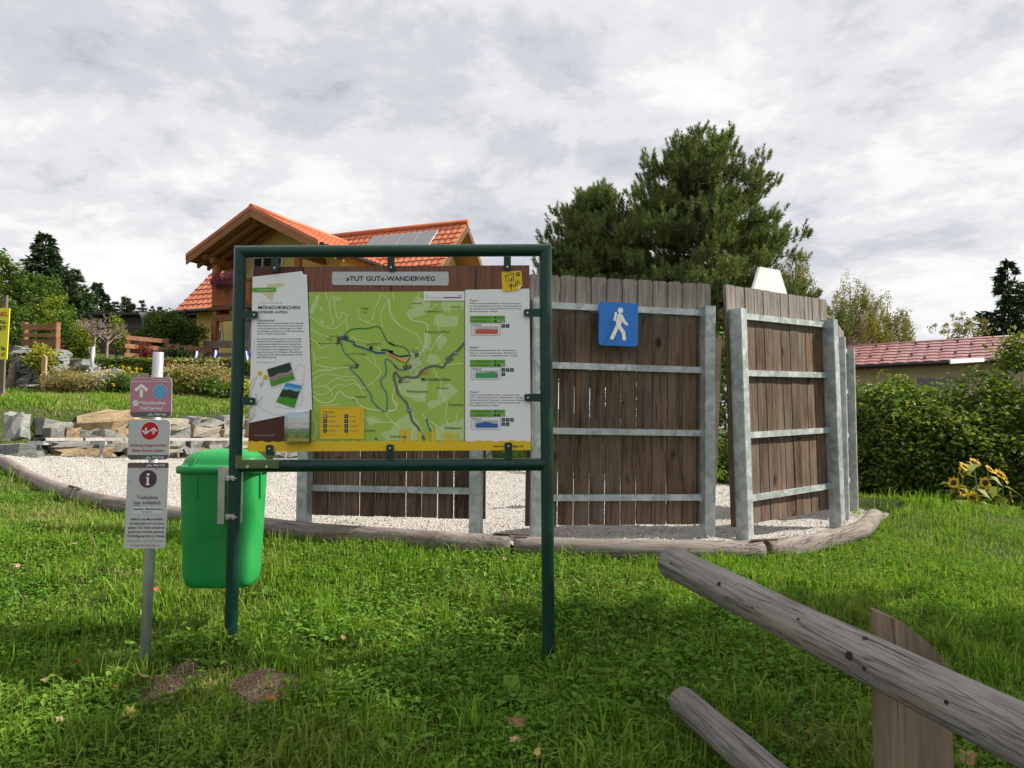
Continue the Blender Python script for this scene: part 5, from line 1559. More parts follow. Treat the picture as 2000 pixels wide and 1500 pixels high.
# ------------------------------------------------------------------ pines
def pine(label, base_, top, half, seed, ntiers, lean=0.0, per=62, low=0.18):
    """spreading pine: limbs curve up, every shoot ends in an upright brush of needles"""
    r = np.random.default_rng(seed); rr_ = random.Random(seed)
    root = thing('pine_tree', label, 'tree', base_, 'pines behind the wooden panels')
    b, t = Vector(base_), Vector(top)
    H = (t - b).length
    mb = MB()
    mb.tube([b - Vector((0, 0, .2)), b.lerp(t, .5) + Vector((.08, 0, 0)), t], [0.17, 0.11, 0.02], 8, False)
    tuft_c, tuft_d = [], []
    for i in range(ntiers):
        f = low + (0.97 - low) * (i / (ntiers - 1)) ** 0.9
        nb = 7 if f < 0.8 else 5
        reach = half * (1.0 - f) ** 0.70 * 1.22 + 0.08
        for k in range(nb):
            az = k * 2 * math.pi / nb + i * 0.9 + rr_.uniform(-.3, .3)
            rl = reach * rr_.uniform(0.78, 1.06)
            o = b.lerp(t, f) 
            d = Vector((math.cos(az), math.sin(az), 0))
            tip = o + d * rl + Vector((0, 0, rl * rr_.uniform(0.15, 0.6)))
            mid = o + d * rl * 0.55 + Vector((0, 0, rl * 0.08))
            path = [Vector(q) for q in catmull([tuple(o), tuple(mid), tuple(tip)], 6)]
            mb.tube(path, [0.035 * (1 - 0.8 * j / (len(path) - 1)) * (0.4 + rl / half) for j in range(len(path))], 5, False)
            nsub = int(5 + 10 * rl / half)
            for j in range(nsub):
                g = rr_.uniform(0.15, 1.0) ** 0.75
                q0 = path[min(len(path) - 1, int(g * (len(path) - 1) + 0.5))]
                spread = 0.085 * half * (0.35 + g) * min(1, 0.5 + rl)
                cc_ = q0 + Vector((rr_.gauss(0, spread), rr_.gauss(0, spread), abs(rr_.gauss(0.05, spread * 0.7))))
                mb.tube([q0, cc_], [0.014, 0.006], 4, False)
                for w_ in range(rr_.randint(6, 11)):
                    an = rr_.uniform(0, 6.28); ra_ = 0.19 * math.sqrt(rr_.random())
                    q = cc_ + Vector((ra_ * math.cos(an), ra_ * math.sin(an), rr_.uniform(-.08, .12) - 0.5 * ra_))
                    dd = (Vector((math.cos(an), math.sin(an), 0)) * ra_ * 2.6 + d * 0.3 + Vector((rr_.gauss(0, .15), rr_.gauss(0, .15), 1.2))).normalized()
                    tuft_c.append(tuple(q)); tuft_d.append(tuple(dd))
    mb.build('trunk', M['bark'], root)
    C, D = np.array(tuft_c), np.array(tuft_d)
    n = len(C)
    Ls = r.uniform(0.16, 0.34, n)
    Ck = np.repeat(C, per, 0); Dk = np.repeat(D, per, 0); Lk = np.repeat(Ls, per)[:, None]
    s = r.random((n * per, 1))
    rad = unit(r, n * per)
    rad -= Dk * (rad * Dk).sum(1, keepdims=True); rad /= np.linalg.norm(rad, axis=1, keepdims=True)
    st = Ck + Dk * Lk * s
    nd = rad * 0.8 + Dk * (0.45 + 0.7 * s)
    nd /= np.linalg.norm(nd, axis=1, keepdims=True)
    ln = r.uniform(0.085, 0.135, (n * per, 1)) * (1.1 - 0.35 * s)
    side = np.cross(nd, unit(r, n * per)); side /= np.linalg.norm(side, axis=1, keepdims=True)
    w = 0.0085
    V = np.stack([st - side * w, st + side * w, st + nd * ln], 1).reshape(-1, 3)
    # needles of one brush share an island so that brushes differ in colour as whole shoots
    o = fast('crown', V, np.arange(n * per * 3).reshape(-1, 3), LF['pine'], root)
    return root
def gp(px_, Y):
    x = (px_ - 1000) / F * Y
    return Vector((x, Y, gz(x, Y)))
pine('broad dark green pine, the taller one behind the hiker panel', gp(1385, 20), P(1352, 296, 20), 3.3, 7, 16, low=0.27)
pine('smaller slender pine left of the broad pine', gp(1165, 21), P(1166, 388, 21), 2.2, 9, 13, low=0.26)

# ------------------------------------------------------------------ spruces
def spruce(label, base_, top, half, seed, mat, tiers=26, dens=1.0, group='spruces beyond the gardens', low=0.06):
    r = np.random.default_rng(seed)
    root = thing('spruce_tree', label, 'tree', base_, group)
    b, t = Vector(base_), Vector(top)
    H = (t - b).length
    mb = MB().tube([b - Vector((0, 0, .3)), t], [0.03 * H ** .8, 0.01], 7, False)
    mb.build('trunk', M['bark'], root)
    Cs, Ds = [], []
    for i in range(tiers):
        f = low + (0.985 - low) * i / (tiers - 1)
        reach = half * (1 - f) ** 0.85 + 0.03 * half
        nb = int(5 + 9 * (1 - f))
        for k in range(nb):
            az = r.uniform(0, 2 * math.pi)
            rl = reach * r.uniform(0.6, 1.1)
            d = np.array([math.cos(az), math.sin(az), 0])
            sd = np.array([-math.sin(az), math.cos(az), 0])
            m_ = max(6, int((22 + 90 * rl / half) * dens))
            g = r.random(m_) ** 0.6
            o = np.array(b.lerp(t, f))
            sag = -0.32 * rl * g + 0.20 * rl * g ** 3
            wd = 0.22 * rl * (1.1 - g)
            pts = o + d * (rl * g)[:, None] + np.array([0, 0, 1]) * (sag + r.normal(0, 0.02 * half, m_))[:, None] + sd * (r.normal(0, 1, m_) * wd)[:, None]
            Cs.append(pts)
            Ds.append(np.repeat((d * 0.8 + np.array([0, 0, -0.35]))[None], m_, 0) + r.normal(0, .35, (m_, 3)))
    C, D = np.concatenate(Cs), np.concatenate(Ds)
    D /= np.linalg.norm(D, axis=1, keepdims=True)
    n = len(C)
    L = r.uniform(0.055, 0.13, (n, 1)) * half
    sd = np.cross(D, unit(r, n)); sd /= np.linalg.norm(sd, axis=1, keepdims=True)
    w = L * 0.15
    V = np.stack([C, C + D * L * .45 + sd * w, C + D * L, C + D * L * .45 - sd * w], 1).reshape(-1, 3)
    fast('crown', V, np.arange(n * 4).reshape(n, 4), mat, root)
    return root
spruce('tall dark spruce with pointed crown above the left garden', gp(92, 38), P(88, 455, 38), 2.9, 1, LF['spruce'], 30, 1.3)
spruce('second spruce, lighter and lower, right of the tall one', gp(150, 40), P(146, 527, 40), 2.3, 2, LF['spruce_light'], 24, 1.2)
spruce('third spruce standing nearest the dark barn roof', gp(188, 43), P(190, 552, 43), 2.4, 3, LF['spruce'], 22, 1.2)
spruce('low spruce squeezed between the tall spruces', gp(122, 44), P(128, 540, 44), 1.9, 12, LF['spruce'], 22, 1.1)
spruce('dark spruce cut by the right edge of the picture', gp(1972, 33), P(1968, 508, 33), 3.0, 4, LF['spruce'], 30, 1.3, 'spruces on the right')
for i, (px_, py_, half, lab) in enumerate(((246, 580, 3.6, 'leftmost of the far conifers above the barn'), (262, 592, 2.4, 'second far conifer above the barn'), (277, 586, 2.4, 'third far conifer above the barn'), (296, 597, 2.0, 'slim far conifer left of the house eave'), (312, 599, 2.8, 'far conifer next to the house eave'), (225, 588, 2.6, 'far conifer half behind the third spruce'))):
    spruce(lab, gp(px_, 80), P(px_, py_, 80), half, 30 + i, LF['far'], 26, 1.6, 'far conifers on the ridge')

# ------------------------------------------------------------------ birches: hanging strands
def birch(label, base_, c, rad, seed, nst=130, per=46, L=0.09, group='birches behind the right roof', droop=1.0):
    r = np.random.default_rng(seed); rr_ = random.Random(seed)
    root = thing('birch_tree', label, 'tree', base_, group)
    c = np.array(c, float); rad = np.array(rad, float)
    mb = MB()
    topv = Vector(c) + Vector((0, 0, rad[2]))
    mb.tube([Vector(base_) - Vector((0, 0, .2)), Vector(base_).lerp(topv, .5), topv], [0.14, 0.09, 0.015], 7, False)
    st = ellipsoid(r, c, rad, nst, 0.35, 0.25, -0.35)
    limbs(mb, Vector(base_).lerp(Vector(c), .75), st[:26], 0.05, rr_, 5)
    mb.build('trunk', M['birchbark'], root)
    ln = r.uniform(0.35, 1.1, len(st)) * rad[2] * 0.55 * droop
    s = r.random((len(st), per))
    sway = r.normal(0, 0.10, (len(st), 1, 3))
    pts = st[:, None, :] + np.stack([np.zeros_like(s), np.zeros_like(s), -s * ln[:, None]], -1) + sway * s[..., None] + r.normal(0, 0.05 * rad[0] ** .5, (len(st), per, 3))
    pts = np.concatenate([pts.reshape(-1, 3), clump_points(r, st[: nst // 2], 18, 0.22)])
    V, Fc = leaf_geo(pts, r, L, L * 0.62, 0.2)
    fast('crown', V, Fc, LF['birch'], root)
    return root
birch('big weeping birch turning yellow left of the red-roofed house', gp(1665, 30), P(1662, 640, 30), (1.35, 1.3, 1.75), 1, 230, 60, 0.075)
birch('weeping birch with trailing branches over the red roof ridge', gp(1735, 31), P(1735, 655, 31), (0.95, 1.0, 1.3), 2, 130, 50, 0.075)
birch('narrow birch peeping out behind the right side of the pine', gp(1555, 26), P(1556, 560, 26), (0.55, 0.6, 1.3), 3, 90, 40, 0.065)
birch('low birch scrub between the narrow birch and the big birch', gp(1600, 32), P(1602, 640, 32), (0.8, 0.8, 0.9), 6, 60, 40, 0.075, droop=.6)
broadleaf('young_tree', 'airy young tree behind the red roof beside the dark spruce', 'tree', gp(1885, 30), P(1882, 645, 30), (0.85, 0.8, 0.65), LF['birch'], 4, 60, 26, 0.16, 0.10, 0.06, 0.04, 0.2, 0.35)
broadleaf('young_tree', 'small ragged tree right of the weeping birch', 'tree', gp(1768, 30), P(1772, 672, 30), (0.35, 0.35, 0.45), LF['birch'], 5, 24, 24, 0.12, 0.09, 0.05, 0.03, 0.2, 0.3)

# ------------------------------------------------------------------ hedges on the right
def hedge_bush(label, px_, Y, pyt, half, seed, nclump=380, per=34, depth=0.9, mat='hedge', name='hornbeam_hedge', L=0.085, group='hornbeam hedge on the right'):
    g0 = gp(px_, Y)
    topz = P(px_, pyt, Y).z
    hz = (topz - g0.z) / 2
    return broadleaf(name, label, 'hedge', g0, (g0.x, g0.y, g0.z + hz * 1.0), (half, depth, hz * 1.05 - 0.2), LF[mat], seed, nclump, per, 0.2, L, L * 0.62, 0.05, 0.72, 0.10, 14, group, parts=('stem', 'foliage'))
hedge_bush('leafy hornbeam bush right of the plank panels', 1732, 11.6, 720, 0.72, 11, 380, 36)
hedge_bush('lower hornbeam bush below the white awning', 1828, 11.5, 748, 0.6, 18, 300, 36)
hedge_bush('dense hornbeam bush directly behind the sunflowers', 1930, 11.6, 722, 0.85, 12, 420, 36)
hedge_bush('tall hornbeam bush at the right picture edge', 2025, 11.8, 634, 0.75, 13, 300, 36)
hedge_bush('shaded hornbeam bush behind the edge-on panel', 1640, 12.6, 730, 1.0, 14, 260, 34)
hedge_bush('hornbeam bush glimpsed between the hiker panel and its neighbour', 1470, 13.2, 640, 1.3, 15, 380, 34)
hedge_bush('hornbeam bush hidden behind the hiker panel', 1290, 14.5, 700, 1.2, 16, 220, 30)
hedge_bush('far right hornbeam bush outside the sunlit patch', 2190, 11.9, 690, 1.2, 17, 240, 30)
# ------------------------------------------------------------------ chalet with tiled roofs
HA = math.radians(22)
e1 = Vector((math.cos(HA), -math.sin(HA), 0)); e2 = Vector((-math.sin(HA), -math.cos(HA), 0))
HR = Vector((-1.60, 27.7, E))
def HP(s, t, z):
    return HR + e1 * s + e2 * t + Vector((0, 0, z))
def HT(px_, py_, t):
    """where the sight line through a pixel meets the wall plane t: (s, z)"""
    d = ray(px_, py_)
    k = (t + (HR - EYE).dot(e2)) / d.dot(e2)
    p = EYE + d * k - HR
    return p.dot(e1), p.z
RH = Matrix((e1, -e2, Vector((0, 0, 1)))).transposed()
house = thing('chalet', 'yellow chalet with red tiled roofs and a wooden balcony', 'house', HP(-4.5, 2, 2.0))
def tile_mat(name, c0, c1, c2):
    t = NT(name)
    v = t.coord()
    n = t.noise(v, 1.2, 6, 0.65)
    n2 = t.noise(v, 9, 4, 0.6)
    col = t.ramp(t.math('ADD', t.math('MULTIPLY', n, 0.5), t.math('MULTIPLY', n2, 0.5)), [(0.32, c0), (0.5, c1), (0.7, c2)])
    return t.bsdf(col, 0.5, 0, t.bump(n2, 0.15, 0.01), 0.4)
M['tile'] = tile_mat('orange_red_tile', (0.34, 0.082, 0.036), (0.47, 0.135, 0.058), (0.57, 0.20, 0.095))
M['stucco'] = plain('yellow_render', (0.74, 0.57, 0.19), 0.9, 0, 0.06, 2, 0.2, 60, 0.2)
M['stucco_light'] = plain('cream_render', (0.78, 0.68, 0.38), 0.9, 0, 0.05, 2, 0.2, 60, 0.2)
M['gutter'] = plain('dark_brown_gutter', (0.03, 0.028, 0.026), 0.4, 0.4, 0.1, 4)
M['glass'] = plain('window_glass', (0.04, 0.045, 0.05), 0.06, 0.0, 0.2, 1, 0, 1, 0.8)
M['whiteframe'] = plain('white_window_frame', (0.7, 0.7, 0.69), 0.5, 0, 0.03)
M['beam'] = wood('light_brown_beam', (0.20, 0.085, 0.032), (0.34, 0.17, 0.075), 'x', 0.65, None, 8, 0.2)
M['soffit'] = wood('golden_soffit_board', (0.36, 0.17, 0.06), (0.54, 0.29, 0.12), 'x', 0.65, None, 8, 0.2)
def tile_roof(O, A, La, B, Lb, N, tw=0.24, tl=0.33, amp=0.03, step=0.032):
    """interlocking tiles as real relief: waves across, a lifted lower edge to every course"""
    nu = max(2, int(La / tw)) * 4
    nb = max(2, int(Lb / tl))
    us = np.linspace(0, La, nu + 1)
    wave = amp * np.abs(np.sin(np.linspace(0, math.pi * nu / 4, nu + 1))) ** 0.8
    rows = []
    O, A, B, N = (np.array(x, float) for x in (O, A, B, N))
    for j in range(nb):
        for f, h in ((0.0, 0.0), (0.985, step)):
            v_ = (j + f) * Lb / nb
            rows.append(O + np.outer(us, A) + B * v_ + np.outer(wave + h, N))
    V = np.concatenate(rows)
    k = nu + 1
    idx_ = np.arange(len(V)).reshape(-1, k)
    Fq = np.stack([idx_[:-1, :-1], idx_[1:, :-1], idx_[1:, 1:], idx_[:-1, 1:]], -1).reshape(-1, 4)
    return V, Fq
SL = 0.95
cosr = 1 / math.hypot(1, SL)
Bf = (e2 + Vector((0, 0, -SL))) * cosr
Nf = (e2 * SL + Vector((0, 0, 1))) * cosr
def roof_part(name, O, A, La, B, Lb, N, parent, thick=0.14):
    V, Fq = tile_roof(O, A, La, B, Lb, N)
    ob = fast(name, V, Fq, M['tile'], parent)
    m = MB()
    O, A, B, N = Vector(O), Vector(A), Vector(B), Vector(N)
    q = [O, O + A * La, O + A * La + B * Lb, O + B * Lb]
    m.extrude([p - N * 0.005 for p in q], -N * thick)
    m.build('roof_boarding', M['soffit'], parent)
    return ob
mainroof = roof_part('roof', HP(-10.4, 0, 7.3), e1, 10.4, Bf, 3.2 / cosr, Nf, house)
Bb = (-e2 + Vector((0, 0, -SL))) * cosr
Nb_ = (-e2 * SL + Vector((0, 0, 1))) * cosr
roof_part('roof', HP(0, 0, 7.3), -e1, 10.4, Bb, 3.2 / cosr, Nb_, house)
MB().tube([HP(-10.4, 0, 7.36), HP(0.02, 0, 7.36)], 0.10, 10).build('ridge_tiles', M['tile'], mainroof)
# gable wing
GS, GW, GZ0, GT, GTAN = -4.63, 2.55, 6.79, 5.86, 0.514
cg = 1 / math.hypot(1, GTAN)
for sgn in (-1, 1):
    Bs = (e1 * sgn + Vector((0, 0, -GTAN))) * cg
    Ns = (e1 * sgn * GTAN + Vector((0, 0, 1))) * cg
    if sgn > 0:
        wr = roof_part('roof', HP(GS, GT, GZ0), -e2, GT - 0.7, Bs, GW / cg, Ns, house, 0.12)
    else:
        roof_part('roof', HP(GS, 0.7, GZ0), e2, GT - 0.7, Bs, GW / cg, Ns, house, 0.12)
    # barge board
    a, b = HP(GS, GT + 0.02, GZ0 - 0.05), HP(GS + sgn * GW, GT + 0.02, GZ0 - GTAN * GW - 0.05)
    m = MB().extrude([a + Vector((0, 0, 0.02)), b + Vector((0, 0, 0.02)), b - Vector((0, 0, .2)), a - Vector((0, 0, .22))], e2 * 0.04)
    m.build('barge_board', M['beam'], house)
    m = MB().extrude([a + Vector((0, 0, 0.14)), b + Vector((0, 0, 0.14)), b + Vector((0, 0, .02)), a + Vector((0, 0, .02))], e2 * 0.06)
    m.build('verge_tiles', M['tile'], house)
MB().tube([HP(GS, GT + 0.05, GZ0 + 0.06), HP(GS, 0.7, GZ0 + 0.06)], 0.09, 10).build('ridge_tiles', M['tile'], wr)
for s_, z_, t0 in ((GS, GZ0 - 0.30, 3.6), (GS - 2.0, GZ0 - GTAN * 2.0 - 0.28, 3.6), (GS + 2.0, GZ0 - GTAN * 2.0 - 0.28, 3.6)):
    a, b = HP(s_, t0, z_), HP(s_, GT - 0.12, z_)
    MB().box((a + b) / 2, (0.14, (b - a).length, 0.18), RH).build('purlin', M['beam'], house)
for sgn in (-1, 1):
    for tt_ in (4.55, 5.0, 5.45):
        a, b = HP(GS + sgn * 0.1, tt_, GZ0 - GTAN * 0.1 - 0.19), HP(GS + sgn * (GW - 0.05), tt_, GZ0 - GTAN * (GW - 0.05) - 0.19)
        MB().extrude([a - e2 * 0.05, a + e2 * 0.05, a + e2 * 0.05 - Vector((0, 0, 0.12)), a - e2 * 0.05 - Vector((0, 0, 0.12))], b - a).build('rafter', M['beam'], house)
# gutters
MB().tube([HP(GS + GW + 0.03, GT - 0.02, GZ0 - GTAN * GW - 0.05), HP(GS + GW + 0.03, 2.4, GZ0 - GTAN * GW - 0.05)], 0.075, 10).build('gutter', M['gutter'], house)
MB().tube([HP(-10.42, 3.26, 4.22), HP(-6.5, 3.26, 4.22)], 0.08, 10).build('gutter', M['gutter'], house)
MB().tube([HP(-1.9, 3.26, 4.22), HP(0.0, 3.26, 4.22)], 0.08, 10).build('gutter', M['gutter'], house)
MB().tube([HP(GS - GW - 0.03, GT - 0.02, GZ0 - GTAN * GW - 0.05), HP(GS - GW - 0.03, 2.4, GZ0 - GTAN * GW - 0.05)], 0.075, 10).build('gutter', M['gutter'], house)
# downpipe
TW = 2.6
pp = []
for px_, py_, tt_ in ((363, 604, 3.25), (364, 614, 3.25), (371, 626, 3.0), (381, 636, 2.68), (386, 645, 2.66), (386, 690, 2.66), (386, 720, 2.66)):
    s_, z_ = HT(px_, py_, tt_)
    pp.append(HP(s_, tt_ + 0.06, z_))
MB().tube(pp, 0.055, 10).build('downpipe', M['gutter'], house)
# walls
def wall_box(s0, s1, t0, t1, z0, z1, mat, name='wall'):
    m = MB()
    m.box(HP((s0 + s1) / 2, (t0 + t1) / 2, (z0 + z1) / 2), (s1 - s0, t1 - t0, z1 - z0), RH)
    return m.build(name, mat, house)
sL = HT(383, 660, TW)[0]
wall_box(sL, -0.95, -2.6, TW, 0.8, 4.62, M['stucco'])
# gable end of the main house (right)
m = MB().extrude([HP(-0.95, -2.6, 4.62), HP(-0.95, TW, 4.62), HP(-0.95, 0, 7.09)], e1 * -0.3)
m.build('gable_wall', M['stucco_light'], house)
m = MB()
for t0, t1, z0, z1 in ((0.05, 4.5, 7.08, 7.3 - SL * 4.5 - 0.2),):
    m.extrude([HP(-0.02, 0, 7.22), HP(-0.02, 3.2, 7.22 - SL * 3.2), HP(-0.02, 3.2, 7.0 - SL * 3.2), HP(-0.02, 0, 7.0)], e1 * 0.05)
m.build('barge_board', M['darkwood'], house)
m = MB().extrude([HP(-0.02, 0, 7.22), HP(-0.02, -3.2, 7.22 - SL * 3.2), HP(-0.02, -3.2, 7.0 - SL * 3.2), HP(-0.02, 0, 7.0)], e1 * 0.05)
m.build('barge_board', M['darkwood'], house)
# wing walls
tw = 4.25
wsl = HT(438, 560, tw)[0]
wsr = -2.45
m = MB()
zt_ = lambda s_: GZ0 - GTAN * abs(s_ - GS) - 0.14
m.extrude([HP(wsl, tw, 3.2), HP(wsr, tw, 3.2), HP(wsr, tw, zt_(wsr)), HP(GS, tw, zt_(GS)), HP(wsl, tw, zt_(wsl))], e2 * -(tw - 1.0))
m.build('wing_wall', M['stucco'], house)
wall_box(wsl + 0.03, wsr - 0.03, 1.0, tw - 0.01, 0.8, 3.2, M['stucco'], 'wing_wall')
# balcony
fz = 3.84
bs0 = HT(418, 590, 5.6)[0]
bs1 = -2.3
m = MB().box(HP((bs0 + bs1) / 2, (tw + 5.7) / 2, fz - 0.06), (bs1 - bs0 + 0.2, 5.7 - tw, 0.12), RH)
m.build('balcony_floor', M['darkwood'], house)
for i in range(7):
    s_ = bs0 + 0.05 + (bs1 - bs0 - 0.1) * i / 6
    MB().box(HP(s_, (tw + 5.62) / 2, fz - 0.19), (0.12, 5.62 - tw, 0.13), RH).build('joist', M['beam'], house)
MB().box(HP((bs0 + bs1) / 2, 5.55, fz - 0.36), (bs1 - bs0 + 0.1, 0.14, 0.2), RH).build('beam', M['beam'], house)
nbd = int((bs1 - bs0) / 0.155)
bd = MB().box((0, 0, 0), (0.146, 0.03, 0.62))
for i in range(nbd):
    c = HP(bs0 + 0.08 + (i + 0.5) * (bs1 - bs0 - 0.1) / nbd, 5.66, fz + 0.42)
    if i == 0:
        bme = buildl(bd, 'balcony_board', M['balcony'], house, c - house.location)
        bme.rotation_euler = RH.to_euler()
    else:
        o = link('balcony_board', bme.data, house, c - house.location)
        o.rotation_euler = RH.to_euler()
for z_ in (fz + 0.07, fz + 0.78):
    MB().box(HP((bs0 + bs1) / 2, 5.66, z_), (bs1 - bs0, 0.09, 0.09), RH).build('balcony_rail', M['balcony'], house)
for px_ in (440, 492):
    s_, z_ = HT(px_, 563, 5.7)
    for sg in ((0, 0.13), (0.13, 0), (0, -0.13), (-0.13, 0)):
        pass
    m = MB()
    ring = [HP(s_ + a, 5.69, z_ + b) for a, b in ((0, .15), (.13, 0), (0, -.15), (-.13, 0))]
    inner = [HP(s_ + a, 5.69, z_ + b) for a, b in ((0, .08), (.07, 0), (0, -.08), (-.07, 0))]
    m.add([p for p in ring + inner], [(i, (i + 1) % 4, 4 + (i + 1) % 4, 4 + i) for i in range(4)])
    m.build('diamond_ornament', M['darkwood'], house)
for s_, z0, z1 in ((bs0 + 0.02, fz - 0.1, GZ0 - GTAN * 2 - 0.36), (bs0 + 0.02, 0.8, fz - 0.45), (HT(583, 510, 5.55)[0], fz - 0.1, GZ0 - GTAN * 2 - 0.36), (bs1, 0.8, fz - 0.45)):
    MB().box(HP(s_, 5.55, (z0 + z1) / 2), (0.19, 0.19, z1 - z0), RH, 0, 0.02).build('post', M['balcony'], house)
for px0, px1, py_ in ((408, 440, 487), (552, 584, 462)):
    s0, z0 = HT(px0, py_, 5.5)
    MB().box(HP(bs0 + 0.05 if px0 < 500 else HT(583, 510, 5.55)[0], 5.0, GZ0 - GTAN * 2 - 0.45), (0.15, 1.6, 0.18), RH).build('bracket_beam', M['balcony'], house)
# windows and doors
def window(px0, py0, px1, py1, t, bars=0, name='window'):
    s0, z1 = HT(px0, py0, t); s1, z0 = HT(px1, py1, t)
    m = MB()
    fw = 0.06
    for a, b, c, d in ((s0, s1, z1 - fw, z1), (s0, s1, z0, z0 + fw), (s0, s0 + fw, z0, z1), (s1 - fw, s1, z0, z1)):
        m.box(HP((a + b) / 2, t + 0.03, (c + d) / 2), (b - a, 0.06, d - c), RH)
    for k in range(bars):
        sm_ = s0 + (s1 - s0) * (k + 1) / (bars + 1)
        m.box(HP(sm_, t + 0.032, (z0 + z1) / 2), (0.05, 0.05, z1 - z0), RH)
    w = m.build(name, M['whiteframe'], house)
    MB().box(HP((s0 + s1) / 2, t + 0.012, (z0 + z1) / 2), (s1 - s0, 0.01, z1 - z0), RH).build('pane', M['glass'], w)
window(495, 503, 553, 575, tw, 2, 'balcony_door')
window(428, 643, 436, 668, TW, 0)
window(474, 625, 492, 700, tw, 0, 'door')
window(560, 600, 640, 690, tw, 1)
# solar collectors on the main roof
def on_roof(px_, py_):
    d = ray(px_, py_)
    n_ = Nf
    k = n_.dot(HP(0, 0, 7.3 + 0.07) - EYE) / n_.dot(d)
    p = EYE + d * k - HR
    return p.dot(e1), p.dot(e2)
s0, t0 = on_roof(728, 463); s1, _t = on_roof(858, 449)
t1 = on_roof(706, 492)[1]
M['collector'] = plain('solar_glass', (0.20, 0.205, 0.225), 0.4, 0.0, 0.06, 2, 0, 1, 0.4)
for i in range(4):
    a, b = s0 + (s1 - s0) * i / 4 + 0.02, s0 + (s1 - s0) * (i + 1) / 4 - 0.02
    o_ = HP(0, 0, 7.3) + Nf * 0.09
    q = [o_ + e1 * a + Bf * (t0 / cosr), o_ + e1 * b + Bf * (t0 / cosr), o_ + e1 * b + Bf * (t1 / cosr), o_ + e1 * a + Bf * (t1 / cosr)]
    pn = MB().extrude(q, -Nf * 0.06).build('solar_panel', M['galv'], house)
    cc_ = sum((Vector(v) for v in q), Vector()) / 4
    MB().add([v + (cc_ - v) * 0.05 + Nf * 0.004 for v in q], [(0, 1, 2, 3)]).build('collector_glass', M['collector'], pn)
# flower box: a thing hung on the balcony rail
s_, z_ = HT(437, 546, 5.8)
fb = thing('flower_box', 'purple and red flowers in a box on the chalet balcony', 'flower box', HP(s_, 5.82, fz + 0.68))
MB().box(HP(s_, 5.8, fz + 0.72), (0.85, 0.18, 0.16), RH).build('box', M['darkwood'], fb)
r = np.random.default_rng(77)
pts = np.array([tuple(HP(s_ + a, 5.86 + b, fz + 0.78 + c)) for a, b, c in zip(r.uniform(-.45, .45, 900), r.normal(0, .1, 900), r.normal(0.0, .13, 900))])
V, Fc = leaf_geo(pts, r, 0.055, 0.05, 0.4)
fast('flowers', V, Fc, LF['purpleflower'], fb)

# ------------------------------------------------------------------ house with red roof on the right
RY = 26.0
def rp(px_, py_, Y):
    return P(px_, py_, Y)
M['metaltile'] = None
def metal_tile():
    t = NT('dusky_red_metal_tile')
    tc = t.node('ShaderNodeTexCoord').outputs['Object']
    n = t.noise(tc, 3, 5, 0.6)
    col = t.ramp(n, [(0.3, (0.28, 0.13, 0.13)), (0.7, (0.40, 0.21, 0.205))])
    return t.bsdf(col, 0.45, 0.1, None, 0.5)
M['metaltile'] = metal_tile()
M['beige'] = plain('pinkish_beige_render', (0.66, 0.52, 0.44), 0.9, 0, 0.05, 2)
rl, rr2 = rp(1560, 684, 29.5), rp(2080, 652, 25.0)
el, er = rp(1600, 717, 26.8), rp(2080, 688, 22.6)
rh = thing('red_roofed_house', 'low beige house with dusky red tiled roof behind the hedge', 'house', gp(1850, 25))
A = (rr2 - rl); La = A.length; A.normalize()
drop = (el - rl); drop -= A * drop.dot(A)
B = drop.normalized(); N = A.cross(B); N = N if N.z > 0 else -N
V, Fq = tile_roof(rl, A, La, B, drop.length * 1.02, N, 0.42, 0.36, 0.02, 0.03)
rroof = fast('roof', V, Fq, M['metaltile'], rh)
MB().tube([rl, rr2], 0.07, 8).build('ridge_cap', M['metaltile'], rroof)
MB().extrude([rl - N * .02, rr2 - N * .02, rr2 - N * .02 + B * drop.length, rl - N * .02 + B * drop.length], -N * 0.1).build('roof_boarding', M['darkwood'], rh)
# back slope, so the roof is a roof from the side as well
Bk = Vector((-B.x, -B.y, B.z)); Nk = Vector((-N.x, -N.y, N.z))
V, Fq = tile_roof(rr2, -A, La, Bk, drop.length * 1.02, Nk, 0.42, 0.36, 0.02, 0.03)
fast('roof', V, Fq, M['metaltile'], rh)
sg = []
for j in range(5):
    for i in range(int(La / 0.42)):
        if (i + 2 * j) % 3 == 0:
            sg.append(rl + A * (0.42 * (i + 0.5)) + B * (drop.length * (0.12 + 0.19 * j)) + N * 0.05)
m = MB()
for p in sg:
    m.box(p, (0.05, 0.05, 0.07))
tag(m.build('snow_guards', M['gutter'], rh), None, None, None, 'stuff')
ge = rl + B * (drop.length * 1.03)
MB().tube([ge - Vector((0, 0, .04)), ge + A * La - Vector((0, 0, .04))], 0.07, 8).build('gutter', M['gutter'], rh)
inn = Vector((-B.x, -B.y, 0)).normalized()
w0 = ge + inn * 0.7 + A * 0.6
zg_ = gp(1850, 25).z - 0.3
m = MB().extrude([Vector((w0.x, w0.y, w0.z - 0.1)), Vector((w0.x, w0.y, zg_)), Vector(((w0 + A * (La - 1)).x, (w0 + A * (La - 1)).y, zg_)), w0 + A * (La - 1) - Vector((0, 0, 0.1))], inn * (drop.length * 1.4))
m.build('wall', M['beige'], rh)
for k in range(11):
    c = ge + A * (0.9 + k * 0.78) + inn * 0.35 + Vector((0, 0, -0.02))
    MB().box(c, (0.12, 0.6, 0.14), Matrix.Rotation(math.atan2(A.y, A.x), 3, 'Z')).build('rafter_end', M['darkwood'], rh)
aw = thing('awning', 'white folded awning under the eave of the red-roofed house', 'awning', P(1888, 705, 24.0))
MB().extrude([P(1857, 702, 24.3), P(1922, 699, 23.8), P(1923, 706, 23.5), P(1858, 710, 24.0)], (0, 0.08, -0.02)).build('cloth', M['white_plate'], aw)
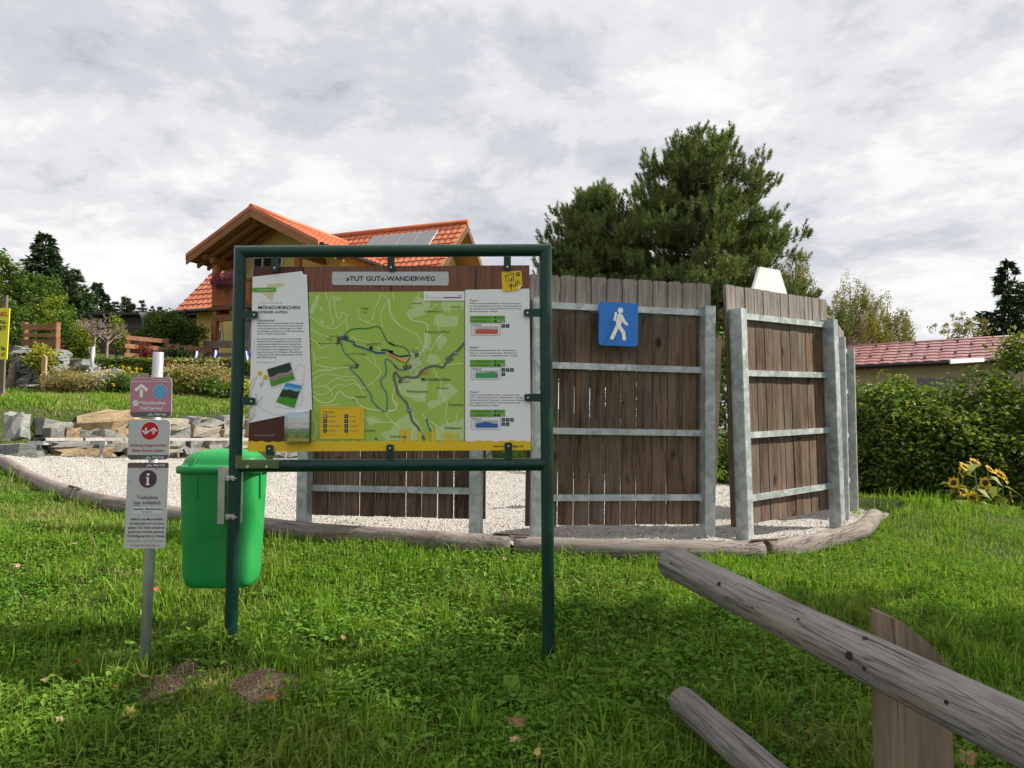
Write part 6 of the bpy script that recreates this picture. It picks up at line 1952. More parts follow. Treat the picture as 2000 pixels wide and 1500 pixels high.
wn_ = ge + A * ((P(1835, 745, 25) - ge).dot(A)) + inn * 0.685
MB().box((wn_.x, wn_.y, P(1835, 762, wn_.y).z), (1.3, 0.03, 0.8), Matrix.Rotation(math.atan2(A.y, A.x), 3, 'Z')).build('window', M['glass'], rh)

# ------------------------------------------------------------------ dark barn on the left
bn = thing('dark_barn', 'long dark wooden barn behind the bushes and street lamp', 'building', gp(265, 36))
bL, bR, bB = P(192, 617, 36), P(420, 618, 36), gp(265, 36).z - 0.5
m = MB().extrude([bL, bR, Vector((bR.x, bR.y, bB)), Vector((bL.x, bL.y, bB))], (0, 5, 0))
m.build('wall', M['barn'], bn)
hgt = bL.z - 0.1 - gz(bL.x, 36)
nbr = 14
bd = MB().box(((bL.x + bR.x) / 2, 35.97, 0), (bR.x - bL.x, 0.05, hgt / nbr * 0.9))
for i in range(nbr):
    o = buildl(bd, 'board', M['barn'], bn, Vector((0, 0, gz(bL.x, 36) + hgt * (i + .5) / nbr)) - bn.location) if i == 0 else link('board', bme2, bn, Vector((0, 0, gz(bL.x, 36) + hgt * (i + .5) / nbr)) - bn.location)
    bme2 = o.data
MB().box(((bL.x + bR.x) / 2, 38.4, bL.z + 0.06), (bR.x - bL.x + 0.6, 5.6, 0.12)).build('flat_roof', M['gutter'], bn)

# ------------------------------------------------------------------ street lamp
lp = gp(281, 24)
lamp = thing('street_lamp', 'green street lamp with conical glass head in front of the barn', 'lamp', lp)
pt_ = P(281, 623, 24)
M['lampgreen'] = plain('lamp_green', (0.015, 0.10, 0.06), 0.4, 0.2, 0.1)
MB().tube([lp - Vector((0, 0, .2)), Vector((pt_.x, pt_.y, pt_.z - .5)), pt_], [0.05, 0.035, 0.05], 10).build('pole', M['lampgreen'], lamp)
m = MB()
rings = [[(pt_.x + r_ * math.cos(a), pt_.y + r_ * math.sin(a), pt_.z + h_) for a in np.linspace(0, 2 * math.pi, 16, endpoint=False)] for r_, h_ in ((0.05, 0), (0.11, 0.10), (0.15, 0.2))]
loft(m, rings)
M['lampglass'] = plain('frosted_lamp_glass', (0.55, 0.53, 0.5), 0.35, 0, 0.08)
m.build('glass_head', M['lampglass'], lamp)
m = MB()
rings = [[(pt_.x + r_ * math.cos(a), pt_.y + r_ * math.sin(a), pt_.z + h_) for a in np.linspace(0, 2 * math.pi, 16, endpoint=False)] for r_, h_ in ((0.16, 0.2), (0.15, 0.225), (0.05, 0.245))]
loft(m, rings)
m.build('lamp_cap', M['gutter'], lamp)

# ------------------------------------------------------------------ garden
def fence_piece(label, pL, pR, hL, boards, posts, zl, mat='gardenwood', group='brown garden fences'):
    """horizontal boards between posts; pL, pR are ground points"""
    pL, pR = Vector(pL), Vector(pR)
    root = thing('garden_fence', label, 'fence', pL, group)
    t = (pR - pL)
    yaw = math.atan2(t.y, t.x)
    pitch = math.atan2(t.z, math.hypot(t.x, t.y))
    R = Matrix.Rotation(yaw, 3, 'Z') @ Matrix.Rotation(-pitch, 3, 'Y')
    for f in posts:
        c = pL.lerp(pR, f)
        MB().box(c + Vector((0, 0.05, hL / 2 - .1)), (0.1, 0.1, hL + 0.28), Matrix.Rotation(yaw, 3, 'Z')).build('post', M[mat], root)
    for z_, h_ in boards:
        MB().box(pL.lerp(pR, .5) + Vector((0, -0.02, z_)), (t.length + 0.1, 0.03, h_), R).build('board', M[mat], root)
    return root
a, b = P(46, 688, 19.2), P(108, 690, 18.6)
hh = P(46, 632, 19.2).z - a.z
fence_piece('short brown board fence on the left stone wall', a, b, hh, [(hh * .88, .14), (hh * .60, .09), (hh * .34, .15), (hh * .06, .12)], [0, 1], 0)
a, b = P(247, 700, 22), P(325, 706, 22.8)
hh = P(247, 656, 22).z - a.z
fence_piece('brown garden fence sloping down beside the round bush', a, b, hh, [(hh * .92, .12), (hh * .55, .12), (hh * .15, .12)], [0, 0.97], 0)
a, b = P(328, 706, 22.8), P(410, 712, 24)
fence_piece('darker brown fence running on towards the chalet post', a, b, hh * .8, [(hh * .7, .14), (hh * .3, .12)], [0.5, 1.0], 0)
a, b = P(400, 712, 24.2), P(640, 712, 22.6)
fence_piece('grey weathered terrace fence in front of the chalet', a, b, 0.7, [(.62, .22), (.3, .12), (.1, .12)], [0.02, .25, .5, .75, 1], 0, 'greywood')

# left dry-stone stack with grey slabs
rr = random.Random(5)
ds = thing('slab_wall', 'dry-stone wall of flat grey slabs at the upper left', 'wall', gp(65, 17.3))
for row in range(9):
    py_ = 764 - row * 9.2
    x = 24 + rr.uniform(-4, 2) + (row * 1.2)
    while x < 104 - row * 0.5:
        w = rr.uniform(18, 40)
        Yw = 17.2 + 0.04 * row
        k = Yw / F
        stone(ds, RG, P(x + w / 2, py_ + rr.uniform(-1, 1), Yw), (w * k * 1.08, 0.5, 10.2 * k * rr.uniform(.95, 1.2)), rr)
        x += w
for px_, py_, w, h, Y in ((40, 686, 34, 18, 18), (66, 690, 30, 14, 18), (112, 702, 26, 16, 17.8), (122, 690, 24, 10, 18), (150, 710, 40, 16, 18.3), (170, 716, 30, 12, 18.2), (115, 715, 24, 12, 17.6)):
    k = Y / F
    stone(ds, RG, P(px_, py_, Y), (w * k * 1.1, 0.5, h * k * 1.2), rr)
for i, (px_, py_, w, h, Y) in enumerate(((196, 735, 26, 20, 17.6), (225, 730, 30, 20, 17.8), (180, 748, 22, 20, 17.2), (205, 752, 24, 16, 17.2))):
    o = stone(None, RG, P(px_, py_, Y), (w * Y / F, 0.4, h * Y / F), rr, name='boulder')
    tag(o, ['pale boulder left of the yellow flowers in the bed', 'rounded pale boulder under the trimmed hedge end', 'small grey boulder beside the metal pole foot', 'low boulder at the front of the flower bed'][i], 'boulder', 'boulders in the flower bed')
stk = thing('wooden_stake', 'pale fresh wooden stake in front of the slab wall', 'stake', gp(84, 16.9))
p0, p1 = P(83, 770, 16.8), P(85.5, 694, 16.8)
MB().extrude([p0 + Vector((-.045, 0, -.15)), p0 + Vector((.045, 0, -.15)), p1 + Vector((.045, 0, -.03)), p1 + Vector((-.02, 0, 0.02)), p1 + Vector((-.045, 0, 0))], (0, 0.06, 0)).build('stake', M['freshwood'], stk)
stk = thing('old_post', 'dark rotten post at the left end of the slab wall', 'post', gp(20, 17.0))
p0, p1 = P(18, 772, 17), P(26, 710, 17)
MB().tube([p0 - Vector((0, 0, .1)), p1], [.09, .07], 8).build('post', M['greywood'], stk)
# timber edging boards of the beds
for i, (x0, y0, Y0, x1, y1, Y1, lab) in enumerate(((105, 719, 17.9, 192, 723, 18.3, 'grey timber bed edging above the slab wall'), (192, 726, 18.6, 290, 735, 19, 'grey timber bed edging under the trimmed hedge'), (345, 736, 18.8, 500, 742, 18.2, 'upper timber bed edging behind the left green post'), (430, 752, 17.9, 500, 757, 17.6, 'lower timber bed edging behind the left green post'))):
    a, b = P(x0, y0, Y0), P(x1, y1, Y1)
    t = b - a
    o = MB().box((a + b) / 2, (t.length, 0.06, 0.15), Matrix.Rotation(math.atan2(t.y, t.x), 3, 'Z') @ Matrix.Rotation(-math.atan2(t.z, math.hypot(t.x, t.y)), 3, 'Y')).build('timber_edging', M['greywood'], None, (a + b) / 2)
    tag(o, lab, 'edging', 'timber bed edgings')
# yellow notice cut by the left border
ny = thing('yellow_notice', 'bright yellow notice board cut off by the left picture edge', 'sign', gp(2, 13.5))
M['lemon'] = plain('lemon_yellow_board', (0.75, 0.72, 0.03), 0.5, 0, 0.03)
q = [P(-70, 599, 13.5), P(19, 602, 13.5), P(13, 702, 13.5), P(-78, 702, 13.5)]
MB().extrude(q, (0, 0.02, 0)).build('board', M['lemon'], ny)
def nf(a, b, l=0.0):
    p = P(a, b, 13.5)
    return Vector((p.x, p.y - 0.012 - l, p.z))
p = Print(nf, {'red': I['red'], 'black': I['black']})
for t, y, c in (('NG', 618, 'red'), ('N-', 633, 'black'), ('ET', 645, 'black'), ('le', 684, 'black'), ('r!', 696, 'black')):
    p.text(t, 15 - (y - 600) * 0.055, y, 9 if c == 'red' else 8, c, 0, None, 'r', 0.02)
p.build('lettering', ny)
for x in (-62, 6):
    a = P(x, 650, 13.53)
    MB().box((a.x, a.y + 0.03, (a.z + gz(a.x, 13.5)) / 2 + .2), (0.07, 0.05, a.z - gz(a.x, 13.5) + .9)).build('post', M['greywood'], ny)
# metal T pole
tp = thing('metal_pole', 'thin grey metal pole with a side hook above the flower bed', 'pole', P(177, 742, 17.6))
MB().tube([P(177, 745, 17.6), P(182, 677, 17.6)], 0.04, 10).build('pole', M['steel'], tp)
MB().tube([P(182, 688, 17.6), P(175, 689, 17.6), P(174, 678, 17.6)], 0.015, 6).build('hook', M['steel'], tp)
# blue poles beyond the hedge
M['poleblue'] = plain('bright_blue_lacquer', (0.01, 0.06, 0.42), 0.35)
for i, (x0, y0, x1, y1, lab) in enumerate(((379, 715, 385, 686, 'left blue pole with white stripe behind the hedge'), (417, 712, 422, 684, 'middle blue pole with white stripe behind the hedge'), (486, 718, 481, 686, 'right blue pole with white stripe behind the hedge'))):
    rt = thing('blue_pole', lab, 'pole', P(x0, y0, 21.3), 'blue poles behind the hedge')
    a, b = P(x0, y0 + 6, 21.3), P(x1, y1, 21.3)
    MB().tube([a, b], 0.05, 8).build('pole', M['poleblue'], rt)
    MB().tube([a + Vector((0.01, -.045, 0)), b + Vector((0.01, -.045, 0))], 0.014, 6).build('stripe', M['white_plate'], rt)
# trimmed box hedge
def box_hedge(label, pts, h, w, seed, n, mat='box'):
    r = np.random.default_rng(seed)
    root = thing('trimmed_hedge', label, 'hedge', pts[0], 'trimmed hedges above the flower bed')
    pts = np.array([tuple(p) for p in pts])
    seg = r.integers(0, len(pts) - 1, n)
    f = r.random((n, 1))
    c = pts[seg] * (1 - f) + pts[seg + 1] * f
    face = r.random(n)
    y_ = np.where(face < .45, -w / 2, np.where(face < .6, w / 2, r.uniform(-w / 2, w / 2, n)))
    z_ = np.where(face < .6, r.uniform(0, h, n), h) + r.normal(0, .03, n)
    c = c + np.stack([r.normal(0, .03, n), y_ + r.normal(0, .04, n), z_], -1)
    V, Fc = leaf_geo(c, r, 0.085, 0.055, 0.4)
    fast('foliage', V, Fc, LF[mat], root)
    m = MB()
    for k in range(12):
        q = Vector(pts[0]).lerp(Vector(pts[-1]), (k + .5) / 12)
        m = MB().tube([q, q + Vector((0, 0, h * .8))], .015, 5)
        m.build('stem', M['bark'], root)
    return root
box_hedge('low trimmed hedge along the top of the flower bed', [P(188, 736, 19.6), P(300, 736, 19.8), P(420, 738, 19.6), P(500, 742, 19.3), P(640, 748, 19.6)], 0.42, 0.5, 3, 9500)
# shrubs
def shrub(label, px_, py_, Y, rx, rz, mat, seed, n=70, per=36, L=0.09, name='shrub', group='garden shrubs', lumps=.2, crad=.2, base_py=None):
    c = P(px_, py_, Y)
    zg = min(gz(c.x, Y), c.z - rz * .8)
    return broadleaf(name, label, 'shrub', (c.x, c.y, zg), tuple(c), (rx, rx * .9, rz), LF[mat], seed, n, per, crad, L, L * .6, 0.03, .5, lumps, 7, group, parts=('stem', 'foliage'))
shrub('big light green bush behind the short brown fence', 60, 600, 26, 1.25, 1.35, 'bush', 1, 200, 44, 0.11)
shrub('tall leafy bush at the left edge above the yellow notice', 8, 575, 25, 0.75, 1.4, 'bush', 2, 120, 40, 0.11)
shrub('bush below the tall leafy bush at the left edge', 20, 650, 24, 0.7, 0.9, 'bush', 22, 120, 40, 0.1)
shrub('bushy young tree right of the tall leafy bush', 96, 628, 25, 0.55, 0.8, 'lime', 3, 80, 40, 0.09)
shrub('round green bush beside the chalet downpipe', 338, 655, 24, 0.85, 0.72, 'bush', 4, 170, 44, 0.10)
shrub('clipped thuja column right of the short brown fence', 121, 655, 20.5, 0.2, 0.55, 'thuja', 5, 60, 46, 0.07)
shrub('golden drooping cypress spilling over the slab wall', 80, 700, 17.1, 0.24, 0.2, 'gold', 6, 50, 36, 0.08)
shrub('yellow-green shrub under the dark spruces', 158, 670, 21, 0.35, 0.5, 'lime', 7, 60, 40, 0.08)
shrub('light shrub left of the bare tree', 140, 660, 22, 0.3, 0.5, 'bush', 17, 50, 40, 0.08)
shrub('slim green conifer shrub right of the bare trees', 230, 655, 22, 0.16, 0.5, 'lime', 8, 40, 36, 0.07)
shrub('dark conifer mound behind the sloping fence', 345, 700, 21.8, 0.35, 0.25, 'spruce', 9, 50, 40, 0.08)
shrub('small dark red maple in front of the sloping fence', 288, 690, 21, 0.22, 0.22, 'redleaf', 10, 36, 34, 0.06)
shrub('red-leaved shrub under the short brown fence', 105, 680, 19.3, 0.15, 0.14, 'redleaf', 18, 20, 30, 0.06)
shrub('dark green bush filling the bed left of the yellow notice', 4, 730, 18, 0.3, 0.5, 'hedge', 19, 60, 36, 0.07)
shrub('dry heather-coloured bush in the flower bed', 130, 748, 17.0, 0.48, 0.24, 'dry', 11, 90, 40, 0.05)
shrub('faded stalky bush in front of the metal pole', 172, 752, 16.8, 0.42, 0.20, 'dry', 12, 80, 40, 0.05)
shrub('silver-leaved cushion under the yellow flowers', 196, 746, 16.9, 0.30, 0.22, 'whiteleaf', 13, 60, 34, 0.05)
shrub('dark green filler bush left of the sign pole', 240, 752, 16.9, 0.35, 0.2, 'bush', 14, 60, 36, 0.06)
shrub('golden autumn perennial between sign pole and green post', 392, 742, 17.0, 0.62, 0.36, 'dry', 15, 130, 40, 0.07)
shrub('yellow-green perennial clump beside the sign pole', 362, 758, 16.7, 0.32, 0.24, 'lime', 16, 80, 36, 0.07)
shrub('green clump at the foot of the left green post', 430, 762, 16.6, 0.45, 0.2, 'bush', 20, 80, 36, 0.07)
shrub('yellow perennial clump right of the left green post', 480, 768, 16.8, 0.35, 0.26, 'gold', 21, 70, 36, 0.07)
# flowers
def flowers(label, px_, py_, Y, sx, sz, n, mat, seed):
    r = np.random.default_rng(seed)
    c = P(px_, py_, Y)
    root = thing('flower_clump', label, 'flowers', (c.x, c.y, gz(c.x, Y)), 'flowers in the bed')
    cs = np.array(c) + np.stack([r.normal(0, sx, n), r.normal(0, .2, n), r.normal(0, sz, n)], -1)
    m = MB()
    for q in cs[:24]:
        m.tube([(q[0] * .9 + c.x * .1, q[1], gz(c.x, Y)), tuple(q)], 0.006, 4, False)
    tag(m.build('stems', LF['bush'], root), None, None, None, 'stuff')
    pts = clump_points(r, cs, 9, 0.035)
    V, Fc = leaf_geo(pts, r, 0.045, 0.03, 1.0)
    tag(fast('petals', V, Fc, LF[mat], root), None, None, None, 'stuff')
flowers('yellow flowers behind the pink trail sign', 248, 728, 17.2, 0.12, 0.12, 26, 'yellowflower', 1)
flowers('yellow flowers in front of the silver cushion', 215, 745, 16.7, 0.10, 0.14, 20, 'yellowflower', 2)
flowers('white flowers right of the sign pole', 338, 722, 17.6, 0.13, 0.07, 26, 'whiteleaf', 3)
flowers('red flowers right of the sign pole', 332, 714, 17.8, 0.10, 0.04, 12, 'redflower', 4)
flowers('yellow flowers at the upper right of the pink sign', 320, 730, 17.5, 0.14, 0.06, 18, 'yellowflower', 5)
# two bare little trees with many twigs
def bare_tree(label, px_, base_py, Y, top_py, spread, seed):
    rr_ = random.Random(seed)
    b = P(px_, base_py, Y); t = P(px_, top_py, Y)
    H = t.z - b.z
    root = thing('bare_tree', label, 'tree', b, 'bare little trees in front of the barn')
    m = MB()
    m.tube([b - Vector((0, 0, .2)), b + Vector((0, 0, H * .45))], [0.045, 0.035], 7, False)
    m.build('trunk', M['twig'], root)
    m = MB()
    def grow(p, d, l, r_, lev):
        q = p + d * l
        m.tube([p, p.lerp(q, .5) + Vector((rr_.uniform(-.03, .03), rr_.uniform(-.03, .03), 0)), q], [r_, r_ * .8, r_ * .55], 4, False)
        if lev:
            for k in range(3 if lev > 1 else 4):
                nd = (d + Vector((rr_.gauss(0, .6), rr_.gauss(0, .6), rr_.gauss(.1, .35)))).normalized()
                grow(p.lerp(q, rr_.uniform(.5, 1)), nd, l * rr_.uniform(.5, .75), r_ * .6, lev - 1)
    for k in range(6):
        a = k * 1.05 + rr_.uniform(-.2, .2)
        d = Vector((math.cos(a) * spread, math.sin(a) * spread, 1)).normalized()
        grow(b + Vector((0, 0, H * rr_.uniform(.3, .45))), d, H * .3, .02, 3)
    tag(m.build('twigs', M['twig'], root), None, None, None, 'stuff')
bare_tree('bare pale tree in front of the barn, left of two', 183, 700, 20.5, 606, 0.8, 1)
bare_tree('bare tree with tangled twigs in front of the barn, right of two', 208, 705, 20.8, 622, 1.0, 2)
# ------------------------------------------------------------------ grass, weeds, leaves
LF['grass'] = leafy('meadow_grass', [(0.03, 0.085, 0.008), (0.09, 0.20, 0.014), (0.15, 0.29, 0.022), (0.23, 0.33, 0.05), (0.06, 0.15, 0.012)], 0.4, 0.5, (0.22, 0.25, 0.06), 1.1, 0.5, gloss=0.03)
LF['grass_dry'] = leafy('dry_grass', [(0.30, 0.25, 0.11), (0.38, 0.32, 0.16), (0.24, 0.24, 0.08)], 0.4, 0.6)
LF['clover'] = leafy('clover_leaf', [(0.05, 0.13, 0.018), (0.085, 0.20, 0.026), (0.13, 0.25, 0.035)], 0.35, 0.4, (0.19, 0.27, 0.05), 0.9, 0.5, gloss=0.0)
LF['weed'] = leafy('broad_weed_leaf', [(0.06, 0.14, 0.025), (0.10, 0.20, 0.03), (0.15, 0.24, 0.045)], 0.35, 0.5, gloss=0.0)
MOUNDS = [(P(525, 1340, 3.45), 0.165, 0.055), (P(312, 1325, 3.48), 0.13, 0.035), (P(368, 1308, 3.6), 0.10, 0.03)]
def blades(r, X, Y, h, w, lean=0.55, zoff=-0.005):
    n = len(X)
    Z = ground_z(X, Y) + zoff
    p = np.stack([X, Y, Z], -1)
    az = r.uniform(0, 2 * math.pi, n); la = r.uniform(0, 2 * math.pi, n)
    h = h[:, None]
    sd = np.stack([np.cos(az), np.sin(az), np.zeros(n)], -1) * (w[:, None] / 2)
    ld = np.stack([np.cos(la), np.sin(la), np.zeros(n)], -1)
    k = (r.random((n, 1)) ** 1.2) * lean * 2
    up = np.array([0, 0, 1.0])
    mid = p + up * h * 0.55 + ld * h * k * 0.22
    tip = p + up * h * (1.0 - 0.35 * k) + ld * h * k * 0.75
    V = np.stack([p - sd, p + sd, mid - sd * .85, mid + sd * .85, tip], 1).reshape(-1, 3)
    b = np.arange(n)[:, None, None] * 5
    Fc = (b + np.array([(0, 1, 3), (0, 3, 2), (2, 3, 4)])[None]).reshape(-1, 3)
    return V, Fc
def scatter(r, n, y0, y1, pw, margin=0.9):
    Y = y0 + (y1 - y0) * r.random(n) ** pw
    X = r.uniform(-1, 1, n) * (0.66 * Y + margin)
    keep = ~inside(X, Y, EDGE) | (edge_dist(X, Y, EDGE) < 0.02)
    for c, ra, _h in MOUNDS:
        keep &= ((X - c.x) ** 2 + (Y - c.y + 0.03) ** 2 * 1.2) > (ra * (0.8 + 0.3 * r.random(n))) ** 2
    return X[keep], Y[keep]
r = np.random.default_rng(100)
def patchy(X, Y):
    return np.clip(0.5 + 0.22 * lump(X, Y, 1.1) + 0.2 * lump(X + 3, Y - 1, 3.1), 0.02, 2)
X, Y = scatter(r, 165000, 2.2, 5.6, 1.25)
hh = (0.022 + 0.062 * np.clip(patchy(X, Y) ** 1.3 + r.normal(0, .3, len(X)), 0.03, 1.7)) * r.uniform(.7, 1.3, len(X))
V, Fc = blades(r, X, Y, hh, r.uniform(0.004, 0.0095, len(X)), 0.8)
tag(fast('lawn_grass', V, Fc, LF['grass']), 'rough meadow grass around the map board', 'grass', None, 'stuff')
X, Y = scatter(r, 110000, 5.0, 12.5, 1.5, 1.2)
k = (Y < 10.3) | (X > 3)
X, Y = X[k], Y[k]
hh = (0.03 + 0.055 * np.clip(patchy(X, Y) + r.normal(0, .25, len(X)), 0.05, 1.5)) * r.uniform(.7, 1.3, len(X))
V, Fc = blades(r, X, Y, hh, r.uniform(0.006, 0.012, len(X)), 0.7)
tag(fast('bank_grass', V, Fc, LF['grass']), 'sunlit grass bank around the log edging', 'grass', None, 'stuff')
n = 90000
Y = r.uniform(10.4, 20.5, n); X = r.uniform(-0.72, 0.02, n) * Y
k = ~inside(X, Y, EDGE) & (edge_dist(X, Y, WALL_XY, False) > 0.45)
X, Y = X[k], Y[k]
hh = (0.03 + 0.06 * np.clip(patchy(X, Y) + r.normal(0, .25, len(X)), 0.05, 1.5)) * r.uniform(.7, 1.3, len(X))
V, Fc = blades(r, X, Y, hh, r.uniform(0.010, 0.018, len(X)), 0.6)
tag(fast('terrace_grass', V, Fc, LF['grass']), 'grass terrace above the boulder wall', 'grass', None, 'stuff')
n = 26000
X = r.uniform(-3, 9, n); Y = r.uniform(11, 22, n)
k = ~inside(X, Y, EDGE) & (edge_dist(X, Y, EDGE) > .05)
X, Y = X[k], Y[k]
V, Fc = blades(r, X, Y, r.uniform(.08, .2, len(X)), r.uniform(0.010, 0.018, len(X)), 0.6)
tag(fast('back_grass', V, Fc, LF['grass']), 'grass behind the wooden panels and under the hedge', 'grass', None, 'stuff')
# taller tufts: along logs, posts and scattered
tX, tY, tH = [], [], []
def tuft(x, y, n, s, h):
    tX.append(r.normal(x, s, n)); tY.append(r.normal(y, s, n)); tH.append(h * r.uniform(.5, 1.15, n))
for px_, py_, Y0 in ((1072, 1290, 3.8), (450, 1258, 3.8), (283, 1297, 3.6)):
    q = P(px_, py_, Y0); tuft(q.x, q.y - .02, 70, .05, .16)
for _ in range(330):
    yy = 2.5 + 3.2 * r.random(); xx = r.uniform(-1, 1) * .64 * yy
    tuft(xx, yy, int(r.integers(14, 46)), r.uniform(.02, .05), r.uniform(.09, .2))
for p_ in full[4:]:
    if r.random() < .9:
        tuft(p_.x + r.normal(0, .05), p_.y - .13, int(r.integers(10, 26)), .05, r.uniform(.09, .17))
for px_ in (60, 120, 180, 240, 330, 360, 290, 200):
    pass
for _ in range(60):
    tuft(r.uniform(3.2, 6.2), r.uniform(6.5, 9.2), 20, .06, r.uniform(.12, .24))
for px_, py_, Y0 in ((1215, 1050, 5.75), (965, 1045, 5.7), (1030, 905, 14)):
    q = P(px_, py_, Y0); tuft(q.x, q.y, 16, .03, .14)
X, Y, H_ = np.concatenate(tX), np.concatenate(tY), np.concatenate(tH)
V, Fc = blades(r, X, Y, H_, r.uniform(.005, .0105, len(X)), .9)
tag(fast('grass_tufts', V, Fc, LF['grass']), 'longer grass tufts round posts and logs', 'grass', None, 'stuff')
X, Y = scatter(r, 2600, 2.4, 8, 1.3)
V, Fc = blades(r, X, Y, r.uniform(.06, .22, len(X)), r.uniform(.002, .004, len(X)), 1.1)
tag(fast('dry_stalks', V, Fc, LF['grass_dry']), 'scattered dry yellow grass stalks', 'grass', None, 'stuff')
n = 9000
tY_ = r.uniform(11, 18.5, n); tX_ = r.uniform(-0.72, -0.2, n) * tY_
k = ~inside(tX_, tY_, EDGE) & (edge_dist(tX_, tY_, WALL_XY, False) > 0.4) & (lump(tX_, tY_, .9) > -.2)
tX_, tY_ = tX_[k], tY_[k]
V, Fc = blades(r, tX_, tY_, r.uniform(.04, .11, len(tX_)), r.uniform(.010, .018, len(tX_)), 1.0)
tag(fast('terrace_thatch', V, Fc, LF['grass_dry']), 'straw-coloured grass in the terrace above the boulder wall', 'grass', None, 'stuff')
dX, dY = [], []
for px_, py_, Y0, n_, s_ in ((60, 1000, 6.6, 700, .35), (180, 1015, 6.2, 500, .3), (1120, 1115, 5.0, 500, .25), (960, 1120, 4.95, 300, .2), (250, 1110, 5.0, 300, .2), (1230, 1110, 5.1, 260, .2), (420, 1320, 3.5, 160, .1), (700, 1470, 2.95, 260, .2), (1560, 1420, 3.0, 160, .12)):
    q = gp(px_, Y0)
    dX.append(r.normal(q.x, s_, n_)); dY.append(r.normal(q.y, s_ * .8, n_))
X, Y = np.concatenate(dX), np.concatenate(dY)
k = ~inside(X, Y, EDGE)
X, Y = X[k], Y[k]
V, Fc = blades(r, X, Y, r.uniform(.03, .08, len(X)), r.uniform(.003, .007, len(X)), 1.2)
tag(fast('dry_thatch', V, Fc, LF['grass_dry']), 'worn patches of straw-coloured thatch in the lawn', 'grass', None, 'stuff')
# clover and small herbs, patchy
X, Y = scatter(r, 130000, 2.3, 7.5, 1.3)
k = (lump(X, Y, .8) + r.normal(0, .5, len(X))) > 0.1
X, Y = X[k], Y[k]
Z = ground_z(X, Y) + r.uniform(.015, .07, len(X))
V, Fc = leaf_geo(np.stack([X, Y, Z], -1), r, 0.026, 0.021, 1.6)
tag(fast('clover', V, Fc, LF['clover']), 'clover and small herbs mixed into the grass', 'clover', None, 'stuff')
hc, hn = [], []
for px_, Y0, n_, s_ in ((1180, 3.7, 420, .34), (1000, 4.2, 300, .3), (1330, 3.3, 260, .25), (380, 3.75, 160, .16), (900, 4.9, 240, .3), (600, 3.9, 200, .25), (1250, 4.4, 300, .3), (150, 3.3, 160, .22), (760, 3.3, 200, .25), (1500, 3.6, 160, .2), (1750, 5.4, 260, .4)):
    q = gp(px_, Y0)
    x, y = r.normal(q.x, s_, n_), r.normal(q.y, s_ * .7, n_)
    hc.append(np.stack([x, y, ground_z(x, y) + r.uniform(.03, .10, n_)], -1))
hc = np.concatenate(hc)
V, Fc = leaf_geo(hc, r, 0.046, 0.027, 0.9)
tag(fast('herb_leaves', V, Fc, LF['weed']), 'low leafy herbs in patches of the lawn', 'herbs', None, 'stuff')
# broad-leaved weeds as single plants
WL = ['broad-leaved dock plant before the right green post', 'plantain rosette left of the molehill', 'broad weed between the posts of the map board', 'weed rosette beside the sign pole', 'leafy weed near the lower log rail', 'low weed in front of the middle edging log', 'broad weed below the green bin', 'weed in the sunny grass left of the sign pole', 'weed plant at the bottom edge of the lawn']
for i, (px_, py_, Y0, sz) in enumerate(((1000, 1365, 3.35, .15), (425, 1300, 3.6, .09), (640, 1240, 3.95, .10), (370, 1240, 3.9, .09), (1300, 1300, 3.6, .09), (950, 1105, 5.2, .10), (520, 1170, 4.5, .09), (140, 1220, 4.0, .08), (800, 1470, 2.95, .09))):
    q = gp(px_, Y0)
    root = thing('weed', WL[i], 'plant', q, 'broad-leaved weeds in the lawn')
    rr_ = random.Random(60 + i)
    for k in range(9):
        a = k * 0.72 + rr_.uniform(-.2, .2)
        d = Vector((math.cos(a), math.sin(a), 0)); s = Vector((-d.y, d.x, 0))
        l = sz * rr_.uniform(.7, 1.2); w = l * .3; el_ = rr_.uniform(.4, 1.1)
        up = Vector((0, 0, 1))
        v = [q + up * .005, q + d * l * .35 + s * w * .8 + up * l * .45 * el_, q + d * l * .35 + up * l * .40 * el_, q + d * l * .35 - s * w * .8 + up * l * .45 * el_, q + d * l * .75 + s * w * .6 + up * l * .6 * el_, q + d * l * .75 + up * l * .56 * el_, q + d * l * .75 - s * w * .6 + up * l * .6 * el_, q + d * l * 1.05 + up * l * .5 * el_]
        MB().add(v, [(0, 2, 1), (0, 3, 2), (1, 2, 5, 4), (2, 3, 6, 5), (4, 5, 7), (5, 6, 7)], 0, True).build('leaf', LF['weed'], root)
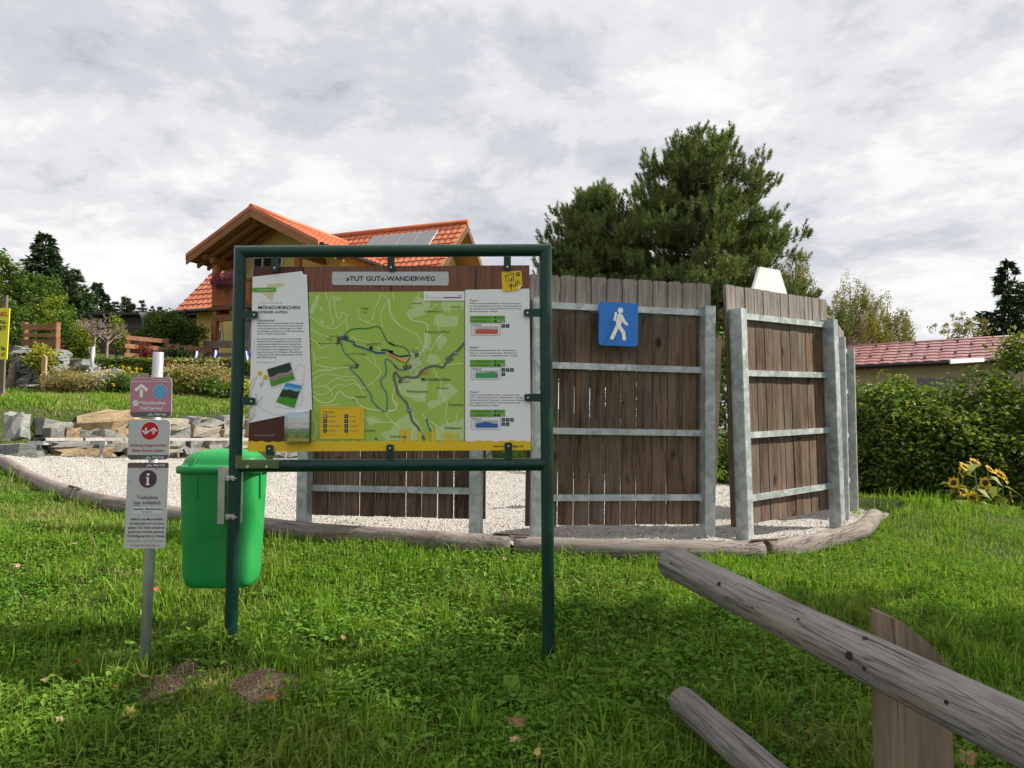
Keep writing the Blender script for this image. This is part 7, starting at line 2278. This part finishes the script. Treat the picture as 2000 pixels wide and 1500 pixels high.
# molehills
def dirt():
    t = NT('crumbly_earth')
    v = t.coord()
    n = t.noise(v, 30, 8, 0.75)
    vo = t.node('ShaderNodeTexVoronoi', {'Vector': v, 'Scale': 70.0}).outputs['Distance']
    col = t.ramp(n, [(0.3, (0.11, 0.073, 0.05)), (0.55, (0.25, 0.175, 0.125)), (0.75, (0.42, 0.32, 0.24))])
    return t.bsdf(col, 0.95, 0, t.bump(t.math('ADD', n, vo), 1.0, 0.02), 0.1)
M['dirt'] = dirt()
M['crumb'] = plain('light_earth_crumb', (0.36, 0.28, 0.21), 0.95, 0, 0.45, 40)
for i, (c, ra, hh_) in enumerate(MOUNDS):
    root = thing('molehill', ['brown molehill of crumbly earth under the map board', 'flat patch of bare earth at the foot of the sign pole', 'small bare earth patch right of the sign pole'][i], 'molehill', (c.x, c.y, gz(c.x, c.y)), 'patches of bare earth')
    n_r, n_a = 12, 28
    vs, fs = [], []
    for a in range(n_r):
        for b in range(n_a):
            f = a / (n_r - 1); an = 2 * math.pi * b / n_a
            rad = ra * f * (1 + .18 * math.sin(an * 3 + i) + .08 * math.sin(an * 7))
            x, y = c.x + rad * math.cos(an), c.y + rad * .75 * math.sin(an)
            vs.append((x, y, gz(x, y) + hh_ * (math.cos(f * math.pi) + 1) / 2 + .006 * math.sin(x * 190) * math.cos(y * 170) * (1 - f) - .004 * f + .005))
    for a in range(n_r - 1):
        for b in range(n_a):
            fs.append((a * n_a + b, a * n_a + (b + 1) % n_a, (a + 1) * n_a + (b + 1) % n_a, (a + 1) * n_a + b))
    MB().add(vs, fs, 0, True).build('mound', M['dirt'], root)
    rr_ = random.Random(i)
    m = MB()
    for k in range(170):
        a = rr_.uniform(0, 6.28); f = rr_.random() ** .7
        x, y = c.x + ra * f * math.cos(a), c.y + ra * .75 * f * math.sin(a)
        z = gz(x, y) + hh_ * (math.cos(f * math.pi) + 1) / 2 + .006
        s_ = rr_.uniform(.002, .007)
        o3 = [Vector((rr_.gauss(0, 1), rr_.gauss(0, 1), rr_.gauss(0, 1))).normalized() * s_ for _ in range(4)]
        m.add([Vector((x, y, z)) + v for v in o3], [(0, 1, 2), (0, 2, 3), (0, 3, 1), (1, 3, 2)])
    tag(m.build('crumbs', M['crumb'], root), None, None, None, 'stuff')
# fallen leaves, each its own
M['deadleaf'] = None
def leafmat2(name, c0, c1):
    t = NT(name)
    v = t.coord()
    col = t.ramp(t.noise(v, 60, 4, .6), [(0.3, c0), (0.7, c1)])
    return t.bsdf(col, 0.6, 0, None, 0.3)
ml = {'brown': leafmat2('brown_dead_leaf', (0.17, 0.07, 0.03), (0.34, 0.17, 0.08)), 'tan': leafmat2('tan_dead_leaf', (0.34, 0.22, 0.12), (0.48, 0.34, 0.20)), 'red': leafmat2('red_dead_leaf', (0.28, 0.05, 0.03), (0.42, 0.12, 0.06)), 'gold': leafmat2('golden_dead_leaf', (0.50, 0.33, 0.07), (0.60, 0.44, 0.14))}
FLV = [(1008, 1412, 'brown', .032, 'curled brown dead leaf near the lawn bottom centre'), (1005, 1445, 'tan', .016, 'tiny dry leaf just below the curled brown one'), (152, 1290, 'red', .026, 'reddish fallen leaf left of the sign pole'), (88, 1327, 'tan', .022, 'tan fallen leaf at the far left of the lawn'), (252, 1391, 'gold', .030, 'golden fallen leaf below the sign pole'), (116, 1405, 'tan', .02, 'pale fallen leaf at the lower left'),
       (303, 1151, 'red', .026, 'red fallen leaf between sign pole and bin'), (276, 1320, 'tan', .03, 'tan leaf lying on the earth patch'), (142, 1062, 'tan', .02, 'pale leaf in the sunny grass at left'), (33, 1105, 'tan', .018, 'small pale leaf by the left edge'), (528, 1364, 'red', .022, 'orange leaf on the front of the molehill'), (1890, 1480, 'brown', .04, 'crumpled brown leaf behind the fence post'), (670, 1245, 'tan', .018, 'thin dry leaf in the middle grass'), (985, 1092, 'tan', .022, 'dry leaf in the grass under the log seam'), (225, 1340, 'brown', .016, 'small brown leaf under the sign pole'), (1050, 1468, 'gold', .018, 'yellowish leaf at the bottom centre')]
for px_, py_, mk, sz, lab in FLV:
    d = ray(px_, py_)
    Yh = min(np.arange(2.4, 8, .02), key=lambda yy: abs((EYE + d * (yy / d.y)).z - gz((EYE + d * (yy / d.y)).x, yy) - .065))
    q = EYE + d * (Yh / d.y)
    rr_ = random.Random(lab)
    root = tag(MB().add([(0, 0, 0)], []).build('x', ml[mk]), None) if False else None
    a = rr_.uniform(0, 6.28)
    n_ = 12
    vs = []
    for k in range(n_):
        an = 2 * math.pi * k / n_
        rad = sz * 0.9 * (1 + (.28 if k % 2 else -.18)) * (1.25 if k == 0 else 1)
        x, y = rad * math.cos(an) * 1.2, rad * math.sin(an) * .85
        vs.append(Vector((x, y, .35 * (y * y) / sz + .25 * x * math.sin(an * 2 + a))))
    R = Matrix.Rotation(a, 3, 'Z') @ Matrix.Rotation(rr_.uniform(-.5, .7), 3, 'X')
    pts_ = [q + R @ v for v in vs] + [q + R @ Vector((0, 0, .006))]
    o = MB().add(pts_, [(k, (k + 1) % n_, n_) for k in range(n_)]).build('fallen_leaf', ml[mk], None, q)
    tag(o, lab, 'leaf', 'fallen leaves on the lawn')

# ------------------------------------------------------------------ sunflowers
M['stemgreen'] = plain('sunflower_stem', (0.10, 0.17, 0.04), 0.7)
M['disc'] = plain('sunflower_disc', (0.06, 0.022, 0.008), 0.9, 0, 0.3, 40)
LF['petal'] = leafy('sunflower_petal', [(0.60, 0.38, 0.01), (0.70, 0.48, 0.015), (0.65, 0.43, 0.02)], 0.4, 0.5)
LF['sunleaf'] = leafy('sunflower_leaf', [(0.06, 0.11, 0.03), (0.10, 0.16, 0.04), (0.20, 0.22, 0.06), (0.16, 0.17, 0.12)], 0.35, 0.5)
SF = [('left sunflower plant with a cluster of half-open heads', 1880, [(1877, 923, .8, .2), (1884, 912, .4, .9), (1863, 943, -.9, .2), (1880, 958, .3, .1)]), ('tallest sunflower plant with a shaggy top head', 1908, [(1903, 904, .1, .9), (1900, 971, .0, -.1)]), ('sunflower plant with the round face turned to the camera', 1925, [(1924, 943, .05, -.1), (1933, 917, .5, .9)]), ('right sunflower plant with heads leaning outward', 1952, [(1962, 934, .8, .4), (1974, 970, .95, .2), (1953, 927, .3, .9)])]
for i, (lab, bx_, heads) in enumerate(SF):
    SY = 9.2 + .12 * i
    b = gp(bx_, SY)
    b.z -= .05
    root = thing('sunflower', lab, 'sunflower', b, 'sunflowers in front of the hedge')
    rr_ = random.Random(80 + i)
    r = np.random.default_rng(80 + i)
    for hx, hy, sx_, bk in heads:
        c = P(hx, hy, SY - .05)
        nrm = Vector((sx_, -1 + abs(sx_) * .3 + bk * .2, .15 + bk * .7)).normalized()
        a = nrm.cross(Vector((0, 0, 1))).normalized(); bb_ = nrm.cross(a)
        mid = b.lerp(c, .6) + Vector((rr_.uniform(-.08, .08), .02, .05))
        MB().tube(catmull([tuple(b), tuple(mid), tuple(c - nrm * .03)], 5), .009, 6, False).build('stem', M['stemgreen'], root)
        R_ = rr_.uniform(.066, .082)
        m = MB()
        for k in range(22):
            an = 2 * math.pi * k / 22 + rr_.uniform(-.08, .08)
            d = a * math.cos(an) + bb_ * math.sin(an); s = -a * math.sin(an) + bb_ * math.cos(an)
            l = R_ * rr_.uniform(.85, 1.15); cup = rr_.uniform(-.1, .25)
            o_ = c + nrm * (.002 * (k % 3))
            m.add([o_ + d * R_ * .4, o_ + d * (R_ * .4 + l * .3) + s * .011, o_ + d * l * 1.05 + nrm * l * cup, o_ + d * (R_ * .4 + l * .3) - s * .011], [(0, 1, 2, 3)])
        hd = m.build('head', LF['petal'], root)
        m = MB()
        m.tube([c - nrm * .012, c + nrm * .006, c + nrm * .012], [R_ * .40, R_ * .48, R_ * .25], 12)
        m.build('disc', M['disc'], hd)
    for k in range(22):
        f = rr_.uniform(.1, .95)
        hx, hy, *_ = rr_.choice(heads)
        c = b.lerp(P(hx, hy, SY - .05), f) + Vector((rr_.uniform(-.06, .06), rr_.uniform(-.08, .08), rr_.uniform(-.03, .06)))
        an = rr_.uniform(0, 6.28)
        d = Vector((math.cos(an), math.sin(an) * .6, rr_.uniform(-.6, .1))).normalized(); s = d.cross(Vector((0, 0, 1))).normalized(); u_ = s.cross(d)
        l = rr_.uniform(.13, .24); w = l * .38
        MB().add([c, c + d * l * .3 + s * w + u_ * .01, c + d * l * .45 - u_ * .012, c + d * l * .3 - s * w + u_ * .01, c + d * l - u_ * l * .2], [(0, 2, 1), (0, 3, 2), (1, 2, 4), (2, 3, 4)], 0, True).build('leaf', LF['sunleaf'], root)
q = gp(1868, 9.5)
o = MB().box((q.x, q.y, P(1868, 985, 9.5).z - .1), (.05, .05, .42)).build('garden_stake', M['gardenwood'], None, q)
tag(o, 'short brown stake beside the sunflowers', 'stake')
# grey stake between the second and third panel
q = gp(1395, 11.8)
sk = thing('grey_post', 'old grey post in the gap between the two right panels', 'post', q)
tz_ = P(1393, 672, 11.8).z
MB().box((q.x, q.y, (tz_ + q.z) / 2), (.12, .08, tz_ - q.z + .2), Matrix.Rotation(.05, 3, 'Y')).build('post', M['greywood'], sk)

# big tree outside the picture on the right, whose shade lies over the lower lawn
broadleaf('lime_tree', 'large leafy tree to the right of the lawn casting shade', 'tree', (10.6, 3.5, gz(10.6, 3.5)), (10.6, 3.5, 7.6), (3.0, 2.3, 3.4), LF['bush'], 90, 250, 46, 0.55, 0.24, 0.16, 0.22, .4, .2, 14)
